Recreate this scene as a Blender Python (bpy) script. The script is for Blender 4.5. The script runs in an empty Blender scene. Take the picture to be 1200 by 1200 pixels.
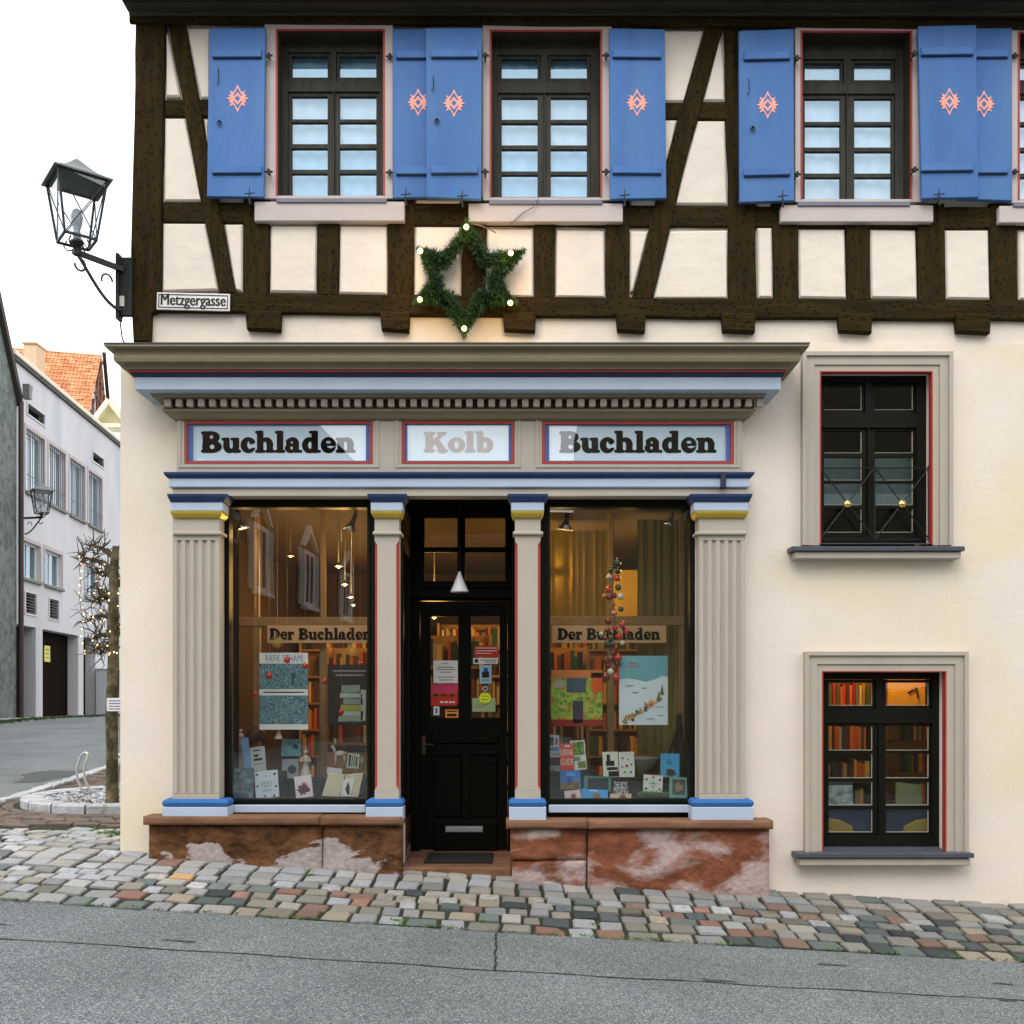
import bpy, math, random
from math import sin, cos, pi, radians, sqrt
from mathutils import Vector, Matrix
import numpy as np
R = random.Random(7)
scene = bpy.context.scene
COL = scene.collection

# ------------------------------------------------------------------ camera
EYE = 1.5
D0 = 8.0
F = 1200.0
cam_data = bpy.data.cameras.new('camera')
cam_data.lens = 36.0
cam_data.sensor_width = 36.0
cam_data.shift_y = 223.0 / 1200.0
cam_data.clip_start = 0.05
cam_data.clip_end = 2000
cam = bpy.data.objects.new('camera', cam_data)
COL.objects.link(cam)
cam.location = (0, -D0, EYE)
cam.rotation_euler = (radians(90), 0, 0)
scene.camera = cam

# ------------------------------------------------------------------ world, sun, exposure
SUN_EL, SUN_AZ = radians(52), radians(200)
world = bpy.data.worlds.new('World')
scene.world = world
world.use_nodes = True
wn = world.node_tree
wn.nodes.clear()
sky = wn.nodes.new('ShaderNodeTexSky')
sky.sky_type = 'NISHITA'
sky.sun_disc = False
sky.sun_elevation = SUN_EL
sky.sun_rotation = SUN_AZ
sky.air_density = 1.0
sky.dust_density = 6.0
hsv = wn.nodes.new('ShaderNodeHueSaturation')
hsv.inputs['Saturation'].default_value = 0.30
mixw = wn.nodes.new('ShaderNodeMix')
mixw.data_type = 'RGBA'
mixw.inputs['Factor'].default_value = 0.86
mixw.inputs[7].default_value = (19.5, 19.6, 20.2, 1)      # the even cloud layer over the sky
bgn = wn.nodes.new('ShaderNodeBackground')
bgn.inputs['Strength'].default_value = 0.10
wo = wn.nodes.new('ShaderNodeOutputWorld')
wn.links.new(sky.outputs[0], hsv.inputs['Color'])
wn.links.new(hsv.outputs[0], mixw.inputs[6])
wn.links.new(mixw.outputs[2], bgn.inputs['Color'])
wn.links.new(bgn.outputs[0], wo.inputs['Surface'])
sun_d = bpy.data.lights.new('sun', 'SUN')
sun_d.energy = 0.75
sun_d.angle = radians(25)
sun_d.color = (1.0, 0.955, 0.89)
sun = bpy.data.objects.new('sun', sun_d)
COL.objects.link(sun)
sd = Vector((sin(SUN_AZ) * cos(SUN_EL), cos(SUN_AZ) * cos(SUN_EL), sin(SUN_EL)))
sun.rotation_euler = sd.to_track_quat('Z', 'Y').to_euler()
sun.location = sd * 60
scene.view_settings.view_transform = 'Standard'
scene.view_settings.look = 'None'
scene.view_settings.exposure = 0.36
scene.view_settings.gamma = 1.0
scene.view_settings.use_curve_mapping = False
try:
    scene.cycles.max_bounces = 8
    scene.cycles.transparent_max_bounces = 16
    scene.cycles.sample_clamp_indirect = 6
except Exception:
    pass

# ------------------------------------------------------------------ materials
MATS = {}


def srgb(r, g, b):
    f = lambda c: (c / 255 / 12.92) if c <= 10 else (((c / 255) + 0.055) / 1.055) ** 2.4
    return (f(r), f(g), f(b))


def _base(name):
    m = bpy.data.materials.new(name)
    m.use_nodes = True
    nt = m.node_tree
    return m, nt, nt.nodes['Principled BSDF']


def mat(name, col, rough=0.6, var=0.12, scale=3.0, bump=0.0, bscale=40.0, metal=0.0, spec=0.35,
        col2=None, lo=0.45, hi=0.6, detail=5.0, stretch=(1, 1, 1), objvar=0.0, dist=0.02, coat=0.0):
    if name in MATS:
        return MATS[name]
    m, nt, p = _base(name)
    N, L = nt.nodes, nt.links
    tc = N.new('ShaderNodeTexCoord')
    mp = N.new('ShaderNodeMapping')
    mp.inputs['Scale'].default_value = stretch
    L.new(tc.outputs['Object'], mp.inputs['Vector'])
    noi = N.new('ShaderNodeTexNoise')
    noi.inputs['Scale'].default_value = scale
    noi.inputs['Detail'].default_value = detail
    noi.inputs['Roughness'].default_value = 0.65
    L.new(mp.outputs[0], noi.inputs['Vector'])
    oi = N.new('ShaderNodeObjectInfo')
    add = N.new('ShaderNodeVectorMath')
    add.operation = 'ADD'
    mul = N.new('ShaderNodeVectorMath')
    mul.operation = 'SCALE'
    cmb = N.new('ShaderNodeCombineXYZ')
    for i in range(3):
        L.new(oi.outputs['Random'], cmb.inputs[i])
    L.new(cmb.outputs[0], mul.inputs[0])
    mul.inputs['Scale'].default_value = 37.0
    L.new(mp.outputs[0], add.inputs[0])
    L.new(mul.outputs[0], add.inputs[1])
    L.new(add.outputs[0], noi.inputs['Vector'])
    c1 = (*col, 1)
    ramp = N.new('ShaderNodeValToRGB')
    ramp.color_ramp.elements[0].position = 0.25
    ramp.color_ramp.elements[1].position = 0.75
    ramp.color_ramp.elements[0].color = (*[c * (1 - var) for c in col], 1)
    ramp.color_ramp.elements[1].color = (*[min(1, c * (1 + var)) for c in col], 1)
    L.new(noi.outputs['Fac'], ramp.inputs['Fac'])
    out = ramp.outputs['Color']
    if col2 is not None:
        n2 = N.new('ShaderNodeTexNoise')
        n2.inputs['Scale'].default_value = scale * 0.7
        n2.inputs['Detail'].default_value = 6
        n2.inputs['Distortion'].default_value = 0.6
        a2 = N.new('ShaderNodeVectorMath')
        a2.operation = 'ADD'
        a2.inputs[1].default_value = (13, 5, 9)
        L.new(add.outputs[0], a2.inputs[0])
        L.new(a2.outputs[0], n2.inputs['Vector'])
        mr = N.new('ShaderNodeMapRange')
        mr.inputs['From Min'].default_value = lo
        mr.inputs['From Max'].default_value = hi
        L.new(n2.outputs['Fac'], mr.inputs['Value'])
        mx = N.new('ShaderNodeMix')
        mx.data_type = 'RGBA'
        L.new(mr.outputs[0], mx.inputs['Factor'])
        L.new(out, mx.inputs[6])
        mx.inputs[7].default_value = (*col2, 1)
        out = mx.outputs[2]
    if objvar:
        hs = N.new('ShaderNodeHueSaturation')
        mr = N.new('ShaderNodeMapRange')
        mr.inputs['To Min'].default_value = 1 - objvar
        mr.inputs['To Max'].default_value = 1 + objvar
        L.new(oi.outputs['Random'], mr.inputs['Value'])
        L.new(mr.outputs[0], hs.inputs['Value'])
        L.new(out, hs.inputs['Color'])
        out = hs.outputs[0]
    L.new(out, p.inputs['Base Color'])
    p.inputs['Roughness'].default_value = rough
    p.inputs['Metallic'].default_value = metal
    p.inputs['Specular IOR Level'].default_value = spec
    if coat:
        p.inputs['Coat Weight'].default_value = coat
    if bump:
        nb = N.new('ShaderNodeTexNoise')
        nb.inputs['Scale'].default_value = bscale
        nb.inputs['Detail'].default_value = 6
        L.new(mp.outputs[0], nb.inputs['Vector'])
        b = N.new('ShaderNodeBump')
        b.inputs['Strength'].default_value = bump
        b.inputs['Distance'].default_value = dist
        L.new(nb.outputs['Fac'], b.inputs['Height'])
        L.new(b.outputs[0], p.inputs['Normal'])
    MATS[name] = m
    return m


def emis(name, col, strength):
    if name in MATS:
        return MATS[name]
    m, nt, p = _base(name)
    p.inputs['Base Color'].default_value = (*col, 1)
    p.inputs['Emission Color'].default_value = (*col, 1)
    p.inputs['Emission Strength'].default_value = strength
    MATS[name] = m
    return m


def glass(name, tint=(0.93, 0.96, 0.95), refl=2.0, wave=0.0, wscale=1.2, cap=0.4, gcol=(1, 1, 1)):
    if name in MATS:
        return MATS[name]
    m, nt, p = _base(name)
    N, L = nt.nodes, nt.links
    N.remove(p)
    out = N['Material Output']
    tr = N.new('ShaderNodeBsdfTransparent')
    tr.inputs[0].default_value = (*tint, 1)
    gl = N.new('ShaderNodeBsdfGlossy')
    gl.inputs['Roughness'].default_value = 0.0
    gl.inputs['Color'].default_value = (*gcol, 1)
    fr = N.new('ShaderNodeFresnel')
    fr.inputs['IOR'].default_value = 1.5
    ml = N.new('ShaderNodeMath')
    ml.operation = 'MULTIPLY'
    ml.use_clamp = True
    ml.inputs[1].default_value = refl
    L.new(fr.outputs[0], ml.inputs[0])
    mx = N.new('ShaderNodeMixShader')
    mn = N.new('ShaderNodeMath')
    mn.operation = 'MINIMUM'
    mn.inputs[1].default_value = cap
    L.new(ml.outputs[0], mn.inputs[0])
    ge = N.new('ShaderNodeNewGeometry')
    inv = N.new('ShaderNodeMath')
    inv.operation = 'SUBTRACT'
    inv.inputs[0].default_value = 1.0
    L.new(ge.outputs['Backfacing'], inv.inputs[1])
    m2 = N.new('ShaderNodeMath')
    m2.operation = 'MULTIPLY'
    L.new(mn.outputs[0], m2.inputs[0])
    L.new(inv.outputs[0], m2.inputs[1])
    L.new(m2.outputs[0], mx.inputs[0])
    L.new(tr.outputs[0], mx.inputs[1])
    L.new(gl.outputs[0], mx.inputs[2])
    if wave:
        tc = N.new('ShaderNodeTexCoord')
        nb = N.new('ShaderNodeTexNoise')
        nb.inputs['Scale'].default_value = wscale
        nb.inputs['Detail'].default_value = 1
        L.new(tc.outputs['Object'], nb.inputs['Vector'])
        b = N.new('ShaderNodeBump')
        b.inputs['Strength'].default_value = 1.0
        b.inputs['Distance'].default_value = wave
        L.new(nb.outputs['Fac'], b.inputs['Height'])
        L.new(b.outputs[0], gl.inputs['Normal'])
    L.new(mx.outputs[0], out.inputs['Surface'])
    MATS[name] = m
    return m


def ramp_mat(name, kind, stops, scale, rough=0.6, stretch=(1, 1, 1), distort=0.0, bump=0.0, const=False):
    """colour straight from one texture: prints, tiles, speckled stuff"""
    if name in MATS:
        return MATS[name]
    m, nt, p = _base(name)
    N, L = nt.nodes, nt.links
    tc = N.new('ShaderNodeTexCoord')
    mp = N.new('ShaderNodeMapping')
    mp.inputs['Scale'].default_value = stretch
    L.new(tc.outputs['Object'], mp.inputs['Vector'])
    if kind == 'voronoi':
        t = N.new('ShaderNodeTexVoronoi')
        t.inputs['Scale'].default_value = scale
        o = t.outputs['Color']
    elif kind == 'wave':
        t = N.new('ShaderNodeTexWave')
        t.inputs['Scale'].default_value = scale
        t.inputs['Distortion'].default_value = distort
        t.inputs['Detail'].default_value = 3
        t.inputs['Detail Scale'].default_value = 1.6
        o = t.outputs['Fac']
    else:
        t = N.new('ShaderNodeTexNoise')
        t.inputs['Scale'].default_value = scale
        t.inputs['Detail'].default_value = 6
        t.inputs['Distortion'].default_value = distort
        o = t.outputs['Fac']
    L.new(mp.outputs[0], t.inputs['Vector'])
    r = N.new('ShaderNodeValToRGB')
    if const:
        r.color_ramp.interpolation = 'CONSTANT'
    e = r.color_ramp.elements
    e[0].position, e[0].color = stops[0][0], (*stops[0][1], 1)
    e[1].position, e[1].color = stops[-1][0], (*stops[-1][1], 1)
    for s in stops[1:-1]:
        q = e.new(s[0])
        q.color = (*s[1], 1)
    L.new(o, r.inputs['Fac'])
    L.new(r.outputs[0], p.inputs['Base Color'])
    p.inputs['Roughness'].default_value = rough
    if bump:
        b = N.new('ShaderNodeBump')
        b.inputs['Strength'].default_value = bump
        b.inputs['Distance'].default_value = 0.01
        L.new(o, b.inputs['Height'])
        L.new(b.outputs[0], p.inputs['Normal'])
    MATS[name] = m
    return m


def timber_mat(name, axis, c0=(0.014, 0.010, 0.003), c1=(0.045, 0.027, 0.007)):
    """old tarred oak with adze marks; grain along the given axis (0 x, 2 z)"""
    m, nt, p = _base(name)
    N, L = nt.nodes, nt.links
    tc = N.new('ShaderNodeTexCoord')
    mp = N.new('ShaderNodeMapping')
    s = [22.0, 22.0, 22.0]
    s[axis] = 2.2
    mp.inputs['Scale'].default_value = s
    L.new(tc.outputs['Object'], mp.inputs['Vector'])
    g = N.new('ShaderNodeTexNoise')
    g.inputs['Scale'].default_value = 1.0
    g.inputs['Detail'].default_value = 7
    g.inputs['Roughness'].default_value = 0.7
    L.new(mp.outputs[0], g.inputs['Vector'])
    r = N.new('ShaderNodeValToRGB')
    r.color_ramp.elements[0].position = 0.3
    r.color_ramp.elements[0].color = (*c0, 1)
    r.color_ramp.elements[1].position = 0.72
    r.color_ramp.elements[1].color = (*c1, 1)
    L.new(g.outputs['Fac'], r.inputs['Fac'])
    mp2 = N.new('ShaderNodeMapping')
    s2 = [1.0, 1.0, 1.0]
    s2[axis] = 0.5
    mp2.inputs['Scale'].default_value = s2
    L.new(tc.outputs['Object'], mp2.inputs['Vector'])
    v = N.new('ShaderNodeTexVoronoi')
    v.inputs['Scale'].default_value = 34
    v.inputs['Randomness'].default_value = 1.0
    L.new(mp2.outputs[0], v.inputs['Vector'])
    vr = N.new('ShaderNodeValToRGB')
    vr.color_ramp.elements[0].position = 0.22
    vr.color_ramp.elements[0].color = (0.25, 0.25, 0.22, 1)
    vr.color_ramp.elements[1].position = 0.34
    vr.color_ramp.elements[1].color = (1, 1, 1, 1)
    L.new(v.outputs['Distance'], vr.inputs['Fac'])
    mu = N.new('ShaderNodeMix')
    mu.data_type = 'RGBA'
    mu.blend_type = 'MULTIPLY'
    mu.inputs['Factor'].default_value = 0.85
    L.new(r.outputs[0], mu.inputs[6])
    L.new(vr.outputs[0], mu.inputs[7])
    L.new(mu.outputs[2], p.inputs['Base Color'])
    p.inputs['Roughness'].default_value = 0.8
    p.inputs['Specular IOR Level'].default_value = 0.08
    b = N.new('ShaderNodeBump')
    b.inputs['Strength'].default_value = 0.7
    b.inputs['Distance'].default_value = 0.012
    L.new(g.outputs['Fac'], b.inputs['Height'])
    L.new(b.outputs[0], p.inputs['Normal'])
    MATS[name] = m
    return m


PLASTER = mat('cream_plaster', (0.755, 0.67, 0.585), 0.9, var=0.07, scale=1.3, bump=0.28, bscale=22, dist=0.012, spec=0.15,
              col2=(0.73, 0.64, 0.45), lo=0.46, hi=0.74, detail=8)
PLASTER_IN = mat('infill_plaster', (0.75, 0.67, 0.575), 0.9, var=0.05, scale=3, bump=0.5, bscale=9, dist=0.02, spec=0.15)
TIMBER_V = timber_mat('dark_timber_upright', 2)
TIMBER_H = timber_mat('dark_timber_lying', 0)
TAUPE = mat('taupe_paint', (0.415, 0.37, 0.305), 0.65, var=0.08, scale=2.5, bump=0.25, bscale=45, dist=0.006,
            stretch=(1, 1, 0.3))
TAUPE_D = mat('olive_taupe_paint', (0.23, 0.19, 0.115), 0.6, var=0.12, scale=2.5, bump=0.2, bscale=45, dist=0.006)
TAUPE_P = mat('pinkish_taupe_paint', (0.52, 0.45, 0.42), 0.65, var=0.06, scale=2.5, bump=0.2, bscale=30, dist=0.006)
RED = mat('red_trim_paint', (0.36, 0.040, 0.028), 0.5, var=0.1, scale=8)
DKBLUE = mat('dark_blue_paint', (0.030, 0.056, 0.135), 0.6, var=0.15, scale=5, bump=0.15, bscale=40, dist=0.004, spec=0.1)
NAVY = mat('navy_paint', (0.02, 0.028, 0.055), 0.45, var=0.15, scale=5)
LTBLUE = mat('light_blue_paint', (0.41, 0.49, 0.595), 0.65, spec=0.15, var=0.06, scale=4, bump=0.15, bscale=30, dist=0.004)
TORUS = mat('bright_blue_paint', (0.038, 0.135, 0.36), 0.75, spec=0.1, var=0.12, scale=9)
SHUT = mat('shutter_blue_paint', (0.048, 0.146, 0.38), 0.6, var=0.16, scale=5, col2=(0.062, 0.165, 0.37), lo=.48, hi=.72, bump=0.5, bscale=26, dist=0.004,
           stretch=(1, 1, 0.22), objvar=0.06)
SALMON = mat('salmon_paint', (0.86, 0.36, 0.27), 0.6, var=0.03)
GOLD = mat('gold_paint', (0.52, 0.38, 0.045), 0.4, var=0.1, scale=9, metal=0.25)
BLACKP = mat('black_frame_paint', (0.007, 0.007, 0.0045), 0.5, spec=0.12, var=0.2, scale=7, bump=0.15, bscale=50, dist=0.003)
FRAME = mat('dark_weathered_frame', (0.042, 0.041, 0.031), 0.6, spec=0.2, var=0.5, scale=14, bump=0.3, bscale=60, dist=0.004,
            stretch=(1, 1, 0.15))
DOORP = mat('dark_door_paint', (0.0035, 0.0035, 0.002), 0.45, spec=0.08, var=0.2, scale=5)
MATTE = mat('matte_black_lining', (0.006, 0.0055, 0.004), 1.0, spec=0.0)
GREYIRON = mat('iron_black', (0.016, 0.018, 0.018), 0.5, var=0.3, scale=30, metal=0.3)
SLATE = mat('slate_grey_paint', (0.062, 0.070, 0.088), 0.5, var=0.15, scale=6)
GLASS = glass('shop_window_glass', refl=3.2, wave=0.0010, wscale=1.3)
GLASS_UP = glass('old_window_glass', tint=(0.92, 0.96, 0.97), refl=5.5, wave=0.0012, wscale=2.5, cap=.28, gcol=(.62, .84, 1))  # gcol tints the reflection with the blue the sky itself lacks
GLASS_SIDE = glass('side_window_glass', tint=(0.92, 0.96, 0.95), refl=2.0, wave=0.0012, wscale=2.5)
GLASS_SIGN = glass('sign_glass', tint=(0.97, 0.98, 0.98), refl=3.2, cap=.135)
GLASS_LAMP = glass('lantern_glass', tint=(0.80, 0.83, 0.86), refl=2.5)
WARMBULB = emis('warm_bulb', (1.0, 0.62, 0.22), 26.0)
WHITEP = mat('white_paper', (0.72, 0.70, 0.68), 0.7, var=0.04)
CREAMP = mat('cream_paper', (0.62, 0.53, 0.36), 0.7, var=0.05)
INK = mat('black_ink', (0.010, 0.010, 0.010), 0.6, var=0.0)
GREYINK = mat('grey_ink', (0.22, 0.22, 0.22), 0.7, var=0.0)
STEEL = mat('brushed_steel', (0.55, 0.56, 0.57), 0.28, var=0.1, scale=30, metal=0.9)


def colm(r, g, b, rough=0.55, var=0.12, scale=9):
    return mat('paint_%d_%d_%d' % (r, g, b), srgb(r, g, b), rough, var=var, scale=scale)


# ------------------------------------------------------------------ mesh builder
class B:
    def __init__(s):
        s.v, s.f, s.m = [], [], []

    def add(s, vs, fs, mi=0):
        o = len(s.v)
        s.v += [tuple(q) for q in vs]
        s.f += [tuple(i + o for i in q) for q in fs]
        s.m += [mi] * len(fs)
        return s

    def box(s, x0, x1, y0, y1, z0, z1, c=0.0, mi=0):
        if x0 > x1: x0, x1 = x1, x0
        if y0 > y1: y0, y1 = y1, y0
        if z0 > z1: z0, z1 = z1, z0
        c = min(c, (x1 - x0) * .3, (y1 - y0) * .3, (z1 - z0) * .3)
        if c <= 0:
            vs = [(x, y, z) for z in (z0, z1) for y in (y0, y1) for x in (x0, x1)]
            return s.add(vs, [(0, 2, 3, 1), (4, 5, 7, 6), (0, 1, 5, 4), (2, 6, 7, 3), (0, 4, 6, 2), (1, 3, 7, 5)], mi)
        ctr = Vector(((x0 + x1) / 2, (y0 + y1) / 2, (z0 + z1) / 2))
        X, Y, Z = (x0, x1), (y0, y1), (z0, z1)
        vs, idx = [], {}
        for i in (0, 1):
            for j in (0, 1):
                for k in (0, 1):
                    sg = (1 - 2 * i, 1 - 2 * j, 1 - 2 * k)
                    p = (X[i], Y[j], Z[k])
                    for a in range(3):
                        q = [p[t] + (0 if t == a else sg[t] * c) for t in range(3)]
                        idx[(i, j, k, a)] = len(vs)
                        vs.append(tuple(q))
        fs = []
        for a in range(3):
            o = [t for t in range(3) if t != a]
            for e in (0, 1):
                fs.append([idx[tuple((e if t == a else (u if t == o[0] else w)) for t in range(3)) + (a,)]
                           for u, w in ((0, 0), (1, 0), (1, 1), (0, 1))])
        for a in range(3):
            o = [t for t in range(3) if t != a]
            for u in (0, 1):
                for w in (0, 1):
                    def kk(e):
                        return tuple(e if t == a else (u if t == o[0] else w) for t in range(3))
                    fs.append([idx[kk(0) + (o[0],)], idx[kk(1) + (o[0],)], idx[kk(1) + (o[1],)], idx[kk(0) + (o[1],)]])
        for i in (0, 1):
            for j in (0, 1):
                for k in (0, 1):
                    fs.append([idx[(i, j, k, 0)], idx[(i, j, k, 1)], idx[(i, j, k, 2)]])
        out = []
        for f in fs:
            a, b_, c_ = [Vector(vs[t]) for t in f[:3]]
            n = (b_ - a).cross(c_ - a)
            fc = sum((Vector(vs[t]) for t in f), Vector()) / len(f)
            out.append(f if n.dot(fc - ctr) > 0 else f[::-1])
        return s.add(vs, out, mi)

    def prism(s, pts, y0, y1, inset=0.0, mi=0):
        """polygon in x,z extruded from y0 (front) to y1 (back); inset chamfers the front"""
        n = len(pts)
        ar = sum(pts[i][0] * pts[(i + 1) % n][1] - pts[(i + 1) % n][0] * pts[i][1] for i in range(n))
        if ar < 0:
            pts = pts[::-1]
        fr = pts
        vs = []
        if inset:
            fr = inset_poly(pts, inset)
            vs += [(p[0], y0, p[1]) for p in fr]
            vs += [(p[0], y0 + inset, p[1]) for p in pts]
            vs += [(p[0], y1, p[1]) for p in pts]
            fs = [tuple(range(n)), tuple(range(3 * n - 1, 2 * n - 1, -1))]
            for L_ in (0, n):
                for i in range(n):
                    j = (i + 1) % n
                    fs.append((L_ + j, L_ + i, L_ + n + i, L_ + n + j))
        else:
            vs += [(p[0], y0, p[1]) for p in pts] + [(p[0], y1, p[1]) for p in pts]
            fs = [tuple(range(n)), tuple(range(2 * n - 1, n - 1, -1))]
            for i in range(n):
                j = (i + 1) % n
                fs.append((j, i, n + i, n + j))
        return s.add(vs, fs, mi)

    def slab(s, x0, x1, z0, z1, holes, y0, y1, mi=0):
        """upright slab y0 (front)..y1 (back) with rectangular holes (x0,x1,z0,z1)"""
        xs = sorted(set([x0, x1] + [min(max(h[i], x0), x1) for h in holes for i in (0, 1)]))
        zs = sorted(set([z0, z1] + [min(max(h[i], z0), z1) for h in holes for i in (2, 3)]))
        nx, nz = len(xs) - 1, len(zs) - 1

        def solid(i, k):
            if i < 0 or k < 0 or i >= nx or k >= nz:
                return False
            cx, cz = (xs[i] + xs[i + 1]) / 2, (zs[k] + zs[k + 1]) / 2
            return not any(h[0] < cx < h[1] and h[2] < cz < h[3] for h in holes)
        vid, vs, fs = {}, [], []

        def V(i, k, b):
            if (i, k, b) not in vid:
                vid[(i, k, b)] = len(vs)
                vs.append((xs[i], (y0, y1)[b], zs[k]))
            return vid[(i, k, b)]
        for i in range(nx):
            for k in range(nz):
                if not solid(i, k):
                    continue
                fs.append((V(i, k, 0), V(i + 1, k, 0), V(i + 1, k + 1, 0), V(i, k + 1, 0)))
                fs.append((V(i, k, 1), V(i, k + 1, 1), V(i + 1, k + 1, 1), V(i + 1, k, 1)))
                if not solid(i - 1, k): fs.append((V(i, k, 0), V(i, k + 1, 0), V(i, k + 1, 1), V(i, k, 1)))
                if not solid(i + 1, k): fs.append((V(i + 1, k, 0), V(i + 1, k, 1), V(i + 1, k + 1, 1), V(i + 1, k + 1, 0)))
                if not solid(i, k - 1): fs.append((V(i, k, 0), V(i, k, 1), V(i + 1, k, 1), V(i + 1, k, 0)))
                if not solid(i, k + 1): fs.append((V(i, k + 1, 0), V(i + 1, k + 1, 0), V(i + 1, k + 1, 1), V(i, k + 1, 1)))
        return s.add(vs, fs, mi)

    def tube(s, pts, r, n=8, mi=0, cap=True):
        pts = [Vector(p) for p in pts]
        rs = r if isinstance(r, (list, tuple)) else [r] * len(pts)
        vs, fs = [], []
        prev = None
        for i, p in enumerate(pts):
            d = (pts[min(i + 1, len(pts) - 1)] - pts[max(i - 1, 0)])
            d = d.normalized() if d.length > 1e-9 else Vector((0, 0, 1))
            if prev is None:
                a = d.orthogonal().normalized()
            else:
                a = prev - d * prev.dot(d)
                a = a.normalized() if a.length > 1e-6 else d.orthogonal().normalized()
            prev = a
            b_ = d.cross(a)
            for k in range(n):
                t = 2 * pi * k / n
                vs.append(p + (a * cos(t) + b_ * sin(t)) * rs[i])
        for i in range(len(pts) - 1):
            for k in range(n):
                k2 = (k + 1) % n
                fs.append((i * n + k, i * n + k2, (i + 1) * n + k2, (i + 1) * n + k))
        if cap:
            fs.append(tuple(range(n - 1, -1, -1)))
            fs.append(tuple(range((len(pts) - 1) * n, len(pts) * n)))
        return s.add(vs, fs, mi)

    def lathe(s, prof, c=(0, 0, 0), n=16, mi=0, axis='z'):
        vs, fs = [], []
        for r, z in prof:
            for k in range(n):
                t = 2 * pi * k / n
                if axis == 'z':
                    vs.append((c[0] + r * cos(t), c[1] + r * sin(t), c[2] + z))
                else:
                    vs.append((c[0] + r * cos(t), c[1] - z, c[2] + r * sin(t)))
        for i in range(len(prof) - 1):
            for k in range(n):
                k2 = (k + 1) % n
                fs.append((i * n + k, i * n + k2, (i + 1) * n + k2, (i + 1) * n + k))
        fs.append(tuple(range(n - 1, -1, -1)))
        fs.append(tuple(range((len(prof) - 1) * n, len(prof) * n)))
        return s.add(vs, fs, mi)

    def ball(s, c, r, n=10, mi=0, sq=(1, 1, 1)):
        m = max(4, n // 2 + 1)
        vs, fs = [(c[0], c[1], c[2] - r * sq[2])], []
        for i in range(1, m):
            ph = -pi / 2 + pi * i / m
            for k in range(n):
                t = 2 * pi * k / n
                vs.append((c[0] + r * sq[0] * cos(ph) * cos(t), c[1] + r * sq[1] * cos(ph) * sin(t), c[2] + r * sq[2] * sin(ph)))
        vs.append((c[0], c[1], c[2] + r * sq[2]))
        for k in range(n):
            k2 = (k + 1) % n
            fs.append((0, 1 + k2, 1 + k))
            for i in range(m - 2):
                fs.append((1 + i * n + k, 1 + i * n + k2, 1 + (i + 1) * n + k2, 1 + (i + 1) * n + k))
            fs.append((1 + (m - 2) * n + k, 1 + (m - 2) * n + k2, len(vs) - 1))
        return s.add(vs, fs, mi)

    def xf(s, M, start=0):
        s.v[start:] = [tuple(M @ Vector(p)) for p in s.v[start:]]
        return s

    def build(s, name, mats, parent=None, smooth=False, origin=None, kind=None, label=None):
        if not isinstance(mats, (list, tuple)):
            mats = [mats]
        o = Vector(origin) if origin is not None else (ORG.get(parent.name, Vector()) if parent is not None else Vector())
        me = bpy.data.meshes.new(name)
        me.from_pydata([(p[0] - o.x, p[1] - o.y, p[2] - o.z) for p in s.v], [], s.f)
        for m in mats:
            me.materials.append(m)
        if len(mats) > 1:
            me.polygons.foreach_set('material_index', s.m)
        if smooth:
            me.polygons.foreach_set('use_smooth', [True] * len(me.polygons))
        me.update()
        ob = bpy.data.objects.new(name, me)
        COL.objects.link(ob)
        if parent is not None:
            ob.parent = parent
            ORG[ob.name] = ORG.get(parent.name, Vector())
        else:
            ob.location = o
            ORG[ob.name] = o
        if kind: ob['kind'] = kind
        if label: ob['label'] = label
        return ob


ORG = {}


def inset_poly(pts, d):
    n = len(pts)
    out = []
    for i in range(n):
        p0, p1, p2 = Vector(pts[i - 1]), Vector(pts[i]), Vector(pts[(i + 1) % n])
        e1, e2 = (p1 - p0).normalized(), (p2 - p1).normalized()
        n1, n2 = Vector((-e1.y, e1.x)), Vector((-e2.y, e2.x))
        k = n1 + n2
        q = k / max(0.35, 1 + n1.dot(n2))
        out.append(tuple(p1 + q * d))
    return out


def tag(o, label=None, cat=None, group=None, kind=None):
    if label: o['label'] = label
    if cat: o['category'] = cat
    if group: o['group'] = group
    if kind: o['kind'] = kind
    return o


def thing(name, label, cat, loc=(0, 0, 0), group=None):
    o = bpy.data.objects.new(name, None)
    o.empty_display_size = 0.1
    COL.objects.link(o)
    o.location = loc
    ORG[o.name] = Vector(loc)
    return tag(o, label, cat, group)


def copy_tree(o, parent=None):
    c = o.copy()
    COL.objects.link(c)
    if parent is not None:
        c.parent = parent
    ORG[c.name] = Vector()
    for ch in list(o.children):
        copy_tree(ch, c)
    return c


def X(px, y=0.0): return (px - 600) * (D0 + y) / F
def Z(py, y=0.0): return EYE + (823 - py) * (D0 + y) / F
def P(px, py, y=0.0): return (X(px, y), y, Z(py, y))
def PX(pts, y=0.0): return [(X(a, y), Z(b, y)) for a, b in pts]


def pbox(b, px0, py0, px1, py1, y0, y1, c=0.0, mi=0, at=None):
    """box whose front face (y0) covers the given rectangle of facade units"""
    t = y0 if at is None else at
    return b.box(X(px0, t), X(px1, t), y0, y1, Z(py1, t), Z(py0, t), c, mi)


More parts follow.
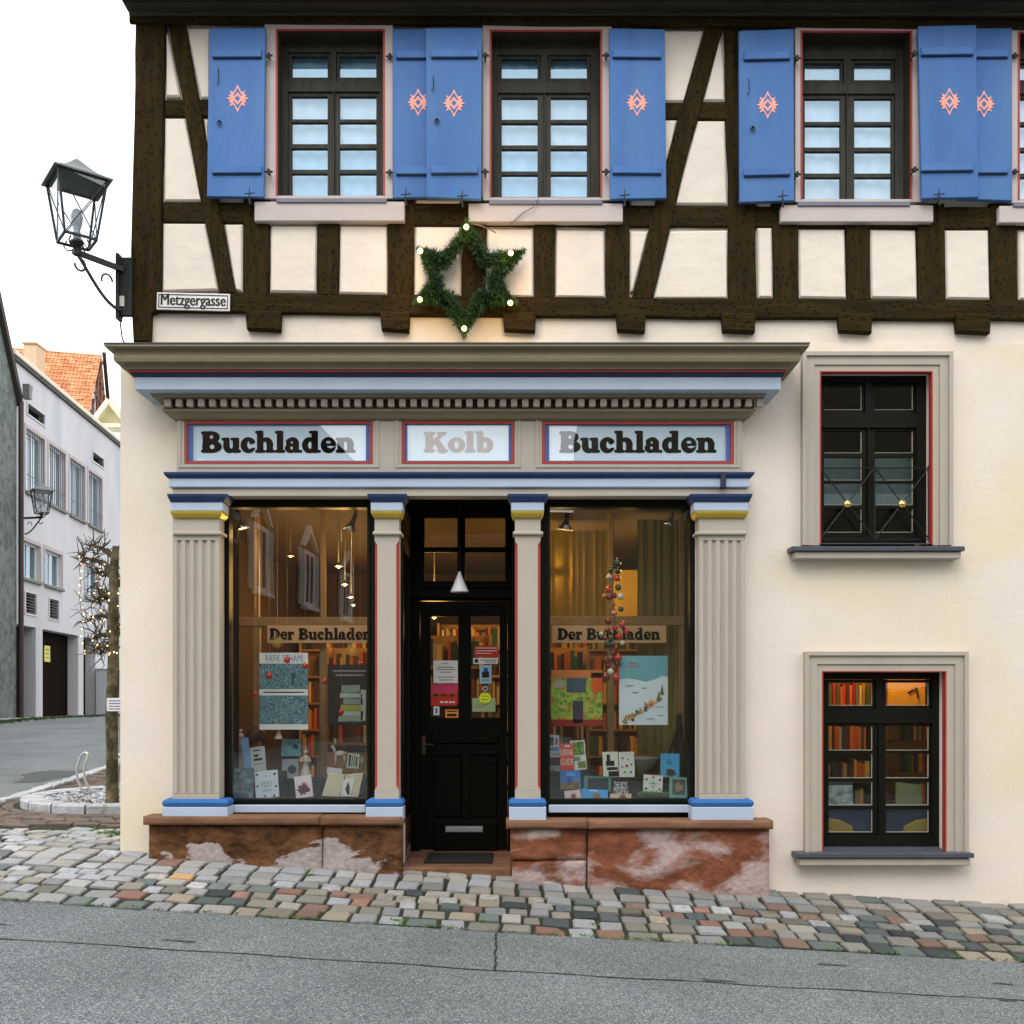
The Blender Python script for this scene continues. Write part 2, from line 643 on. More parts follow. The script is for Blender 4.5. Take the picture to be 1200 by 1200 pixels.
def text_mesh(txt, size, width, mats, name, parent, loc, thick=0.0, offset=0.0):
    """flat lettering from the built-in font, scaled to the given width; faces -y"""
    cu = bpy.data.curves.new('lettering', 'FONT')
    cu.body = txt
    cu.size = size
    cu.align_x = 'CENTER'
    cu.align_y = 'CENTER'
    cu.offset = offset
    cu.extrude = thick
    cu.resolution_u = 3
    ob = bpy.data.objects.new('lettering', cu)
    COL.objects.link(ob)
    bpy.context.view_layer.update()
    dg = bpy.context.evaluated_depsgraph_get()
    me = bpy.data.meshes.new_from_object(ob.evaluated_get(dg))
    bpy.data.objects.remove(ob)
    bpy.data.curves.remove(cu)
    xs = [v.co.x for v in me.vertices]
    ys = [v.co.y for v in me.vertices]
    if not xs:
        return None
    cx, w = (min(xs) + max(xs)) / 2, max(xs) - min(xs)
    cy, h = (min(ys) + max(ys)) / 2, max(ys) - min(ys)
    sx = width / w if width else 1
    sy = size / h
    b = B()
    b.add([((v.co.x - cx) * sx + loc[0], loc[1], (v.co.y - cy) * sy + loc[2]) for v in me.vertices],
          [tuple(p.vertices) for p in me.polygons])
    bpy.data.meshes.remove(me)
    return b.build(name, mats, parent)


def sdf_faces(fn, x0, x1, y0, y1, n):
    """fill the region fn<0 by marching squares; returns verts (x,y) and faces"""
    h = max(x1 - x0, y1 - y0) / n
    nx, ny = int((x1 - x0) / h) + 2, int((y1 - y0) / h) + 2
    gx = x0 + np.arange(nx) * h
    gy = y0 + np.arange(ny) * h
    GX, GY = np.meshgrid(gx, gy, indexing='ij')
    V = fn(GX, GY)
    vid, vs, fs = {}, [], []

    def corner(i, j):
        k = (i, j, 'c')
        if k not in vid:
            vid[k] = len(vs)
            vs.append((gx[i], gy[j]))
        return vid[k]

    def edge(i, j, i2, j2):
        k = (min((i, j), (i2, j2)), max((i, j), (i2, j2)))
        if k not in vid:
            a, b = V[i, j], V[i2, j2]
            t = a / (a - b)
            vid[k] = len(vs)
            vs.append((gx[i] + (gx[i2] - gx[i]) * t, gy[j] + (gy[j2] - gy[j]) * t))
        return vid[k]
    for i in range(nx - 1):
        for j in range(ny - 1):
            cs = [(i, j), (i + 1, j), (i + 1, j + 1), (i, j + 1)]
            ins = [V[c] < 0 for c in cs]
            if not any(ins):
                continue
            poly = []
            for k in range(4):
                a, b = cs[k], cs[(k + 1) % 4]
                if ins[k]: poly.append(corner(*a))
                if ins[k] != ins[(k + 1) % 4]: poly.append(edge(*a, *b))
            if len(poly) >= 3:
                fs.append(tuple(poly))
    return vs, fs


# ------------------------------------------------------------------ fat slab lettering (own glyphs)
def _bx(x, y, x0, x1, y0, y1, r=0.04):
    cx, cy, w, h = (x0 + x1) / 2, (y0 + y1) / 2, (x1 - x0) / 2 - r, (y1 - y0) / 2 - r
    dx, dy = np.abs(x - cx) - w, np.abs(y - cy) - h
    return np.hypot(np.maximum(dx, 0), np.maximum(dy, 0)) + np.minimum(np.maximum(dx, dy), 0) - r


def _el(x, y, cx, cy, a, b): return (np.hypot((x - cx) / a, (y - cy) / b) - 1) * min(a, b)


def _un(*a):
    r = a[0]
    k = 0.035
    for q in a[1:]:
        h = np.clip(0.5 + 0.5 * (q - r) / k, 0, 1)
        r = q * (1 - h) + r * h - k * h * (1 - h)
    return r


def _sub(a, b): return np.maximum(a, -b)
def _seg(x, y, ax, ay, bx, by, r0, r1):
    px, py, dx, dy = x - ax, y - ay, bx - ax, by - ay
    t = np.clip((px * dx + py * dy) / (dx * dx + dy * dy), 0, 1)
    return np.hypot(px - dx * t, py - dy * t) - (r0 + (r1 - r0) * t)


def _arch(x, y, ox):
    a = _sub(_el(x, y, ox + .20, .40, .28, .31), _el(x, y, ox + .11, .34, .13, .21))
    a = np.maximum(a, .34 - y)
    return _un(np.maximum(a, ox - .02 - x), _bx(x, y, ox + .22, ox + .48, .02, .46))


GLY = {
 'B': (.96, lambda x, y: _sub(_sub(_un(_bx(x, y, .08, .40, 0, 1), _bx(x, y, 0, .5, 0, .11), _bx(x, y, 0, .5, .89, 1),
       _el(x, y, .47, .74, .37, .27), _el(x, y, .50, .275, .43, .285)), _el(x, y, .47, .745, .10, .12)), _el(x, y, .50, .27, .13, .135))),
 'K': (1.10, lambda x, y: _un(_bx(x, y, .08, .38, 0, 1), _bx(x, y, 0, .48, 0, .11), _bx(x, y, 0, .48, .89, 1),
       _seg(x, y, .40, .42, .80, .90, .075, .065), _seg(x, y, .55, .58, .84, .08, .11, .14), _bx(x, y, .60, .98, .89, 1), _bx(x, y, .62, 1.06, 0, .11))),
 'D': (1.06, lambda x, y: _sub(_un(_bx(x, y, .08, .40, 0, 1), _bx(x, y, 0, .5, 0, .11), _bx(x, y, 0, .5, .89, 1),
       np.maximum(_el(x, y, .42, .5, .58, .505), .3 - x)), np.maximum(_el(x, y, .42, .5, .25, .38), .41 - x))),
 'l': (.47, lambda x, y: _un(_bx(x, y, .09, .35, 0, 1.03), _bx(x, y, 0, .44, 0, .10), _bx(x, y, 0, .33, .93, 1.03))),
 'h': (.93, lambda x, y: _un(_bx(x, y, .09, .35, 0, 1.03), _bx(x, y, 0, .44, 0, .10), _bx(x, y, 0, .33, .93, 1.03),
       _arch(x, y, .32), _bx(x, y, .49, .90, 0, .10))),
 'n': (.93, lambda x, y: _un(_bx(x, y, .09, .35, 0, .69), _bx(x, y, 0, .44, 0, .10), _bx(x, y, 0, .33, .59, .69),
       _arch(x, y, .32), _bx(x, y, .49, .90, 0, .10))),
 'u': (.90, lambda x, y: _un(_bx(x, y, .09, .34, .25, .69), _bx(x, y, 0, .33, .59, .69), _bx(x, y, .53, .79, 0, .69), _bx(x, y, .43, .77, .59, .69),
       _bx(x, y, .55, .88, 0, .10), np.maximum(_sub(_el(x, y, .36, .28, .27, .30), _el(x, y, .45, .36, .115, .22)), y - .36))),
 'c': (.68, lambda x, y: _un(_sub(_sub(_el(x, y, .34, .35, .34, .37), _el(x, y, .41, .37, .14, .24)), _bx(x, y, .40, .9, .20, .50, .01)),
       _el(x, y, .51, .52, .115, .115))),
 'e': (.70, lambda x, y: _sub(_sub(_sub(_el(x, y, .34, .35, .34, .37), _bx(x, y, .22, .47, .41, .58, .08)), _bx(x, y, .25, .9, .25, .325, .02)), _el(x, y, .44, .26, .19, .08))),
 'a': (.80, lambda x, y: _un(_sub(_un(_el(x, y, .25, .20, .25, .215)), _el(x, y, .30, .215, .085, .10)), _bx(x, y, .38, .62, .03, .48),
       np.maximum(_sub(_el(x, y, .34, .44, .28, .28), _el(x, y, .26, .42, .13, .16)), .40 - y), _el(x, y, .15, .53, .105, .10), _bx(x, y, .42, .78, 0, .10))),
 'd': (.88, lambda x, y: _un(_sub(_el(x, y, .33, .35, .33, .37), _el(x, y, .36, .345, .11, .22)), _bx(x, y, .45, .71, 0, 1.03),
       _bx(x, y, .33, .69, .93, 1.03), _bx(x, y, .5, .85, 0, .10))),
 'b': (.80, lambda x, y: _un(_sub(_el(x, y, .45, .35, .33, .37), _el(x, y, .42, .345, .11, .22)), _bx(x, y, .08, .33, 0, 1.03),
       _bx(x, y, 0, .32, .93, 1.03))),
 'o': (.76, lambda x, y: _sub(_el(x, y, .37, .35, .37, .37), _el(x, y, .37, .35, .125, .235))),
 'r': (.68, lambda x, y: _un(_bx(x, y, .09, .35, 0, .69), _bx(x, y, 0, .46, 0, .10), _bx(x, y, 0, .33, .59, .69), _el(x, y, .52, .57, .13, .125),
       _seg(x, y, .32, .50, .48, .62, .06, .06))),
 ' ': (.42, None)}


def fat_text(txt, x0, x1, zbase, zcap, y, mt, name, parent, n=44):
    tot = sum(GLY[c][0] for c in txt)
    sx, sz = (x1 - x0) / tot, zcap - zbase
    b = B()
    cx = 0
    for c in txt:
        w, fn = GLY[c]
        if fn:
            vs, fs = sdf_faces(lambda u, v: fn(u, v) - .022, -.08, w + .14, -.08, 1.12, n)
            b.add([(x0 + (cx + p[0]) * sx, y, zbase + p[1] * sz) for p in vs], fs)
        cx += w
    return b.build(name, mt, parent)


# ------------------------------------------------------------------ terrain height
_sx = [-60, -5.2, -4, -3.32, 0, 3.25, 8, 40]
_sz = [.27, .27, .245, .214, 0, -.185, -.42, -.9]


def g(x, y):
    z = np.interp(x, _sx, _sz)
    z = z + np.interp(y, [-1.35, 0], [0, .12])
    t = min(1, max(0, (y - 3) / 21))
    return float(z + .62 * t * t * (3 - 2 * t))

# ================================================================== GROUND
def grid_sheet(xs, ys, dz, name, m, parent=None, keep=None, kind=None):
    b = B()
    vs = [(x, y, g(x, y) + dz) for y in ys for x in xs]
    n = len(xs)
    fs = [(j * n + i, j * n + i + 1, (j + 1) * n + i + 1, (j + 1) * n + i)
          for j in range(len(ys) - 1) for i in range(n - 1)
          if keep is None or keep((xs[i] + xs[i + 1]) / 2, (ys[j] + ys[j + 1]) / 2)]
    b.add(vs, fs)
    return b.build(name, m, parent, kind=kind, smooth=True)


def asphalt_mat():
    m, nt, p = _base('asphalt')
    N, L = nt.nodes, nt.links
    tc = N.new('ShaderNodeTexCoord')
    v = N.new('ShaderNodeTexVoronoi')
    v.inputs['Scale'].default_value = 170
    L.new(tc.outputs['Object'], v.inputs['Vector'])
    sep = N.new('ShaderNodeSeparateColor')
    L.new(v.outputs['Color'], sep.inputs[0])
    r = N.new('ShaderNodeValToRGB')
    e = r.color_ramp.elements
    e[0].position, e[0].color = 0.0, (.055, .066, .068, 1)
    e[1].position, e[1].color = 1.0, (.42, .43, .41, 1)
    for pz, c in ((.25, (.095, .114, .117)), (.62, (.158, .180, .182)), (.86, (.24, .262, .262))):
        q = e.new(pz)
        q.color = (*c, 1)
    L.new(sep.outputs[0], r.inputs['Fac'])
    n = N.new('ShaderNodeTexNoise')
    n.inputs['Scale'].default_value = 0.8
    n.inputs['Detail'].default_value = 6
    L.new(tc.outputs['Object'], n.inputs['Vector'])
    mr = N.new('ShaderNodeMapRange')
    mr.inputs['From Min'].default_value = .3
    mr.inputs['From Max'].default_value = .7
    mr.inputs['To Min'].default_value = .78
    mr.inputs['To Max'].default_value = 1.12
    L.new(n.outputs['Fac'], mr.inputs['Value'])
    hs = N.new('ShaderNodeHueSaturation')
    L.new(mr.outputs[0], hs.inputs['Value'])
    L.new(r.outputs[0], hs.inputs['Color'])
    L.new(hs.outputs[0], p.inputs['Base Color'])
    p.inputs['Roughness'].default_value = .85
    p.inputs['Specular IOR Level'].default_value = .15
    b = N.new('ShaderNodeBump')
    b.inputs['Strength'].default_value = .6
    b.inputs['Distance'].default_value = .006
    L.new(v.outputs['Distance'], b.inputs['Height'])
    L.new(b.outputs[0], p.inputs['Normal'])
    return m


ASPHALT = asphalt_mat()
MORTAR = mat('dark_joint_earth', (0.028, 0.026, 0.018), .95, var=.4, scale=9, bump=.8, bscale=60, col2=(.022, .034, .010), lo=.5, hi=.62)
xs = sorted(set([-300, -120, -60, -35, -25, -18, -14, -11, -5.2, -4, -3.32, 0, 3.25, 8, 12, 20, 40, 120, 300] + [round(-9 + .5 * i, 2) for i in range(37)]))
ys = sorted(set([-300, -100, -40, -20, -12, -1.35, 0, 30, 34, 40, 50, 70, 120, 300] + [round(-8 + .5 * i, 2) for i in range(72)]))
road = grid_sheet(xs, ys, 0, 'road', ASPHALT, kind='structure')

# pavement: bed of earth, then setts and bricks laid one by one
pave = thing('pavement', None, None, (0, 0, 0))
pave['kind'] = 'structure'
KY = [(-3, -8.0), (0, -6.9), (1.5, -6.15), (3.4, -5.72), (5.3, -6.02), (8.4, -6.42), (12, -7.2), (20, -8.9)]


def kerb_x(y): return float(np.interp(y, [k[0] for k in KY], [k[1] for k in KY]))


strip_x = [-9 + .5 * i for i in range(47)]
grid_sheet(sorted(set(strip_x + [-5.2, -4, -3.32, 0, 3.25, 8])), [-1.352, -.9, -.45, 0, .3], .004, 'joint_bed', MORTAR, pave)
b = B()
yy = [.3 + .5 * i for i in range(28)]
for a, c in zip(yy[:-1], yy[1:]):
    q = []
    for (x, y) in ((kerb_x(a), a), (-3.0, a), (-3.0, c), (kerb_x(c), c)):
        q.append((x, y, g(x, y) + .006))
    # split in x so that the sheet follows the slope
    n = 5
    for i in range(n):
        def lp(p, r_, t): return tuple(p[k] + (r_[k] - p[k]) * t for k in range(2))
        pts = [lp(q[0], q[1], i / n), lp(q[0], q[1], (i + 1) / n), lp(q[3], q[2], (i + 1) / n), lp(q[3], q[2], i / n)]
        b.add([(p[0], p[1], g(p[0], p[1]) + .006) for p in pts], [(0, 1, 2, 3)])
b.build('joint_bed', MORTAR, pave)

STONE_COL = {
    'light': [(.31, .305, .28), (.37, .355, .31), (.28, .29, .29), (.33, .305, .25), (.32, .33, .33), (.25, .25, .225)],
    'pale': [(.42, .425, .43), (.47, .47, .45), (.38, .395, .41), (.44, .42, .37), (.45, .46, .48), (.36, .36, .34)],
    'mixed': [(.085, .105, .105), (.12, .15, .145), (.30, .17, .13), (.27, .255, .21), (.32, .295, .23), (.17, .205, .19),
              (.35, .355, .36), (.23, .15, .115), (.20, .185, .145), (.05, .062, .066), (.26, .25, .215), (.36, .31, .24)]}
STM = {k: [mat('sett_%s_%d' % (k, i), tuple(q * .84 for q in c), .8, var=.34, scale=22, bump=1.0, bscale=38, dist=.010,
               col2=tuple(q * .62 for q in c), lo=.52, hi=.70, objvar=.12, spec=.3) for i, c in enumerate(v)]
       for k, v in STONE_COL.items()}
STM['brick'] = [mat('clinker_%d' % i, c, .8, var=.2, scale=12, bump=.4, bscale=40, objvar=.12)
                for i, c in enumerate([(.155, .105, .075), (.135, .105, .085), (.115, .095, .082), (.17, .12, .085)])]
STM['kerb'] = [mat('kerb_granite', (.42, .43, .44), .8, var=.15, scale=14, bump=.4, objvar=.15)]
ORANGE_SETT = mat('orange_sett', (.45, .27, .13), .8, var=.2, scale=14)


def sett_verts(rr, flat=.90):
    """unit stone 1 x 1, top at z 0, bottom -1 (scaled on placing)"""
    ring = []
    for sx_, sy_ in ((-1, -1), (1, -1), (1, 1), (-1, 1)):
        cx, cy = sx_ * (.5 - rr.uniform(0, .05)), sy_ * (.5 - rr.uniform(0, .05))
        c = rr.uniform(.025, .075)
        a, d = (cx - sx_ * c, cy), (cx, cy - sy_ * c)
        ring += [a, d] if sx_ * sy_ < 0 else [d, a]
    # order ring counter-clockwise
    ring.sort(key=lambda p: math.atan2(p[1], p[0]))
    n = len(ring)
    vs = [(x, y, -1) for x, y in ring]
    vs += [(x, y, -.20 + rr.uniform(-.05, .05)) for x, y in ring]
    vs += [(x * .975, y * .975, -.09 + rr.uniform(-.05, .05)) for x, y in ring]
    vs += [(x * flat * rr.uniform(.95, 1.02), y * flat * rr.uniform(.95, 1.02), rr.uniform(-.06, .03)) for x, y in ring]
    vs.append((rr.uniform(-.1, .1), rr.uniform(-.1, .1), rr.uniform(-.02, .05)))
    fs = []
    for L_ in range(3):
        for k in range(n):
            k2 = (k + 1) % n
            fs.append((L_ * n + k, L_ * n + k2, (L_ + 1) * n + k2, (L_ + 1) * n + k))
    for k in range(n):
        fs.append((3 * n + k, 3 * n + (k + 1) % n, 4 * n))
    return vs, fs


SHAPES = [sett_verts(R) for _ in range(9)]
SMESH = {}


def sett_mesh(si, m):
    k = (si, m.name)
    if k not in SMESH:
        me = bpy.data.meshes.new('sett')
        me.from_pydata(SHAPES[si][0], [], SHAPES[si][1])
        me.materials.append(m)
        SMESH[k] = me
    return SMESH[k]


stones = []          # (screen size, name, x, y, w, l, rot, material, height)


def put(name, x, y, w, l, rot, m, h=.07, up=.028):
    d = y + D0
    u, v = 600 + F * x / d, 823 + F * (EYE - g(x, y)) / d
    vis = -30 < u < 1230 and v < 1230 and d > 1
    hid = (y > 0.03 and x > -3.1)
    stones.append((w * l / d ** 3 if (vis and not hid) else (-1 if hid else 0), name, x, y, w, l, rot, m, h, up))


# front strip
rows_a = [.02, -.16, -.35, -.54]
rows_b = [-.54, -.69, -.84, -1.00, -1.18, -1.372]
x = -8.0
while x < 7.5:
    w = R.uniform(.155, .215)
    for j in range(3):
        y0, y1 = rows_a[j], rows_a[j + 1]
        jit = R.uniform(-.012, .012)
        cy = (y0 + y1) / 2 + R.uniform(-.008, .008)
        if R.random() < .12 and j == 0:
            continue_ = True
        k = 'light' if (R.random() > .10 or j == 0) else 'mixed'
        if x > 2.2 and R.random() < .22: k = 'mixed'
        if k == 'light' and R.random() < min(1, max(.15, .45 - x * .25)): k = 'pale'
        put('cobblestone', x + w / 2 + jit, cy, w - .013, abs(y1 - y0) - .013, R.gauss(0, .035), R.choice(STM[k]))
    x += w
for j in range(5):
    y0, y1 = rows_b[j], rows_b[j + 1]
    x = -8.0 + R.uniform(0, .1)
    while x < 7.5:
        w = R.uniform(.125, .21) if j < 4 else R.uniform(.15, .23)
        k = 'mixed' if R.random() < (.78 if j > 0 else .6) else 'light'
        if x < -2.2 and R.random() < .6: k = 'pale'
        if x >= -2.2 and k == 'light' and R.random() < .4: k = 'pale'
        m = R.choice(STM[k])
        if abs(x + 2.4) < .1 and j == 0: m = ORANGE_SETT
        put('cobblestone', x + w / 2, (y0 + y1) / 2 + .012 * sin(x * 2.1 + j) + R.uniform(-.01, .01), w - .012, abs(y1 - y0) - .012,
            R.gauss(0, .04), m, up=(.024, .022, .020, .018, .016)[j])
        x += w
# area round the corner
PC = (-4.36, 3.45)
PRX, PRY = .98, 1.22
y = .115
while y < 1.3:
    x = max(kerb_x(y) + .3, -6.8) + R.uniform(0, .15)
    l = R.uniform(.17, .20)
    while x < -3.22:
        w = R.uniform(.16, .24)
        if y < .95 + .18 * (x + 5) / 2:
            put('cobblestone', x + w / 2, y + .05 * (x + 4.2) + R.uniform(-.012, .012), w - .015, l - .014, .05 + R.gauss(0, .05),
                R.choice(STM['pale'] if R.random() < .8 else (STM['light'] if R.random() < .8 else STM['mixed'])))
        x += w
    y += l
# clinker bricks in arcs round the planter
for ri in range(24):
    k = .12 + ri * .125
    ax, ay = PRX + k, PRY + k
    n = int(2 * pi * (ax + ay) / 2 / .235)
    for i in range(n):
        t = 2 * pi * (i + .5 * (ri % 2)) / n
        x, y = PC[0] + ax * cos(t), PC[1] + ay * sin(t)
        if x > -3.15 or x < kerb_x(y) + .22 or y < 1.16 + .14 * (x + 5) or y > 9.5:
            continue
        put('brick', x, y, .225, .112, math.atan2(ay * cos(t), -ax * sin(t)), R.choice(STM['brick']), up=.022)
# kerb stones
y = -.1
while y < 11:
    x0, x1 = kerb_x(y), kerb_x(y + .42)
    put('kerb_stone', (x0 + x1) / 2 + .09, y + .21, .17, .41, math.atan2(.42, x1 - x0) - pi / 2, STM['kerb'][0], up=.045, h=.12)
    y += .42
stones.sort(key=lambda s: -s[0])
cnt = {}
rest = {}
for s in stones:
    if s[0] < 0: continue
    cnt[s[1]] = cnt.get(s[1], 0) + 1
    x, y, w, l, rot, m, h, up = s[2:]
    e = .1
    tx = (g(x + e, y) - g(x - e, y)) / (2 * e)
    ty = (g(x, y + e) - g(x, y - e)) / (2 * e)
    tx += R.gauss(0, .022)
    ty += R.gauss(0, .022)
    zt = g(x, y) + up + R.uniform(-.006, .006)
    M = (Matrix.Translation((x, y, zt)) @ Matrix(((1, 0, 0, 0), (0, 1, 0, 0), (tx, ty, 1, 0), (0, 0, 0, 1)))
         @ Matrix.Rotation(rot, 4, 'Z') @ Matrix.Diagonal((w, l, h, 1)))
    si = R.randrange(len(SHAPES))
    if cnt[s[1]] <= 298:
        o = bpy.data.objects.new(s[1], sett_mesh(si, m))
        COL.objects.link(o)
        o.parent = pave
        # shear kept small: plain rotation instead
        o.location = (x, y, zt)
        o.rotation_euler = (ty, -tx, rot)
        o.scale = (w, l, h)
    else:
        rest.setdefault(s[1], []).append((M, si, m))
for nm, L_ in rest.items():
    ms = []
    b = B()
    for M, si, m in L_:
        if m not in ms: ms.append(m)
        b.add([tuple(M @ Vector(p)) for p in SHAPES[si][0]], SHAPES[si][1], ms.index(m))
    b.build(nm, ms, pave, kind='stuff')

# grass tufts in the joints
GRASS = mat('grass_blades', (.07, .16, .025), .7, var=.3, scale=20)
b = B()


def tuft(b, x, y, n, r, h):
    for _ in range(n):
        a, q = R.uniform(0, 2 * pi), r * sqrt(R.random())
        px_, py_ = x + q * cos(a), y + q * sin(a) * .6
        z0 = g(px_, py_) + .01
        t = R.uniform(0, 2 * pi)
        dx, dy, hh = .006 * cos(t), .006 * sin(t), h * R.uniform(.4, 1)
        b.add([(px_ - dx, py_ - dy, z0), (px_ + dx, py_ + dy, z0), (px_ + R.gauss(0, .02), py_ + R.gauss(0, .02), z0 + hh)], [(0, 1, 2)])


for (x, y, n, r_, h) in [(-3.45, .85, 160, .13, .06), (-3.75, 1.15, 90, .16, .04), (-4.7, 1.05, 60, .12, .03), (-5.3, 2.0, 90, .18, .05),
                         (-3.7, .45, 50, .06, .05), (-1.55, -.25, 70, .03, .04), (-1.5, -.38, 60, .03, .04), (-4.1, .62, 30, .04, .04),
                         (-5.0, 1.5, 70, .14, .03), (-.2, -1.2, 30, .03, .025), (-.75, -1.28, 30, .05, .025), (.55, -1.12, 30, .03, .025)]:
    tuft(b, x, y, n, r_, h)
for _ in range(220):
    x = R.uniform(-4.5, 4.3)
    tuft(b, x, -1.355 + R.gauss(0, .012), 4, .02, .02)
b.build('grass_tuft', GRASS, pave, kind='stuff')
# crumbled asphalt lip beside the setts
# seam and crack in the asphalt
SEAM = mat('bitumen_seam', (.018, .021, .014), .9, var=.3, scale=20)
b = B()
pts = [(-4.2 + .12 * i, -2.30 + .01 * sin(i * .9) + R.uniform(-.004, .004)) for i in range(72)]
for (a, c) in zip(pts[:-1], pts[1:]):
    w = .005 + .003 * R.random()
    b.add([(a[0], a[1] - w, g(*a) + .004), (c[0], c[1] - w, g(*c) + .004), (c[0], c[1] + w, g(*c) + .004), (a[0], a[1] + w, g(*a) + .004)], [(0, 1, 2, 3)])
b.build('joint', SEAM, road)
b = B()
pts = [(-.105 + R.uniform(-.008, .008) + .0008 * i, -1.37 - .05 * i) for i in range(20)]
for (a, c) in zip(pts[:-1], pts[1:]):
    w = .004 + .003 * R.random()
    b.add([(a[0] - w, a[1], g(*a) + .005), (a[0] + w, a[1], g(*a) + .005), (c[0] + w, c[1], g(*c) + .005), (c[0] - w, c[1], g(*c) + .005)], [(0, 1, 2, 3)])
b.build('crack', SEAM, road)
PATCHM = mat('damp_asphalt_patch', (.055, .060, .058), .75, var=.3, scale=30, bump=.3)
b = B()
for (cx, cy, rx, ry) in [(-6.62, 6.8, .42, .9), (1.95, -1.72, .09, .02), (2.9, -1.95, .06, .018), (-1.9, -2.1, .09, .02), (1.15, -2.25, .09, .025), (2.75, -2.32, .05, .012), (-3.05, -1.98, .1, .012)]:
    n = 22
    vs = []
    for i in range(n):
        t = 2 * pi * i / n
        k = 1 + .25 * sin(3 * t + cx) + R.uniform(-.12, .12)
        x, y = cx + rx * cos(t) * k, cy + ry * sin(t) * k
        vs.append((x, y, g(x, y) + .004))
    vs.append((cx, cy, g(cx, cy) + .004))
    b.add(vs, [(i, (i + 1) % n, n) for i in range(n)])
b.build('dark_patch', PATCHM, road)

# ================================================================== HOUSE
house = thing('half_timbered_house', 'half-timbered house with blue shutters above a grey and blue bookshop front', 'house', (-3.06, 0, .3))
ZF = 4.30          # storey break
wall_holes = [(X(262), X(815), Z(960), Z(582)), (X(470), X(600), -.5, Z(582)),
              (X(959), X(1091), Z(640), Z(436)), (X(961), X(1107), Z(1001), Z(786))]
b = B()
b.slab(-3.06, 9.0, -.9, ZF, wall_holes, 0.0, .32)
b.box(-3.06, -2.76, .33, 9.0, -.9, ZF)
b.build('wall', PLASTER, house)
b = B()
uh = [(X(324), X(453), Z(235), Z(38)), (X(573), X(707), Z(237), Z(39)), (X(935), X(1068), Z(239), Z(40)), (X(1188), X(1321), Z(240), Z(40))]
b.slab(X(158), 9.0, ZF + .002, 6.95, uh, .012, .30)
b.box(X(158), X(158) + .28, .31, 9.0, ZF + .002, 6.95)
b.build('wall', PLASTER_IN, house)
b = B()
b.box(-2.9, 9.0, .33, 9.0, 4.22, 4.28)
b.box(-2.9, 9.0, .33, 9.0, 6.90, 6.94)
b.box(-3.06, 9.0, 9.0, 9.2, -.9, 6.95)
b.box(8.8, 9.0, .33, 9.0, -.9, 6.9)
b.build('floor_slab', mat('dim_interior', (.10, .085, .06), .9), house)

# timbers
def beam(pts, mt, y0=-.028, y1=.008, name='beam', ins=.010):
    q = PX(pts)
    # irregular hewn edges
    out = []
    n = len(q)
    for i in range(n):
        a, c = Vector(q[i]), Vector(q[(i + 1) % n])
        L_ = (c - a).length
        k = max(1, int(L_ / .22))
        nrm = Vector((-(c - a).y, (c - a).x)).normalized() if L_ else Vector((0, 0))
        for t in range(k):
            p = a + (c - a) * (t / k)
            if t: p += nrm * R.uniform(-.0055, .0055)
            out.append(tuple(p))
    b = B()
    b.prism(out, y0, y1, inset=ins)
    return b.build(name, mt, house)


beam([(158, 402), (155, 300), (158, 180), (161, 24), (196, 28), (193, 120), (191, 250), (190, 366), (179, 370), (178, 402)], TIMBER_V, -.040, name='corner_post')
beam([(190.5, 345), (440, 347), (700, 350), (950, 352), (1330, 354), (1330, 378), (950, 375), (700, 373), (440, 370), (180, 367)], TIMBER_H, -.034)
beam([(192.5, 238), (300, 239), (600, 240), (853, 243), (1330, 244), (1330, 270), (1000, 268), (700, 267), (450, 264), (320, 262), (191.5, 261)], TIMBER_H, -.022)
beam([(194, 118), (246, 118), (246, 138), (193.5, 138)], TIMBER_H, -.020)
beam([(776, 121), (852, 122), (852, 142), (776, 141)], TIMBER_H, -.020)
for q in ([(286, 230), (317, 230), (316, 347), (286, 347)], [(373, 262), (398, 262), (397, 348), (372, 348)],
          [(455, 232), (486, 232), (485, 349), (455, 349)], [(541, 232), (570, 232), (568, 350), (541, 350)],
          [(625.5, 263), (651, 263), (650, 351), (626, 351)], [(709, 234), (737, 234), (737, 352), (710, 352)],
          [(848, 30), (867, 30), (872, 140), (884, 240), (886, 354), (853, 354), (853, 240)], [(904, 238), (934, 238), (935, 354), (906, 354)],
          [(990, 265), (1018, 265), (1019, 354), (992, 354)], [(1073, 240), (1105, 240), (1107, 355), (1075, 355)],
          [(1158, 240), (1190, 240), (1191, 356), (1160, 356)], [(1280, 240), (1310, 240), (1310, 356), (1282, 356)]):
    beam(q, TIMBER_V, -.030, name='post')
beam([(198, 30), (218, 30), (247, 190), (278, 346), (258, 346), (228, 190)], TIMBER_V, -.038, name='brace')
beam([(827, 32), (848, 32), (806, 180), (764, 353), (739, 353), (783, 180)], TIMBER_V, -.038, name='brace')
beam([(155, 21), (700, 26), (1330, 31), (1330, 41), (700, 36), (155, 32)], TIMBER_H, -.075, y1=-.03, name='wall_plate')
for a, c in ((289, 331), (446, 481), (589, 628), (721, 756), (844, 884), (980, 1020), (1117, 1158), (1265, 1303)):
    k = a / 1200 * 5
    beam([(a, 366 + k), (c, 366 + k), (c - 1, 389 + k * .9), (a + 2, 387 + k * .9)], TIMBER_H, -.055, name='joist_end')

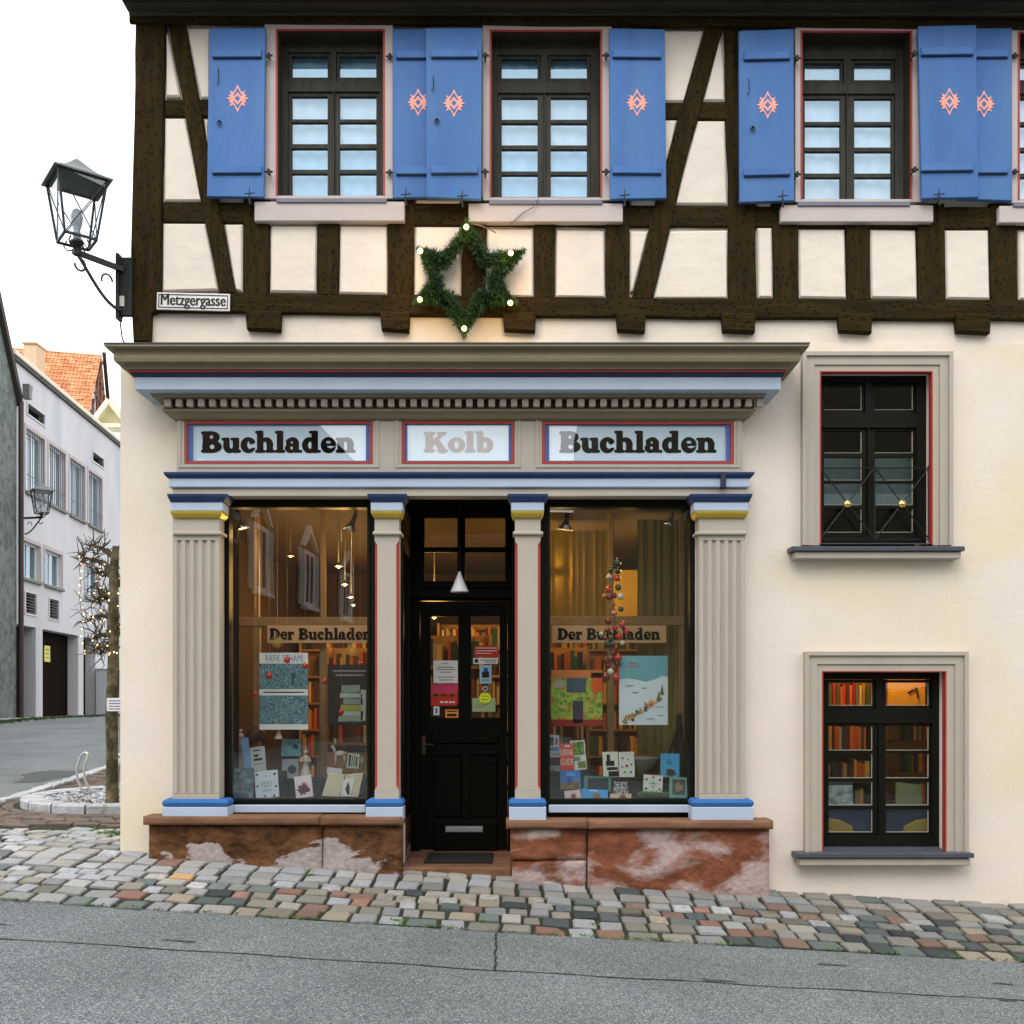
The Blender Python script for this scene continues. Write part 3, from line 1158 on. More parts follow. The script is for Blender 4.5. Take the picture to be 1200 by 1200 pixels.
# plaster infill panels, each cushioned between its timbers
panels = [
    [(196, 39), (202, 60), (212, 115), (195, 115)], [(219, 34), (247, 34), (247, 117), (236, 117)],
    [(194, 140), (218, 140), (238, 237), (193, 237)], [(240, 140), (246, 142), (243, 168)],
    [(192, 263), (242, 263), (257, 341), (191, 343)], [(264, 264), (285, 264), (285, 343), (276, 341)],
    [(318, 265), (372, 265), (371, 344), (317, 343)], [(399, 265), (454, 266), (454, 346), (398, 345)],
    [(487, 267), (540, 267), (540, 348), (486, 348)], [(571, 269), (625, 269), (625, 349), (569, 349)],
    [(652, 270), (708, 271), (709, 350), (651, 349)], [(738, 272), (760, 272), (742, 342), (738, 343)],
    [(784, 272), (852, 271), (852, 351), (765, 351)], [(887, 268), (904, 268), (905, 350), (888, 350)],
    [(935, 270), (989, 270), (991, 351), (936, 350)], [(1019, 270), (1072, 271), (1074, 351), (1020, 350)],
    [(1106, 271), (1157, 271), (1159, 352), (1108, 351)], [(1192, 272), (1278, 272), (1280, 353), (1193, 352)],
    [(774, 37), (825, 37), (802, 121), (774, 121)], [(774, 142), (793, 142), (779, 210)],
    [(843, 46), (848, 80), (849, 120), (823, 120)], [(816, 143), (849, 143), (852, 241), (790, 241)],
    [(487, 234), (540, 235), (540, 241), (487, 240)], [(738, 235), (770, 235), (768, 242), (738, 242)],
    [(886, 238), (903, 238), (903, 244), (887, 244)]]
for q in panels:
    pts = PX(q)
    b = B()
    b.prism(pts, -.022, .010, inset=.014)
    # soften: rounded front
    b.build('infill_panel', PLASTER_IN, house)

# window surrounds, upper storey
def ring_slab(b, o, i, y0, y1, mi=0):
    """frame between outer px rect and inner px rect"""
    b.slab(X(o[0]), X(o[2]), Z(o[3]), Z(o[1]), [(X(i[0]), X(i[2]), Z(i[3]), Z(i[1]))], y0, y1, mi)


def casement(parent_label, fr, panes, yf, glassm, frame_mt, sashes, depth=.06, pane_parent=None):
    """fr: outer frame px rect at depth yf; sashes: list of (rect, [pane rects])"""
    b = B()
    hol = [(X(s[0][0], yf), X(s[0][2], yf), Z(s[0][3], yf), Z(s[0][1], yf)) for s in sashes]
    b.slab(X(fr[0], yf), X(fr[2], yf), Z(fr[3], yf), Z(fr[1], yf), hol, yf, yf + depth)
    w = b.build('window', frame_mt, house)
    for (rect, ps) in sashes:
        b = B()
        hol = [(X(p[0], yf + .02), X(p[2], yf + .02), Z(p[3], yf + .02), Z(p[1], yf + .02)) for p in ps]
        e = .5
        b.slab(X(rect[0] + e, yf), X(rect[2] - e, yf), Z(rect[3] - e, yf), Z(rect[1] + e, yf), hol, yf + .018, yf + .052)
        b.build('sash', frame_mt, w)
        for h in hol:
            b = B()
            b.box(h[0] - .003, h[1] + .003, yf + .036, yf + .040, h[2] - .003, h[3] + .003)
            b.build('pane', glassm, w)
    return w


REVEAL = mat('dark_olive_reveal', (.028, .022, .012), .7, var=.3, scale=6, bump=.3)
BLIND = [mat('sky_tinted_blind', (.42, .66, .86), .8, var=.04, scale=3), mat('white_blind', (.74, .77, .84), .8, var=.05, scale=2)]  # blue of the reflected sky is put into the first blind's colour
ups = [  # opening, surround outer, sill board, frame, pane cols, pane rows, top rows
    dict(o=(325, 39, 452, 233), so=(312, 32, 461, 236), sb=(298, 236, 474, 259), f=(333, 58, 449, 236), c=((342, 384), (398, 441)),
         r=((113, 140), (143.5, 169), (174, 199), (203.5, 229.5)), t=(66, 91), red='both', bl=0),
    dict(o=(574, 40, 705, 235), so=(566, 33, 716, 238), sb=(549, 238, 730, 260), f=(577, 60, 700, 236), c=((588, 630), (645.5, 688)),
         r=((114.5, 140.5), (144.5, 170.5), (175, 201), (205, 231)), t=(69, 92), red='both', bl=0),
    dict(o=(936, 41, 1066, 237), so=(930, 34, 1077, 240), sb=(915, 240, 1094, 260), f=(938, 62, 1052, 237), c=((943, 985), (1001, 1045)),
         r=((115.5, 143), (147, 173), (177.5, 203.5), (208, 234)), t=(74, 94), red='both', bl=1),
    dict(o=(1189, 42, 1319, 238), so=(1180, 35, 1330, 241), sb=(1171, 241, 1345, 261), f=(1186, 62, 1300, 237), c=((1191, 1233), (1250, 1293)),
         r=((115.5, 143), (147, 173), (177.5, 203.5), (208, 234)), t=(74, 94), red='both', bl=1)]
for u in ups:
    b = B()
    ring_slab(b, u['so'], u['o'], -.050, .011)
    pbox(b, u['sb'][0], u['sb'][1], u['sb'][2], u['sb'][3], -.075, .01, c=.006, at=-.075)
    sr = b.build('window_surround', TAUPE_P, house)
    b = B()
    o = u['o']
    i_ = (o[0] + 3, o[1] + 3, o[2] - 3, o[3] + 6)
    b.slab(X(o[0]), X(o[2]), Z(o[3]), Z(o[1]), [(X(o[0] + 2.2), X(o[2] - 2.2), Z(o[3]) - 1, Z(o[1] + 2.2))], -.054, -.0495)
    b.build('red_liner', RED, sr)
    b = B()
    b.slab(X(o[0]) - .012, X(o[2]) + .012, Z(o[3]) - .006, Z(o[1]) + .012, [(X(o[0] + 1.5), X(o[2] - 1.5), Z(o[3]) + .001, Z(o[1] + 1.5))], .302, .306)
    b.build('reveal_back', BLACKP, sr)
    b = B()
    b.slab(X(o[0]) + .001, X(o[2]) - .001, Z(o[3]) + .001, Z(o[1]) - .001, [(X(o[0] + 2.4), X(o[2] - 2.4), Z(o[3]) - 1, Z(o[1] + 2.6))], -.048, .30)
    b.build('reveal_lining', REVEAL, sr)
    b = B()
    pbox(b, o[0] - 1, o[3] - 1, o[2] + 1, o[3] + 4, -.088, .28, c=.003, at=-.088)
    b.build('window_sill', mat('grey_violet_sill', (.16, .165, .21), .5), house)
    f = u['f']
    c0, c1 = u['c']
    t = u['t']
    rw = u['r']
    mid = (c0[1] + c1[0]) / 2
    sa = [((c0[0] - 5, t[0] - 5, c0[1] + 4, t[1] + 4), [(c0[0], t[0], c0[1], t[1])]),
          ((c1[0] - 4, t[0] - 5, c1[1] + 4, t[1] + 4), [(c1[0], t[0], c1[1], t[1])]),
          ((c0[0] - 5, rw[0][0] - 6, mid - .6, rw[3][1] + 3.5), [(c0[0], a, c0[1], c) for a, c in rw]),
          ((mid + .6, rw[0][0] - 6, c1[1] + 4, rw[3][1] + 3.5), [(c1[0], a, c1[1], c) for a, c in rw])]
    casement('', (o[0] - 4, o[1] - 4, o[2] + 8, o[3] + 3), None, .09, GLASS_UP, FRAME, sa, depth=.07)
    b = B()
    b = B()
    nx_, nz_ = 30, 26
    x0, x1, z0, z1 = X(f[0] - 2, .2), X(f[2] + 2, .2), Z(f[3], .2), Z(f[1], .2)
    vs = [(x0 + (x1 - x0) * i / nx_, .175 + .006 * sin(i * 1.3) + .004 * sin(j * .7 + i * .2), z0 + (z1 - z0) * j / nz_) for j in range(nz_ + 1) for i in range(nx_ + 1)]
    fs = [(j * (nx_ + 1) + i, j * (nx_ + 1) + i + 1, (j + 1) * (nx_ + 1) + i + 1, (j + 1) * (nx_ + 1) + i) for j in range(nz_) for i in range(nx_)]
    mi = []
    b.add(vs, fs)
    o_ = b.build('curtain', [BLIND[u['bl']], BLIND[1]], house, smooth=True)
    if u['bl'] == 0:
        for p in o_.data.polygons:
            j = p.index // nx_
            i = p.index % nx_
            fr_ = j / nz_
            lim = .36 - .12 * abs(i - nx_ / 2) / (nx_ / 2) * .6
            p.material_index = 1 if (lim < fr_ < .62) else 0

# shutters
def emblem_mesh():
    sal, blu = [], []
    pts = []
    n = 32
    for i in range(n):
        t = 2 * pi * i / n + pi / 2
        k = i % 16
        if i % 2 == 0:
            r_ = .093 if k == 0 else (.090 - .006 * (i % 4))
            if k in (0,): r_ = .103
            elif k in (2, 14): r_ = .066
            else: r_ = .086 if i % 4 == 0 else .074
        else:
            r_ = .058
        pts.append((r_ * cos(t), r_ * sin(t)))
    pts = [(p[0] * .98, p[1]) for p in pts]
    b = B()
    b.add([(p[0], 0, p[1]) for p in pts] + [(0, 0, 0)], [(i, (i + 1) % n, n) for i in range(n)], 0)

    b.add([(-.050, 0.0004, 0), (0, 0.0004, -.108), (.050, 0.0004, 0), (0, 0.0004, .108)], [(0, 1, 2, 3)], 0)

    def dia(w, h, cz, y, mi, cut=None):
        if cut is None:
            b.add([(-w, y, cz), (0, y, cz - h), (w, y, cz), (0, y, cz + h)], [(0, 1, 2, 3)], mi)
        else:
            a = [(-w, y, cz), (0, y, cz - h), (w, y, cz), (0, y, cz + h)]
            c = [(-cut[0], y, cz), (0, y, cz - cut[1]), (cut[0], y, cz), (0, y, cz + cut[1])]
            b.add(a + c, [(i, (i + 1) % 4, 4 + (i + 1) % 4, 4 + i) for i in range(4)], mi)
    dia(.019, .024, 0, -.0012, 1)
    for s in (-1, 1):   # blue chevrons above and below
        b.add([(-.034, -.0012, s * .022), (0, -.0012, s * .082), (.034, -.0012, s * .022), (.024, -.0012, s * .021), (0, -.0012, s * .050), (-.024, -.0012, s * .021)],
              [(0, 1, 4, 5), (1, 2, 3, 4)] if s < 0 else [(5, 4, 1, 0), (4, 3, 2, 1)], 1)
    # flip to face -y
    b.f = [f[::-1] for f in b.f] if False else b.f
    return b


EMB = emblem_mesh()


def shutter(pts, yf, emb, hinge, ring=None, hook=None, lab=None):
    b = B()
    q = PX(pts, yf)
    b.prism(q, yf, yf + .034, inset=.004)
    sh = b.build('shutter', SHUT, house, label=lab)
    xl, xr = min(p[0] for p in pts), max(p[0] for p in pts)
    for zt, zb in ((56.5, 65.5), (193, 201.5)):
        b = B()
        a0, a1 = xl + 6, xr - 5
        if hinge == 'L': a0, a1 = xl + 4, xr - 6
        sl = (pts[1][1] - pts[0][1]) / (xr - xl) * (a1 - a0) * .6
        b.prism(PX([(a0, zt + (pts[0][1] - 32)), (a1, zt + (pts[0][1] - 32) + sl), (a1, zb + (pts[0][1] - 32) + sl), (a0, zb + (pts[0][1] - 32))], yf - .022), yf - .022, yf + .001, inset=.004)
        b.build('batten', SHUT, sh)
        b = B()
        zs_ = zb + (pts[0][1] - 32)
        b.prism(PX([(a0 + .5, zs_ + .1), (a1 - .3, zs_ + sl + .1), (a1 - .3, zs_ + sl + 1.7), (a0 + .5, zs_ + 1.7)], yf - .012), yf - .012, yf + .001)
        b.build('batten_edge_bar', NAVY, sh)  # thin navy bar along the batten's lower edge
        hx = xr + 3.5 if hinge == 'R' else xl - 3.5
        b = B()
        zz = Z((zt + zb) / 2 + 2 + (pts[0][1] - 32), yf)
        b.tube([(X(hx - 4.5, yf), yf + .012, zz), (X(hx + 4.5, yf), yf + .012, zz)], .008, 6)
        b.tube([(X(hx, yf), yf + .006, zz - .022), (X(hx, yf), yf + .006, zz + .016)], .012, 6)
        b.tube([(X(hx, yf), yf + .006, zz), (X(hx, yf), .0, zz)], .007, 6)
        b.build('hinge', GREYIRON, sh)
    if emb:
        e = B()
        e.v = [(p[0] * 1.04 + X(emb[0], yf), p[1] + yf - .003, p[2] * 1.0 + Z(emb[1], yf)) for p in EMB.v]
        e.f, e.m = list(EMB.f), list(EMB.m)
        if len(emb) > 2:   # overlapped by its neighbour: keep within the leaf
            pass
        e.build('star_emblem', [SALMON, SHUT], sh)
    if ring:
        b = B()
        c = P(ring[0], ring[1], yf)
        b.tube([(c[0] + .016 * cos(t), yf - .012, c[2] - .014 + .016 * sin(t)) for t in [2 * pi * k / 12 for k in range(13)]], .004, 5)
        b.ball((c[0], yf - .004, c[2] + .006), .010, 6)
        b.build('ring_pull', GREYIRON, sh)
    if hook:
        b = B()
        c = P(hook[0], hook[1], yf)
        b.tube([(c[0], yf - .006, c[2]), (c[0] + .002, yf - .014, c[2] - .01), (c[0] + .004, yf - .012, c[2] - .10), (c[0] - .006, yf - .014, c[2] - .125), (c[0] - .012, yf - .018, c[2] - .115)], .0035, 5)
        b.build('hook', GREYIRON, sh)
    return sh


def shutter_dog(px, py, y):
    b = B()
    c = P(px, py, y)
    b.tube([(c[0], .0, c[2] - .03), (c[0], y - .01, c[2] - .03)], .006, 6)
    b.tube([(c[0], y - .012, c[2] + .062), (c[0] - .004, y - .014, c[2]), (c[0] + .002, y - .012, c[2] - .07)], [.003, .006, .009], 6)
    b.tube([(c[0] - .04, y - .012, c[2] + .012), (c[0] + .04, y - .012, c[2] + .020)], .004, 6)
    b.build('shutter_dog', GREYIRON, house)


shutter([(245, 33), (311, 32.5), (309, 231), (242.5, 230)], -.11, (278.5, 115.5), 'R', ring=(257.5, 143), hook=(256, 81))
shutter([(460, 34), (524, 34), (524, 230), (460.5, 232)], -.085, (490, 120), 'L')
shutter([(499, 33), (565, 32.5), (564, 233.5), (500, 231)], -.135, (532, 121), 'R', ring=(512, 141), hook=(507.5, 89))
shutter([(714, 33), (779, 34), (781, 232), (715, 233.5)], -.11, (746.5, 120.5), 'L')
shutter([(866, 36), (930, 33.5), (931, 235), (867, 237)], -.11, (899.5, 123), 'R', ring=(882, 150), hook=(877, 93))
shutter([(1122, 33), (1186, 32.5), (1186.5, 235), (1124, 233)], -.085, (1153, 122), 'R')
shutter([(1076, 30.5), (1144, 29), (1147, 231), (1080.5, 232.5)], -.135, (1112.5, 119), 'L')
for a, c in ((293, 230), (476, 231), (542, 233), (732, 232), (917, 233), (1100, 231)):
    shutter_dog(a, c, -.145)

# roof edge
EAVE = mat('dark_eave_board', (.018, .016, .012), .8, var=.35, scale=8, bump=.4, stretch=(.3, 1, 1))
EAVE2 = mat('weathered_eave_moulding', (.048, .042, .032), .7, var=.4, scale=10, bump=.5, stretch=(.12, 1, 2))
b = B()
b.box(X(153), 9.3, -.34, .02, 6.86, 6.90)
b.build('soffit', EAVE, house)
b = B()
b.box(X(153) - .02, 9.3, -.38, -.34, 6.83, 7.02, c=.01)
b.build('fascia_board', EAVE, house)
b = B()
zt = Z(24)
b.box(X(155), 9.2, -.085, -.001, zt - .012, zt + .045, c=.010)
b.box(X(154), 9.2, -.16, -.03, zt + .046, 6.858, c=.012)
b.build('eave_moulding', EAVE2, house)
b = B()
b.add([(X(150), -.46, 7.05), (9.3, -.46, 7.05), (9.3, 4.4, 11.6), (X(150), 4.4, 11.6), (9.3, 9.9, 6.9), (X(150), 9.9, 6.9)],
      [(0, 1, 2, 3), (3, 2, 4, 5)])
b.add([(X(150), -.46, 7.03), (9.3, -.46, 7.03), (9.3, 9.9, 6.97), (X(150), 9.9, 6.97)], [(0, 3, 2, 1)])
b.add([(X(151), -.36, 7.0), (X(151), 9.7, 6.98), (X(151), 4.4, 11.4)], [(0, 2, 1)])
b.build('roof', ramp_mat('red_roof_tiles', 'wave', [(0, (.20, .07, .035)), (.6, (.30, .11, .055)), (1, (.16, .055, .03))], 6, .85, distort=2, bump=.5), house)

# ------------------------------------------------------------------ shop front
SX0, SX1 = X(207, -.12), X(870, -.12)


def mould(b, prof, y_base=-.12, x0=None, x1=None, mi=0):
    """profile [(out, z)...] swept round left return, front and right return"""
    x0 = SX0 if x0 is None else x0
    x1 = SX1 if x1 is None else x1
    vs = []
    for o, z in prof:
        vs += [(x0 - o, .0, z), (x0 - o, y_base - o, z), (x1 + o, y_base - o, z), (x1 + o, .0, z)]
    fs = []
    n = len(prof)
    for i in range(n - 1):
        for k in range(3):
            fs.append((i * 4 + k, (i + 1) * 4 + k, (i + 1) * 4 + k + 1, i * 4 + k + 1))
    fs.append((0, 1, 2, 3))
    fs.append(((n - 1) * 4 + 3, (n - 1) * 4 + 2, (n - 1) * 4 + 1, (n - 1) * 4))
    b.add(vs, [f[::-1] for f in fs], mi)


def zq(py, out): return Z(py, -.12 - out)


z_top = zq(402, .40)
b = B()
mould(b, [(.40, z_top), (.40, z_top - .022), (.385, z_top - .030), (.352, zq(409, .352)), (.345, zq(413, .345)), (.352, zq(419, .352)), (.345, zq(423.5, .345)), (.295, zq(426, .295)), (.285, zq(431, .285)), (.285, zq(432, .285) - .004), (.05, zq(432, .285) - .004)])
b.build('cornice', TAUPE_D, house)
b = B()
b.add([(SX0 - .40, .0, z_top + .05), (SX0 - .405, -.525, z_top + .004), (SX1 + .405, -.525, z_top + .004), (SX1 + .40, .0, z_top + .05)], [(0, 1, 2, 3)])
b.add([(SX0 - .405, -.525, z_top + .004), (SX0 - .405, -.525, z_top - .006), (SX1 + .405, -.525, z_top - .006), (SX1 + .405, -.525, z_top + .004)], [(0, 1, 2, 3)])
b.build('cornice_flashing', mat('lead_flashing', (.05, .052, .045), .5, metal=.4), house)
b = B()
za = zq(432.5, .285) - .006
mould(b, [(.272, za), (.272, za - .010), (.05, za - .010)])
b.build('red_bead', RED, house)
b = B()
mould(b, [(.262, za - .0115), (.245, za - .036), (.05, za - .036)])
b.build('cornice_fillet', NAVY, house)
b = B()
zb = za - .038
mould(b, [(.235, zb), (.235, zq(456, .235)), (.228, zq(456, .235) - .006), (.05, zq(456, .235) - .006)])
b.build('cornice_band', LTBLUE, house)
zc = zq(456, .235) - .009
b = B()
mould(b, [(.150, zc), (.135, zc - .022), (.02, zc - .022)])
b.build('cornice_bed', TAUPE_D, house)
zd0, zd1 = zc - .024, zc - .092
b = B()
mould(b, [(.070, zd0), (.070, zd1), (.0, zd1)])
b.build('dentil_backing', mat('dark_red_backing', (.060, .014, .009), .7), house)
first = None
nd = 54
dx0, dx1 = X(196, -.24), X(891, -.24)
for i in range(nd):
    cx = dx0 + (dx1 - dx0) * i / (nd - 1)
    if first is None:
        b = B()
        b.box(-.024, .024, -.238, -.189, zd1 + .008, zd0 - .004, c=.003)
        b.v = [(p[0] + house.location.x, p[1] + house.location.y, p[2]) for p in b.v]
        first = b.build('dentil', TAUPE, house)
        first.location.x = cx - house.location.x
    else:
        o = first.copy()
        COL.objects.link(o)
        o.location.x = cx - house.location.x
b = B()
mould(b, [(.085, zd1 - .002), (.08, zd1 - .020), (.055, zd1 - .034), (.03, zd1 - .060), (.012, zd1 - .066), (.0, zd1 - .07)])
b.build('bed_moulding', TAUPE_D, house)
z_f1, z_f0 = zd1 - .072, Z(553, -.12)
# fascia board with recessed sign fields
SIGNS = [(216, 493, 437, 544), (470.5, 493, 603, 544), (635, 493.5, 860, 544)]
b = B()
hol = [(X(s[0], -.12), X(s[2], -.12), Z(s[3], -.12), Z(s[1], -.12)) for s in SIGNS]
b.slab(SX0, SX1, z_f0, z_f1, hol, -.12, -.055)
b.box(SX0, SX1, -.054, -.001, z_f0, z_f1)
b.build('fascia', TAUPE, house)
for s in SIGNS:
    b = B()
    for e, yy_ in ((7, -.126),):
        b.slab(X(s[0] - e, -.12), X(s[2] + e, -.12), Z(s[3] + 4, -.12), Z(s[1] - 6, -.12),
               [(X(s[0] - e + 3, -.12), X(s[2] + e - 3, -.12), Z(s[3] + 1.6, -.12), Z(s[1] - 3, -.12))], -.127, -.119)
    b.build('fascia_moulding', TAUPE, house)
# architrave
b = B()
q0 = Z(553.5, -.18)
mould(b, [(.075, q0), (.075, q0 - .016), (.055, Z(560, -.17)), (.02, Z(560, -.17))], y_base=-.12)
b.build('architrave_cap', DKBLUE, house)
b = B()
za1 = Z(560, -.17) - .002
mould(b, [(.045, za1), (.045, Z(570, -.165)), (.04, Z(571, -.165)), (.01, Z(571, -.165))], y_base=-.12)
b.build('architrave_band', LTBLUE, house)
b = B()
za2 = Z(571, -.165) - .003
mould(b, [(.022, za2), (.022, Z(581, -.14)), (-.06, Z(581, -.14))], y_base=-.12)
b.build('architrave', TAUPE, house)
b = B()
pbox(b, 845, 553, 851, 571, -.20, -.10, c=.003)
b.build('band_clip', NAVY, house)
zcap = Z(581, -.14) - .002


# pilasters
def capital(x0, x1, wide, par):
    # px extents of neck x0..x1
    yb = -.13
    a = B()
    a.add(*frust(x0 - 9, x1 + 9, x0 - 5, x1 + 5, zcap, Z(588, -.2), -.225, -.195))
    a.build('abacus', DKBLUE, par)
    a = B()
    pbox(a, x0 - 4.5, 588.4, x1 + 4, 598.5, -.19, -.02, c=.003)
    a.build('cap_block', LTBLUE, par)
    a = B()
    z0, z1 = Z(606.5, -.18), Z(599, -.18)
    xa, xb = X(x0 - 4, -.18), X(x1 + 3.5, -.18)
    prof = [(-.165, z0), (-.178, z0 + .012), (-.190, z0 + .030), (-.194, z1 - .006), (-.185, z1)]
    vs, fs = [], []
    for y_, z_ in prof:
        e = (-.165 - y_) * .8
        vs += [(xa + .02 - e, -.02, z_), (xa + .02 - e, y_, z_), (xb - .02 + e, y_, z_), (xb - .02 + e, -.02, z_)]
    for i in range(len(prof) - 1):
        for k in range(3):
            fs.append((i * 4 + k, i * 4 + k + 1, (i + 1) * 4 + k + 1, (i + 1) * 4 + k))
    fs += [(0, 3, 2, 1), tuple(range(len(vs) - 4, len(vs)))]
    a.add(vs, fs)
    a.build('gold_band', GOLD, par)
    a = B()
    pbox(a, x0 - 2.5, 622.5, x1 + 3, 626.5, -.175, -.02, c=.006)
    a.build('neck_ring', TAUPE, par)


def frust(a0, a1, b0, b1, zt, zb, yt, yb):
    xa0, xa1, xb0, xb1 = X(a0, yt), X(a1, yt), X(b0, yb), X(b1, yb)
    zm = zt - (zt - zb) * .35
    v = [(xa0, -.02, zt), (xa0, yt, zt), (xa1, yt, zt), (xa1, -.02, zt),
         (xa0 + .004, -.02, zm), (xa0 + .004, yt + .004, zm), (xa1 - .004, yt + .004, zm), (xa1 - .004, -.02, zm),
         (xb0, -.02, zb), (xb0, yb, zb), (xb1, yb, zb), (xb1, -.02, zb)]
    f = [(0, 1, 2, 3), (11, 10, 9, 8)]
    for r in (0, 4):
        for k in range(3):
            f.append((r + k, r + 4 + k, r + 5 + k, r + 1 + k))
    return v, f


def base(x0, x1, par):
    a = B()
    z0, z1 = Z(945.5, -.18), Z(936.5, -.18)
    prof = [(0, z0), (.016, z0 + .008), (.022, z0 + .03), (.014, z1 - .012), (-.006, z1)]
    xa, xb = X(x0, -.19) + .018, X(x1, -.19) - .018
    vs, fs = [], []
    for e, z_ in prof:
        vs += [(xa - e, -.02, z_), (xa - e, -.165 - e, z_), (xb + e, -.165 - e, z_), (xb + e, -.02, z_)]
    for i in range(len(prof) - 1):
        for k in range(3):
            fs.append((i * 4 + k, i * 4 + k + 1, (i + 1) * 4 + k + 1, (i + 1) * 4 + k))
    fs += [(0, 3, 2, 1), tuple(range(len(vs) - 4, len(vs)))]
    a.add(vs, fs)
    a.build('torus', TORUS, par)
    a = B()
    pbox(a, x0, 945.8, x1, 961.5, -.188, -.02, c=.004)
    a.build('plinth', LTBLUE, par)


def fluted(x0t, x1t, x0b, x1b, lab):
    yf = -.15
    xa, xb = (X(x0t, yf) + X(x0b, yf)) / 2, (X(x1t, yf) + X(x1b, yf)) / 2
    w = xb - xa
    zt, zb_ = Z(599, yf), Z(937, yf)
    f1, f0 = Z(633, yf), Z(930, yf)
    b = B()
    b.box(xa, xb, yf, -.02, f1, zt)
    b.box(xa, xb, yf, -.02, zb_, f0)
    # fluted run: section polyline
    n = 5
    pts = [(xa, -.02), (xa, yf)]
    pitch = w / (n + .55)
    fw = pitch * .56
    for i in range(n):
        c = xa + w / 2 + (i - 2) * pitch
        for k in range(8):
            t = pi * k / 7
            pts.append((c - fw / 2 * cos(t), yf + .017 * sin(t)))
    pts += [(xb, yf), (xb, -.02)]
    N_ = len(pts)
    rounds = 4
    b.add([(p[0], p[1], f0 + .002) for p in pts] + [(p[0], p[1], f1 - .002) for p in pts],
          [(i, i + 1, N_ + i + 1, N_ + i) for i in range(N_ - 1)])
    # flute ends closed
    for zz in (f0 + .002, f1 - .002):
        for i in range(n):
            s_ = 2 + i * 8
            cc = [pts[s_ + k] for k in range(8)]
            b.add([(p[0], p[1], zz) for p in cc], [tuple(range(8))])
    o = b.build('pilaster', TAUPE, house)
    capital(x0t, x1t, True, o)
    base(x0b - 10 + 0, x1b + 9.5, o)
    return o


def plain(x0, x1, bx0, bx1):
    yf = -.15
    b = B()
    xa, xb = X(x0, yf), X(x1, yf)
    b.box(xa, xb, yf, -.02, Z(634, yf), Z(599, yf))
    b.box(xa, xb, yf, -.02, Z(937, yf), Z(926, yf))
    c = .020
    zt, zb_ = Z(634, yf) - .001, Z(926, yf) + .001
    sec = [(xa + .001, -.02), (xa + .001, yf + c), (xa + c, yf), (xb - c, yf), (xb - .001, yf + c), (xb - .001, -.02)]
    # chamfer runs carry the red paint
    zt2, zb2 = zt - .03, zb_ + .03
    def sect(z, k): return [(xa + .001, -.02, z), (xa + .001, yf + c * k, z), (xa + c * k + .001, yf, z), (xb - c * k - .001, yf, z), (xb - .001, yf + c * k, z), (xb - .001, -.02, z)]
    lv = [sect(zt, .02), sect(zt2, 1), sect(zb2, 1), sect(zb_, .02)]
    for a_, b_ in zip(lv[:-1], lv[1:]):
        red = a_ is lv[1]
        for k in range(5):
            b.add([a_[k], a_[k + 1], b_[k + 1], b_[k]], [(3, 2, 1, 0)], 1 if (k in (1, 3)) else 0)
    o = b.build('pilaster', [TAUPE, RED], house)
    capital(x0, x1, False, o)
    base(bx0, bx1, o)
    return o


fluted(204.5, 257, 200, 257, '')
fluted(818, 873, 821, 873.5, '')
plain(439, 467.5, 428.5, 472)
plain(603.5, 633.5, 596.5, 640)

# shop windows
ZD_ = Z(936, .12)


def shop_window(x0, x1, g0, g1, s0, s1):
    b = B()
    yf = .02
    b.slab(X(x0, yf), X(x1, yf), Z(957, yf), Z(581, yf) + .03, [(X(g0, yf), X(g1, yf), Z(936.5, yf), Z(595, yf))], yf, yf + .09)
    b.slab(X(g0 - 3.5, yf), X(g1 + 3.5, yf), Z(940, yf), Z(591, yf), [(X(g0, yf), X(g1, yf), Z(936.5, yf), Z(595, yf))], yf - .012, yf - .001)
    w = b.build('shop_window', BLACKP, house)
    b = B()
    b.box(X(g0, yf) - .004, X(g1, yf) + .004, yf + .03, yf + .038, Z(936.5, yf) - .004, Z(595, yf) + .004)
    b.build('pane', GLASS, w)
    b = B()
    xa, xb = max(X(x0), X(262) if x0 < 400 else X(602)), min(X(x1), X(470) if x0 < 400 else X(815))
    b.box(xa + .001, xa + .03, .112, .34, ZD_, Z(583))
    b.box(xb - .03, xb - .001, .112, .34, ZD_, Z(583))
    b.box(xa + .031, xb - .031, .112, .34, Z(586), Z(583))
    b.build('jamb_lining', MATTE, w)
    b = B()
    pbox(b, s0, 943.5, s1, 952.5, -.03, .018, c=.005)
    b.build('stallboard_strip', LTBLUE, w)
    return w


shop_window(258, 442, 269, 430.5, 265, 428)
shop_window(630, 822, 644.5, 808.5, 643, 809)

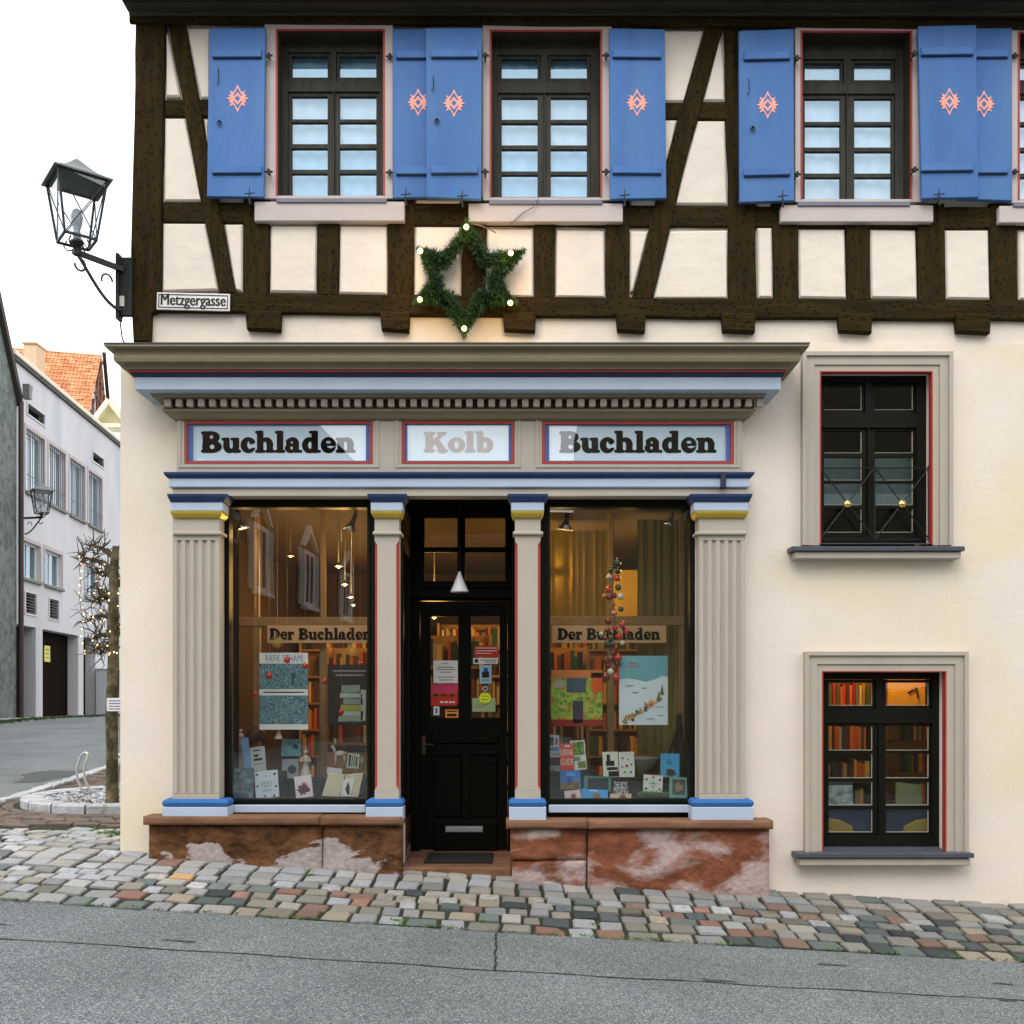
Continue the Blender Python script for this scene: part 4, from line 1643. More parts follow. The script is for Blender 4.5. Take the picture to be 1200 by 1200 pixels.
# sandstone ledge and blocks
def salt_stone(name, c0, c1, salt, lo, hi, zb, sc=(1.6, 1, 3.2)):
    m, nt, p = _base(name)
    N, L = nt.nodes, nt.links
    tc = N.new('ShaderNodeTexCoord')
    mp = N.new('ShaderNodeMapping')
    mp.inputs['Scale'].default_value = sc
    L.new(tc.outputs['Object'], mp.inputs['Vector'])
    a = N.new('ShaderNodeTexNoise')
    a.inputs['Scale'].default_value = 3.5
    a.inputs['Detail'].default_value = 9
    a.inputs['Roughness'].default_value = .7
    L.new(mp.outputs[0], a.inputs['Vector'])
    r = N.new('ShaderNodeValToRGB')
    r.color_ramp.elements[0].position, r.color_ramp.elements[0].color = .36, (*c0, 1)
    r.color_ramp.elements[1].position, r.color_ramp.elements[1].color = .62, (*c1, 1)
    L.new(a.outputs['Fac'], r.inputs['Fac'])
    s = N.new('ShaderNodeTexNoise')
    s.inputs['Scale'].default_value = 1.25
    s.inputs['Detail'].default_value = 9
    s.inputs['Roughness'].default_value = .58
    s.inputs['Distortion'].default_value = .35
    L.new(mp.outputs[0], s.inputs['Vector'])
    sep = N.new('ShaderNodeSeparateXYZ')
    L.new(tc.outputs['Object'], sep.inputs[0])
    ma = N.new('ShaderNodeMath')
    ma.operation = 'MULTIPLY_ADD'
    ma.inputs[1].default_value = zb
    L.new(sep.outputs['Z'], ma.inputs[0])
    L.new(s.outputs['Fac'], ma.inputs[2])
    mr = N.new('ShaderNodeMapRange')
    mr.inputs['From Min'].default_value = lo
    mr.inputs['From Max'].default_value = hi
    L.new(ma.outputs[0], mr.inputs['Value'])
    f = N.new('ShaderNodeTexNoise')
    f.inputs['Scale'].default_value = 26
    f.inputs['Detail'].default_value = 4
    L.new(tc.outputs['Object'], f.inputs['Vector'])
    fr = N.new('ShaderNodeMapRange')
    fr.inputs['From Min'].default_value = .3
    fr.inputs['From Max'].default_value = .6
    fr.inputs['To Min'].default_value = .68
    L.new(f.outputs['Fac'], fr.inputs['Value'])
    mm = N.new('ShaderNodeMath')
    mm.operation = 'MULTIPLY'
    L.new(mr.outputs[0], mm.inputs[0])
    L.new(fr.outputs[0], mm.inputs[1])
    mx = N.new('ShaderNodeMix')
    mx.data_type = 'RGBA'
    L.new(mm.outputs[0], mx.inputs['Factor'])
    L.new(r.outputs[0], mx.inputs[6])
    mx.inputs[7].default_value = (*salt, 1)
    L.new(mx.outputs[2], p.inputs['Base Color'])
    p.inputs['Roughness'].default_value = .9
    p.inputs['Specular IOR Level'].default_value = .15
    ad = N.new('ShaderNodeMath')
    ad.operation = 'ADD'
    L.new(a.outputs['Fac'], ad.inputs[0])
    L.new(f.outputs['Fac'], ad.inputs[1])
    b = N.new('ShaderNodeBump')
    b.inputs['Strength'].default_value = .8
    b.inputs['Distance'].default_value = .014
    L.new(ad.outputs[0], b.inputs['Height'])
    L.new(b.outputs[0], p.inputs['Normal'])
    return m


def stone_mat(name, c, c2, lo, hi, sc):
    return mat(name, c, .85, var=.25, scale=sc, bump=.55, bscale=16, dist=.02, col2=c2, lo=lo, hi=hi, spec=.2, stretch=(.55, 1, 1.1))


LEDGE = stone_mat('brown_sandstone_ledge', (.19, .098, .058), (.13, .062, .028), .5, .7, 5)
SAND_B = salt_stone('dark_brown_sandstone', (.034, .017, .007), (.165, .075, .032), (.38, .33, .31), .53, .555, -.70)
SAND_R = salt_stone('red_sandstone', (.13, .045, .022), (.26, .095, .050), (.42, .33, .31), .475, .58, -.12)


def rough_block(b, x0, x1, zb, zt, y0, y1, amp=.012, mi=0, seed=0, rnd=.022):
    """block with an uneven weathered face; zb/zt may be functions of x"""
    nx, nz = max(4, int((x1 - x0) / .035)), 14
    fb = zb if callable(zb) else (lambda x: zb)
    ft = zt if callable(zt) else (lambda x: zt)
    vs, fs = [], []
    from mathutils import noise
    for j in range(nz + 1):
        for i in range(nx + 1):
            u, v = i / nx, j / nz
            x = x0 + (x1 - x0) * u
            z = fb(x) + (ft(x) - fb(x)) * v
            eu = min(u, 1 - u) * (x1 - x0)
            ev = min(v, 1 - v) * (ft(x) - fb(x))
            e = min(eu, ev)
            y = y0 + max(0, rnd - e) * .7
            n_ = noise.noise(Vector((x * 2.4 + seed, seed, z * 5.5))) + .5 * noise.noise(Vector((x * 7 + seed, 1, z * 12)))
            y -= amp * n_
            vs.append((x, y, z))
    W_ = nx + 1
    for j in range(nz):
        for i in range(nx):
            fs.append((j * W_ + i, j * W_ + i + 1, (j + 1) * W_ + i + 1, (j + 1) * W_ + i))
    n0 = len(vs)
    rim = [i for i in range(W_)] + [j * W_ + nx for j in range(1, nz + 1)] + [nz * W_ + i for i in range(nx - 1, -1, -1)] + [j * W_ for j in range(nz - 1, 0, -1)]
    for r in rim:
        vs.append((vs[r][0], y1, vs[r][2]))
    for k in range(len(rim)):
        k2 = (k + 1) % len(rim)
        fs.append((rim[k2], rim[k], n0 + k, n0 + k2))
    b.add(vs, fs, mi)


def below(x): return g(x, -.2) - .05


def stone(x0, x1, zb, zt, m, y0=-.165, amp=.012, seed=0, name='stone_block', y1=.0):
    b = B()
    rough_block(b, x0, x1, zb, zt, y0, y1, amp, seed=seed)
    return b.build(name, m, house, smooth=True)


zl1, zl0 = Z(956.5, -.19), Z(967, -.22)
stone(X(174, -.16), X(377, -.16), below, zl0 - .002, SAND_B, seed=3)
stone(X(378.6, -.16), X(470, -.16), below, zl0 - .002, SAND_B, seed=9)
zr1, zr0 = Z(961, -.19), Z(971.5, -.22)
stone(X(598, -.16), X(687, -.16), Z(1008, -.16), zr0 - .002, SAND_R, seed=21, amp=.016)
stone(X(600, -.16), X(687, -.16), below, Z(1009, -.16), SAND_R, seed=27, y0=-.155, amp=.02)
stone(X(689, -.16), X(902, -.16), below, zr0 - .002, SAND_R, seed=35, amp=.02)
for (a, c, z0, z1, sd_) in ((168, 374.5, zl0, zl1, 1), (375.5, 471.5, zl0 - .003, zl1 - .003, 2), (593, 688.5, zr0, zr1, 4), (689.5, 906, zr0 - .003, zr1 - .002, 5)):
    b = B()
    rough_block(b, X(a, -.2), X(c, -.2), z0, z1, -.215, .018 if a != 168 else -.001, .004, seed=sd_, rnd=.016)
    b.build('stone_ledge', LEDGE, house, smooth=True)
# side faces of the entrance plinth and the threshold
b = B()
b.box(X(470) - .25, X(470) - .004, .002, .80, g(-.87, 0) - .1, zl0 - .01, c=.01)
b.build('plinth_return', SAND_B, house)
b = B()
b.box(X(600) + .004, X(600) + .25, .002, .80, g(0, 0) - .1, zr0 - .01, c=.01)
b.build('plinth_return', SAND_R, house)
zth = Z(1014, .0)
b = B()
b.box(X(470) + .001, X(600) - .001, -.06, .82, g(-.8, 0) - .2, Z(1016.5, -.06), c=.015)
b.build('threshold', LEDGE, house)
ZTH = Z(1016.5, -.06)

# entrance: side showcase, transom window, door
b = B()
zc_ = Z(583)
xw = X(470)
b.slab(.06, .80, zl0 - .012, zc_, [(.14, .72, Z(955), Z(640))], 0, .05)
b.v = [(xw - q[1] - .001, q[0], q[2]) for q in b.v]
b.f = [f[::-1] for f in b.f]
side = b.build('side_window', BLACKP, house)
b = B()
b.box(xw - .03, xw - .026, .14, .72, Z(955), Z(640))
b.build('pane', GLASS, side)
b = B()
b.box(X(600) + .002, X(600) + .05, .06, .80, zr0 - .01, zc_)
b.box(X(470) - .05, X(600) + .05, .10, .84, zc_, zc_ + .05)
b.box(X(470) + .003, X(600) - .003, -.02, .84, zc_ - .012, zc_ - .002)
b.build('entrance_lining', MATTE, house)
yd = .80
D = lambda px0, py0, px1, py1: (X(px0, yd), X(px1, yd), Z(py1, yd), Z(py0, yd))
b = B()
b.slab(X(481, yd), X(602, yd), ZTH, Z(596, yd) + .12, [D(497, 604, 536, 681), D(545, 604, 592, 681), D(492, 704, 595, 1010)[:2] + (ZTH, Z(704, yd))], yd, yd + .07)
b.box(X(481, yd), X(602, yd), yd - .05, yd - .001, Z(702, yd), Z(684, yd), c=.012)
b.box(X(485, yd), X(600, yd), yd - .075, yd - .051, Z(690, yd), Z(685, yd), c=.006)
ef = b.build('door_frame', DOORP, house)
for r_ in ((497, 604, 536, 681), (545, 604, 592, 681)):
    q = D(*r_)
    b = B()
    b.box(q[0] - .003, q[1] + .003, yd + .03, yd + .035, q[2] - .003, q[3] + .003)
    b.build('pane', GLASS, ef)
for r_ in ((497, 641, 592, 647),):
    b = B()
    q = D(*r_)
    b.box(q[0], q[1], yd + .012, yd + .028, q[2], q[3])
    b.build('glazing_bar', DOORP, ef)
b = B()
yl = yd + .012
hol = [D(504.5, 722, 537, 841), D(552, 722, 585.5, 841)]
b.slab(X(492, yd) + .004, X(595, yd) - .004, ZTH + .012, Z(705, yd), hol, yl, yl + .045)
door = b.build('door', DOORP, house)
for q in hol:
    b = B()
    b.box(q[0] - .003, q[1] + .003, yl + .02, yl + .025, q[2] - .003, q[3] + .003)
    b.build('pane', GLASS, door)
for (a0, c0, a1, c1) in ((505, 858, 585, 872), (505, 880, 541, 886), (550, 880, 585, 886), (508, 890, 541, 958), (550, 890, 583, 958), (508, 962, 583, 1000)):
    q = D(a0, c0, a1, c1)
    b = B()
    e = .012
    b.add([(q[0], yl, q[2]), (q[1], yl, q[2]), (q[1], yl, q[3]), (q[0], yl, q[3]),
           (q[0] + e, yl - .012, q[2] + e), (q[1] - e, yl - .012, q[2] + e), (q[1] - e, yl - .012, q[3] - e), (q[0] + e, yl - .012, q[3] - e)],
          [(0, 1, 5, 4), (1, 2, 6, 5), (2, 3, 7, 6), (3, 0, 4, 7), (4, 5, 6, 7)])
    b.build('door_panel', DOORP, door)
q = D(522, 968, 566, 975)
b = B()
b.box(q[0], q[1], yl - .022, yl - .012, q[2], q[3], c=.004)
b.box(q[0] + .02, q[1] - .02, yl - .026, yl - .022, q[2] + .012, q[3] - .012, c=.002)
b.build('mail_slot', STEEL, door)
b = B()
c = (X(496.5, yd), yl, Z(872, yd))
b.box(c[0] - .018, c[0] + .018, yl - .008, yl, c[2] - .09, c[2] + .07, c=.004)
b.tube([(c[0], yl - .008, c[2]), (c[0], yl - .05, c[2]), (c[0] + .09, yl - .055, c[2] - .004)], .008, 8)
b.build('door_handle', mat('dark_brass', (.10, .085, .05), .35, metal=.8), door)

# ================================================================== THINGS ON THE FRONT
# right hand windows, ground floor wall
def side_window(outer, op, sill, fr, cols, rows, top, yf, glassm, label, red_top=True):
    b = B()
    
    # keep the ring's foot at the sill
    sr = None
    b = B()
    x0, y0_, x1, y1_ = outer
    zb = Z(sill[0])
    def fr_(e0, e1, ya):
        b.slab(X(x0 + e0), X(x1 - e0), zb, Z(y0_ + e0), [(X(x0 + e1), X(x1 - e1), zb - 1, Z(y0_ + e1))], ya, -.001)
    fr_(0, 4.5, -.066)
    fr_(4.7, 14.5, -.048)
    e1 = (op[0] - x0)
    b.slab(X(x0 + 14.7), X(x1 - 14.7), zb, Z(y0_ + 14.7), [(X(op[0]), X(op[2]), zb - 1, Z(op[1]))], -.036, -.001)
    sr = b.build('window_surround', TAUPE, house, label=label)
    b = B()
    b.slab(X(op[0]) + .0005, X(op[2]) - .0005, zb, Z(op[1]) - .0005, [(X(op[0] + 1.6), X(op[2] - 1.6), zb - 1, Z(op[1] + 1.2))], -.037, .02)
    b.build('red_liner', RED, sr)
    b = B()
    pbox(b, sill[1], sill[0], sill[2], sill[0] + 5.5, -.14, .0, c=.004, at=-.14)
    b.add([(X(op[0] + .4), -.10, Z(sill[0]) + .001), (X(op[2] - .4), -.10, Z(sill[0]) + .001), (X(op[2] - .4), yf + .01, Z(sill[0] - 6)), (X(op[0] + .4), yf + .01, Z(sill[0] - 6))], [(0, 1, 2, 3)])
    b.build('window_sill', SLATE, sr)
    b = B()
    pbox(b, sill[1] + 4, sill[0] + 6.2, sill[2] - 4.5, sill[0] + 14.5, -.115, .0, c=.006, at=-.115)
    b.build('sill_moulding', TAUPE, sr)
    mid = (cols[0][1] + cols[1][0]) / 2
    sa = [((cols[0][0] - 4, top[0] - 4, cols[0][1] + 4, top[1] + 4), [(cols[0][0], top[0], cols[0][1], top[1])]),
          ((cols[1][0] - 4, top[0] - 4, cols[1][1] + 4, top[1] + 4), [(cols[1][0], top[0], cols[1][1], top[1])]),
          ((cols[0][0] - 4, rows[0][0] - 4, mid - .5, rows[-1][1] + 3), [(cols[0][0], a, cols[0][1], c) for a, c in rows]),
          ((mid + .5, rows[0][0] - 4, cols[1][1] + 4, rows[-1][1] + 3), [(cols[1][0], a, cols[1][1], c) for a, c in rows])]
    w = casement('', fr, None, yf, glassm, BLACKP, sa, depth=.07)
    # pale worn paint edge on the glazing side
    for (rect, ps) in sa:
        for p in ps:
            b = B()
            b.box(X(p[2] - .9, yf + .02), X(p[2], yf + .02) - .001, yf + .026, yf + .034, Z(p[3], yf + .02), Z(p[1], yf + .02))
            b.box(X(p[0], yf + .02) + .001, X(p[2], yf + .02) - .0012, yf + .026, yf + .034, Z(p[3], yf + .02) + .001, Z(p[3] - .8, yf + .02))
            b.build('putty_line', mat('worn_putty', (.38, .36, .27), .8), w)
    return sr


side_window((938, 415, 1113, 640), (959, 436.5, 1091, 640), (640, 928, 1131), (953, 428, 1094, 636),
            ((965.5, 1010), (1025, 1070)), ((505, 531), (536, 563), (566, 592), (596, 624)), (452, 480.5), .09, GLASS_SIDE, 'upper window with iron grille')
side_window((941, 764, 1131, 1000), (961.5, 786.5, 1107, 1000), (1000, 933, 1142), (955, 778, 1112, 992),
            ((971, 1022.5), (1038, 1088.5)), ((851, 879.5), (883, 912), (916, 944), (948.5, 975.5)), (800, 827), .10, GLASS_SIDE, 'lower window with books inside')

# grille before the upper one
gr = thing('window_grille', 'thin iron window grille with two brass rosettes on crossed bars', 'grille', (X(1025), .03, Z(632)))
yg = .035
b = B()
b.tube([P(961, 548.5, yg), P(1089, 548.5, yg)], .005, 6)
b.tube([P(961, 632, yg), P(1089, 632, yg)], .004, 6)
for px_ in (961.5, 1025, 1088):
    b.tube([P(px_, 545, yg), P(px_, 634, yg)], .0055, 6)
b.build('frame', GREYIRON, gr)
for (a, c) in ((962, 1024), (1026, 1088)):
    b = B()
    b.tube([P(a, 549, yg - .008), P(c, 631, yg - .008)], .005, 6)
    b.tube([P(c, 549, yg + .004), P(a, 631, yg + .004)], .005, 6)
    b.build('crossed_bar', GREYIRON, gr)
    b = B()
    m_ = (a + c) / 2
    cc = P(m_, 590.5, yg - .016)
    b.lathe([(.002, -.004), (.030, -.002), (.032, .004), (.022, .010), (.014, .020), (.006, .024), (.0, .024)], cc, 14, axis='y')
    for k in range(8):
        t = 2 * pi * k / 8
        b.ball((cc[0] + .024 * cos(t), cc[1] - .006, cc[2] + .024 * sin(t)), .007, 6)
    b.build('rosette', mat('polished_brass', (.75, .58, .20), .25, metal=.9), gr, smooth=True)

# shop signs in the fascia fields
SKYBLUE = mat('sign_sky_blue', (.62, .75, .84), .5, var=.04, scale=2)
SIGNBLUE = mat('sign_blue_border', (.065, .12, .32), .5, var=.1)
LETTER = mat('sign_letter_black', (.004, .004, .003), .9, var=0, spec=0.0)
LETTER_P = mat('sign_letter_glare', (.30, .22, .19), .6, var=.03)  # sky glare over the name is put into this letter colour
for (s, txt, tx0, tx1, ty0, ty1, lt, lab) in (
        (SIGNS[0], 'Buchladen', 236, 417, 530, 506, LETTER, 'left shop sign reading Buchladen in black slab letters on light blue'),
        (SIGNS[1], 'Kolb', 497, 578, 529.5, 506.5, LETTER_P, 'narrow middle shop sign with the name Kolb in letters paled for sky glare'),
        (SIGNS[2], 'Buchladen', 656, 840, 530, 506, LETTER, 'right shop sign reading Buchladen, above the window with the bauble garland')):
    t = thing('shop_sign', lab, 'sign', (X((s[0] + s[2]) / 2, -.1), -.1, Z(s[3], -.1)), 'name signs over the shop windows')
    yf = -.118
    r_ = (X(s[0] + .4, -.12), X(s[2] - .4, -.12), Z(s[3] - .4, -.12), Z(s[1] + .4, -.12))
    b = B()
    b.slab(*r_, [(r_[0] + .020, r_[1] - .020, r_[2] + .020, r_[3] - .020)], yf, -.075)
    b.build('frame', RED, t)
    b = B()
    i_ = (r_[0] + .0205, r_[1] - .0205, r_[2] + .0205, r_[3] - .0205)
    b.slab(*i_, [(i_[0] + .020 * (1.7 if txt != 'Kolb' else 1), i_[1] - .022 * (1.5 if txt != 'Kolb' else 1), i_[2] + .007, i_[3] - .007)], yf + .012, -.075)
    b.build('inner_border', SIGNBLUE, t)
    b = B()
    b.box(i_[0] + .002, i_[1] - .002, -.092, -.080, i_[2] + .002, i_[3] - .002)
    pn = b.build('panel', SKYBLUE, t)
    fat_text(txt, X(tx0, -.095), X(tx1, -.095), Z(ty0, -.095), Z(ty1, -.095), -.0945, lt, 'lettering', t, n=56)
    b = B()
    b.box(i_[0] + .014, i_[1] - .014, -.1035, -.100, i_[2] + .005, i_[3] - .005)
    b.build('pane', GLASS_SIGN, t)

# street name plate
t = thing('street_sign', 'white enamel street name plate reading Metzgergasse on the corner timber', 'sign', P(227, 353, -.05))
WENAMEL = mat('white_enamel', (.72, .71, .68), .35, var=.04, coat=.3)
b = B()
q = [(184, 342.5), (269.5, 344.5), (269, 364.5), (183.5, 362.5)]
b.prism(PX(q, -.06), -.062, -.048, inset=.002)
b.build('plate', WENAMEL, t)
b = B()
qq = PX([(186, 344.5), (267.5, 346.4), (267, 362.5), (185.5, 360.5)], -.06)
qi = inset_poly(qq[::-1], .007)[::-1]
n = 4
b.add([(p[0], -.0645, p[1]) for p in qq] + [(p[0], -.0645, p[1]) for p in qi], [(i, (i + 1) % n, n + (i + 1) % n, n + i) for i in range(n)])
b.build('border_line', INK, t)
o = text_mesh('Metzgergasse', .1, .50, INK, 'lettering', t, (X(226.7, -.06), -.0650, Z(353.8, -.06)), offset=0.0)
mw = Matrix.Rotation(radians(1.2), 4, 'Y')
for v in o.data.vertices:
    c0 = Vector((X(226.7, -.06), 0, Z(353.8, -.06))) - ORG[t.name]
    c0.y = v.co.y
    d = v.co - c0
    d.z *= 1.15
    v.co = c0 + mw @ d
for dx_, dy_ in ((-.0030, .0002), (.0030, .0004)):
    o2 = o.copy()
    o2.location = (dx_, dy_, 0)
    COL.objects.link(o2)

# ------------------------------------------------------------------ lanterns
LANT = mat('lantern_black_paint', (.018, .022, .020), .45, var=.3, scale=14, metal=.2)
LROOF = mat('lantern_roof_zinc', (.13, .15, .155), .45, var=.3, scale=10, metal=.5)


def lantern(label, loc, arm, yaw, scale, group):
    """lamp on a scrolled wall arm; loc = wall plate centre; arm = (dx, dy) horizontally to the lamp axis"""
    t = thing('wall_lantern', label, 'lantern', loc, group)
    O = Vector(loc)
    u = Vector((arm[0], arm[1], 0))
    La = u.length
    u.normalize()
    s = scale
    az = .12 * s

    def at(d, z, w=0):
        return O + u * d + Vector((-u.y, u.x, 0)) * w + Vector((0, 0, z))
    b = B()
    b.tube([at(.0, az), at(La + .03, az)], .026 * s, 4)
    b.build('arm', LANT, t)
    b = B()
    pts = []
    for k in range(15):
        q = k / 14
        pts.append(at(.92 * La * (1 - q) + .02, az - .02 * s - .30 * s * (sin(q * pi / 2) ** 1.1) * 1.0 + (.08 * s * max(0, q - .75) * 4 * 0)))
    b.tube(pts, .014 * s, 6)
    sc = []
    for k in range(16):
        a_ = pi * .5 + k / 15 * pi * 1.5
        r_ = .052 * s * (1 - .3 * k / 15)
        sc.append(at(La - .02 + r_ * cos(a_), az - .085 * s + r_ * sin(a_)))
    b.tube(sc, .009 * s, 6)
    sc = []
    for k in range(12):
        a_ = -.4 + k / 11 * pi * 1.1
        r_ = .05 * s
        sc.append(at(.13 * s + r_ * cos(a_) * .9, az - .13 * s + r_ * sin(a_)))
    b.tube(sc, .008 * s, 6)
    b.build('scroll', LANT, t)
    top = at(La, az)
    R4 = Matrix.Translation(top) @ Matrix.Rotation(yaw, 4, 'Z') @ Matrix.Scale(s, 4)
    # gallery that holds the lamp
    b = B()
    b.lathe([(.028, -.02), (.03, .02), (.022, .03), (.05, .07), (.045, .085)], (0, 0, 0), 10)
    for k in range(4):
        a_ = pi / 4 + k * pi / 2
        b.tube([(.02 * cos(a_), .02 * sin(a_), .02), (.075 * cos(a_), .075 * sin(a_), .015), (.105 * cos(a_), .105 * sin(a_), .05), (.08 * cos(a_), .08 * sin(a_), .09)], .006, 5)
    b.xf(R4)
    b.build('neck', LANT, t)
    zb, zt = .085, .52
    hb, ht = .112, .172
    C = [(-1, -1), (1, -1), (1, 1), (-1, 1)]
    b = B()
    for k in range(4):
        c0, c1 = C[k], C[(k + 1) % 4]
        b.tube([(c0[0] * hb, c0[1] * hb, zb), (c0[0] * ht, c0[1] * ht, zt)], .0105, 4)
        b.tube([(c0[0] * hb, c0[1] * hb, zb), (c1[0] * hb, c1[1] * hb, zb)], .012, 4)
        b.tube([(c0[0] * ht, c0[1] * ht, zt), (c1[0] * ht, c1[1] * ht, zt)], .012, 4)
        b.tube([(c0[0] * hb, c0[1] * hb, zb), (c1[0] * ht, c1[1] * ht, zt)], .0045, 4)
        b.tube([(c1[0] * hb, c1[1] * hb, zb), (c0[0] * ht, c0[1] * ht, zt)], .0045, 4)
    b.xf(R4)
    b.build('cage', LANT, t)
    for k in range(4):
        c0, c1 = C[k], C[(k + 1) % 4]
        e = .97
        b = B()
        b.add([(c0[0] * hb * e, c0[1] * hb * e, zb + .005), (c1[0] * hb * e, c1[1] * hb * e, zb + .005), (c1[0] * ht * e, c1[1] * ht * e, zt - .005), (c0[0] * ht * e, c0[1] * ht * e, zt - .005)], [(0, 1, 2, 3)])
        b.xf(R4)
        b.build('glass_pane', GLASS_LAMP, t)
    b = B()
    re = .205
    prof = [(re, zt - .004), (re, zt + .008), (.165, zt + .028), (.115, zt + .062), (.07, zt + .105), (.03, zt + .150), (.004, zt + .178)]
    vs, fs = [], []
    for r_, z_ in prof:
        vs += [(c[0] * r_, c[1] * r_, z_) for c in C]
    for i in range(len(prof) - 1):
        for k in range(4):
            fs.append((i * 4 + k, i * 4 + (k + 1) % 4, (i + 1) * 4 + (k + 1) % 4, (i + 1) * 4 + k))
    fs.append((3, 2, 1, 0))
    b.add(vs, fs)
    b.xf(R4)
    b.build('lamp_roof', LROOF, t)
    b = B()
    b.lathe([(.025, .09), (.03, .14), (.022, .16), (.034, .20), (.045, .26), (.030, .31), (.0, .33)], (0, 0, 0), 12)
    b.xf(R4)
    b.build('bulb', mat('milky_bulb', (.55, .58, .60), .3), t, smooth=True)
    return t, O, s


lt, O, s = lantern('black glazed lantern on a scrolled arm at the house corner, against the sky', (-3.015, -.075, 4.73), (-.225, -.30), radians(37), 1.0, None)
b = B()
b.box(-3.055, -2.945, -.075, -.041, Z(371, -.06), Z(302, -.06), c=.006)
b.add([(-3.06, -.02, Z(375, -.06)), (-3.06, -.10, Z(375, -.06)), (-3.06, -.10, Z(299, -.06)), (-3.06, -.02, Z(299, -.06)),
       (-3.035, -.02, Z(375, -.06)), (-3.035, -.10, Z(375, -.06)), (-3.035, -.10, Z(299, -.06)), (-3.035, -.02, Z(299, -.06))],
      [(0, 1, 2, 3), (4, 7, 6, 5), (0, 4, 5, 1), (3, 2, 6, 7), (1, 5, 6, 2)])
for zz in (.10, -.12):
    b.ball((-2.985, -.078, 4.76 + zz), .006, 6)
b.build('wall_plate', GREYIRON, lt)
b = B()
b.box(-3.05, -3.0, -.082, -.0755, Z(360, -.06), Z(348, -.06))
b.build('inspection_label', mat('label_white', (.62, .6, .52), .6), lt)
b = B()
b.tube([(-3.02, -.06, Z(371, -.06)), (-3.03, -.08, Z(380, -.06)), (-3.018, -.07, Z(398, -.06)), (-3.0, -.06, Z(404, -.06))], .006, 5)
b.build('cable', GREYIRON, lt)

# ------------------------------------------------------------------ lit fir star
st = thing('christmas_star', 'six-pointed fir garland star with lit bulbs at its tips, on the timbers', 'decoration', P(545, 325, -.1))
ctr = (545.5, 326.5)
tips = [(547, 268), (497, 296.5), (495, 350), (544, 386), (596, 351), (607, 298.5)]
inn = [(521, 308), (513, 331), (525, 349), (565, 348), (576, 329), (570, 306)]
loop = []
for i in range(6):
    loop.append(tips[i])
    loop.append(inn[i])
yS = -.125
pts3 = []
for i in range(12):
    a, c = loop[i], loop[(i + 1) % 12]
    for k in range(9):
        q = k / 9
        pts3.append(((X(a[0] + (c[0] - a[0]) * q, yS), yS, Z(a[1] + (c[1] - a[1]) * q, yS)), min(abs((i + q) % 2 - (0 if (i + q) % 2 < 1 else 2)), 1)))
b = B()
b.tube([p[0] for p in pts3] + [pts3[0][0]], .016, 6)
b.build('wire_frame', mat('green_wire', (.02, .05, .015), .7), st)
FIR = mat('fir_needles', (.012, .048, .018), .6, var=.5, scale=30)
FIR2 = mat('fir_needles_light', (.035, .095, .020), .6, var=.4, scale=30)
b = B()
for i, (p, q) in enumerate(pts3):
    nx_ = pts3[(i + 1) % len(pts3)][0]
    d = (Vector(nx_) - Vector(p))
    rad = .050 + .062 * min(1, q * 1.5)
    for _ in range(260):
        c = Vector(p) + d * R.random()
        v = Vector((R.gauss(0, 1), R.gauss(0, 1), R.gauss(0, 1))).normalized()
        dd = (v + d.normalized() * R.uniform(-.4, .4)).normalized()
        st_ = c + dd * rad * R.uniform(.05, .55)
        en = st_ + (dd + Vector((R.gauss(0, .4), R.gauss(0, .4), R.gauss(0, .4)))).normalized() * R.uniform(.022, .042)
        w = dd.orthogonal().normalized() * .0045
        b.add([st_ - w, st_ + w, en], [(0, 1, 2)], 1 if R.random() < .22 else 0)
for (tp, dx, dy) in ((tips[0], 0, -1), (tips[1], -.8, -.5), (tips[2], -.9, .45), (tips[3], 0, 1), (tips[4], .9, .4), (tips[5], .8, -.5)):
    for _ in range(150):
        q = R.random() * 9
        c = Vector(P(tp[0] + dx * q + R.gauss(0, 2.2 * (1 - q / 12)), tp[1] + dy * q + R.gauss(0, 2.2 * (1 - q / 12)), yS + R.gauss(0, .012)))
        v = Vector((dx + R.gauss(0, .6), R.gauss(0, .6), -dy + R.gauss(0, .6))).normalized()
        w = v.orthogonal().normalized() * .0035
        b.add([c - w, c + w, c + v * .035], [(0, 1, 2)], 1)
b.build('fir_needle', [FIR, FIR2], st, kind='stuff')
STARBULB = emis('star_bulb_glow', (1.0, .66, .24), 2.3)
for i, (tx, ty) in enumerate(((546.5, 266), (492.5, 294), (492, 351), (544, 385), (598, 355), (598.5, 296.5))):
    b = B()
    b.ball(P(tx, ty, yS - .085), .021, 12)
    bo = b.build('bulb', STARBULB, st, smooth=True)
    ld = bpy.data.lights.new('bulb_light', 'POINT')
    ld.energy = 1.5
    ld.color = (1, .62, .22)
    ld.shadow_soft_size = .03
    lo_ = bpy.data.objects.new('bulb_light', ld)
    COL.objects.link(lo_)
    lo_.parent = st
    lo_.location = Vector(P(tx, ty, yS - .13)) - ORG[st.name]
b = B()
b.tube([P(552, 262, -.13), P(565, 265, -.12), P(578, 271, -.10), P(581, 273, -.05)], .0045, 5)
b.tube([P(597, 264, -.08), P(612, 250, -.09), P(625, 243, -.10), P(631, 233, -.09)], .004, 5)
b.build('power_cable', mat('grey_cable', (.16, .14, .12), .7), st)

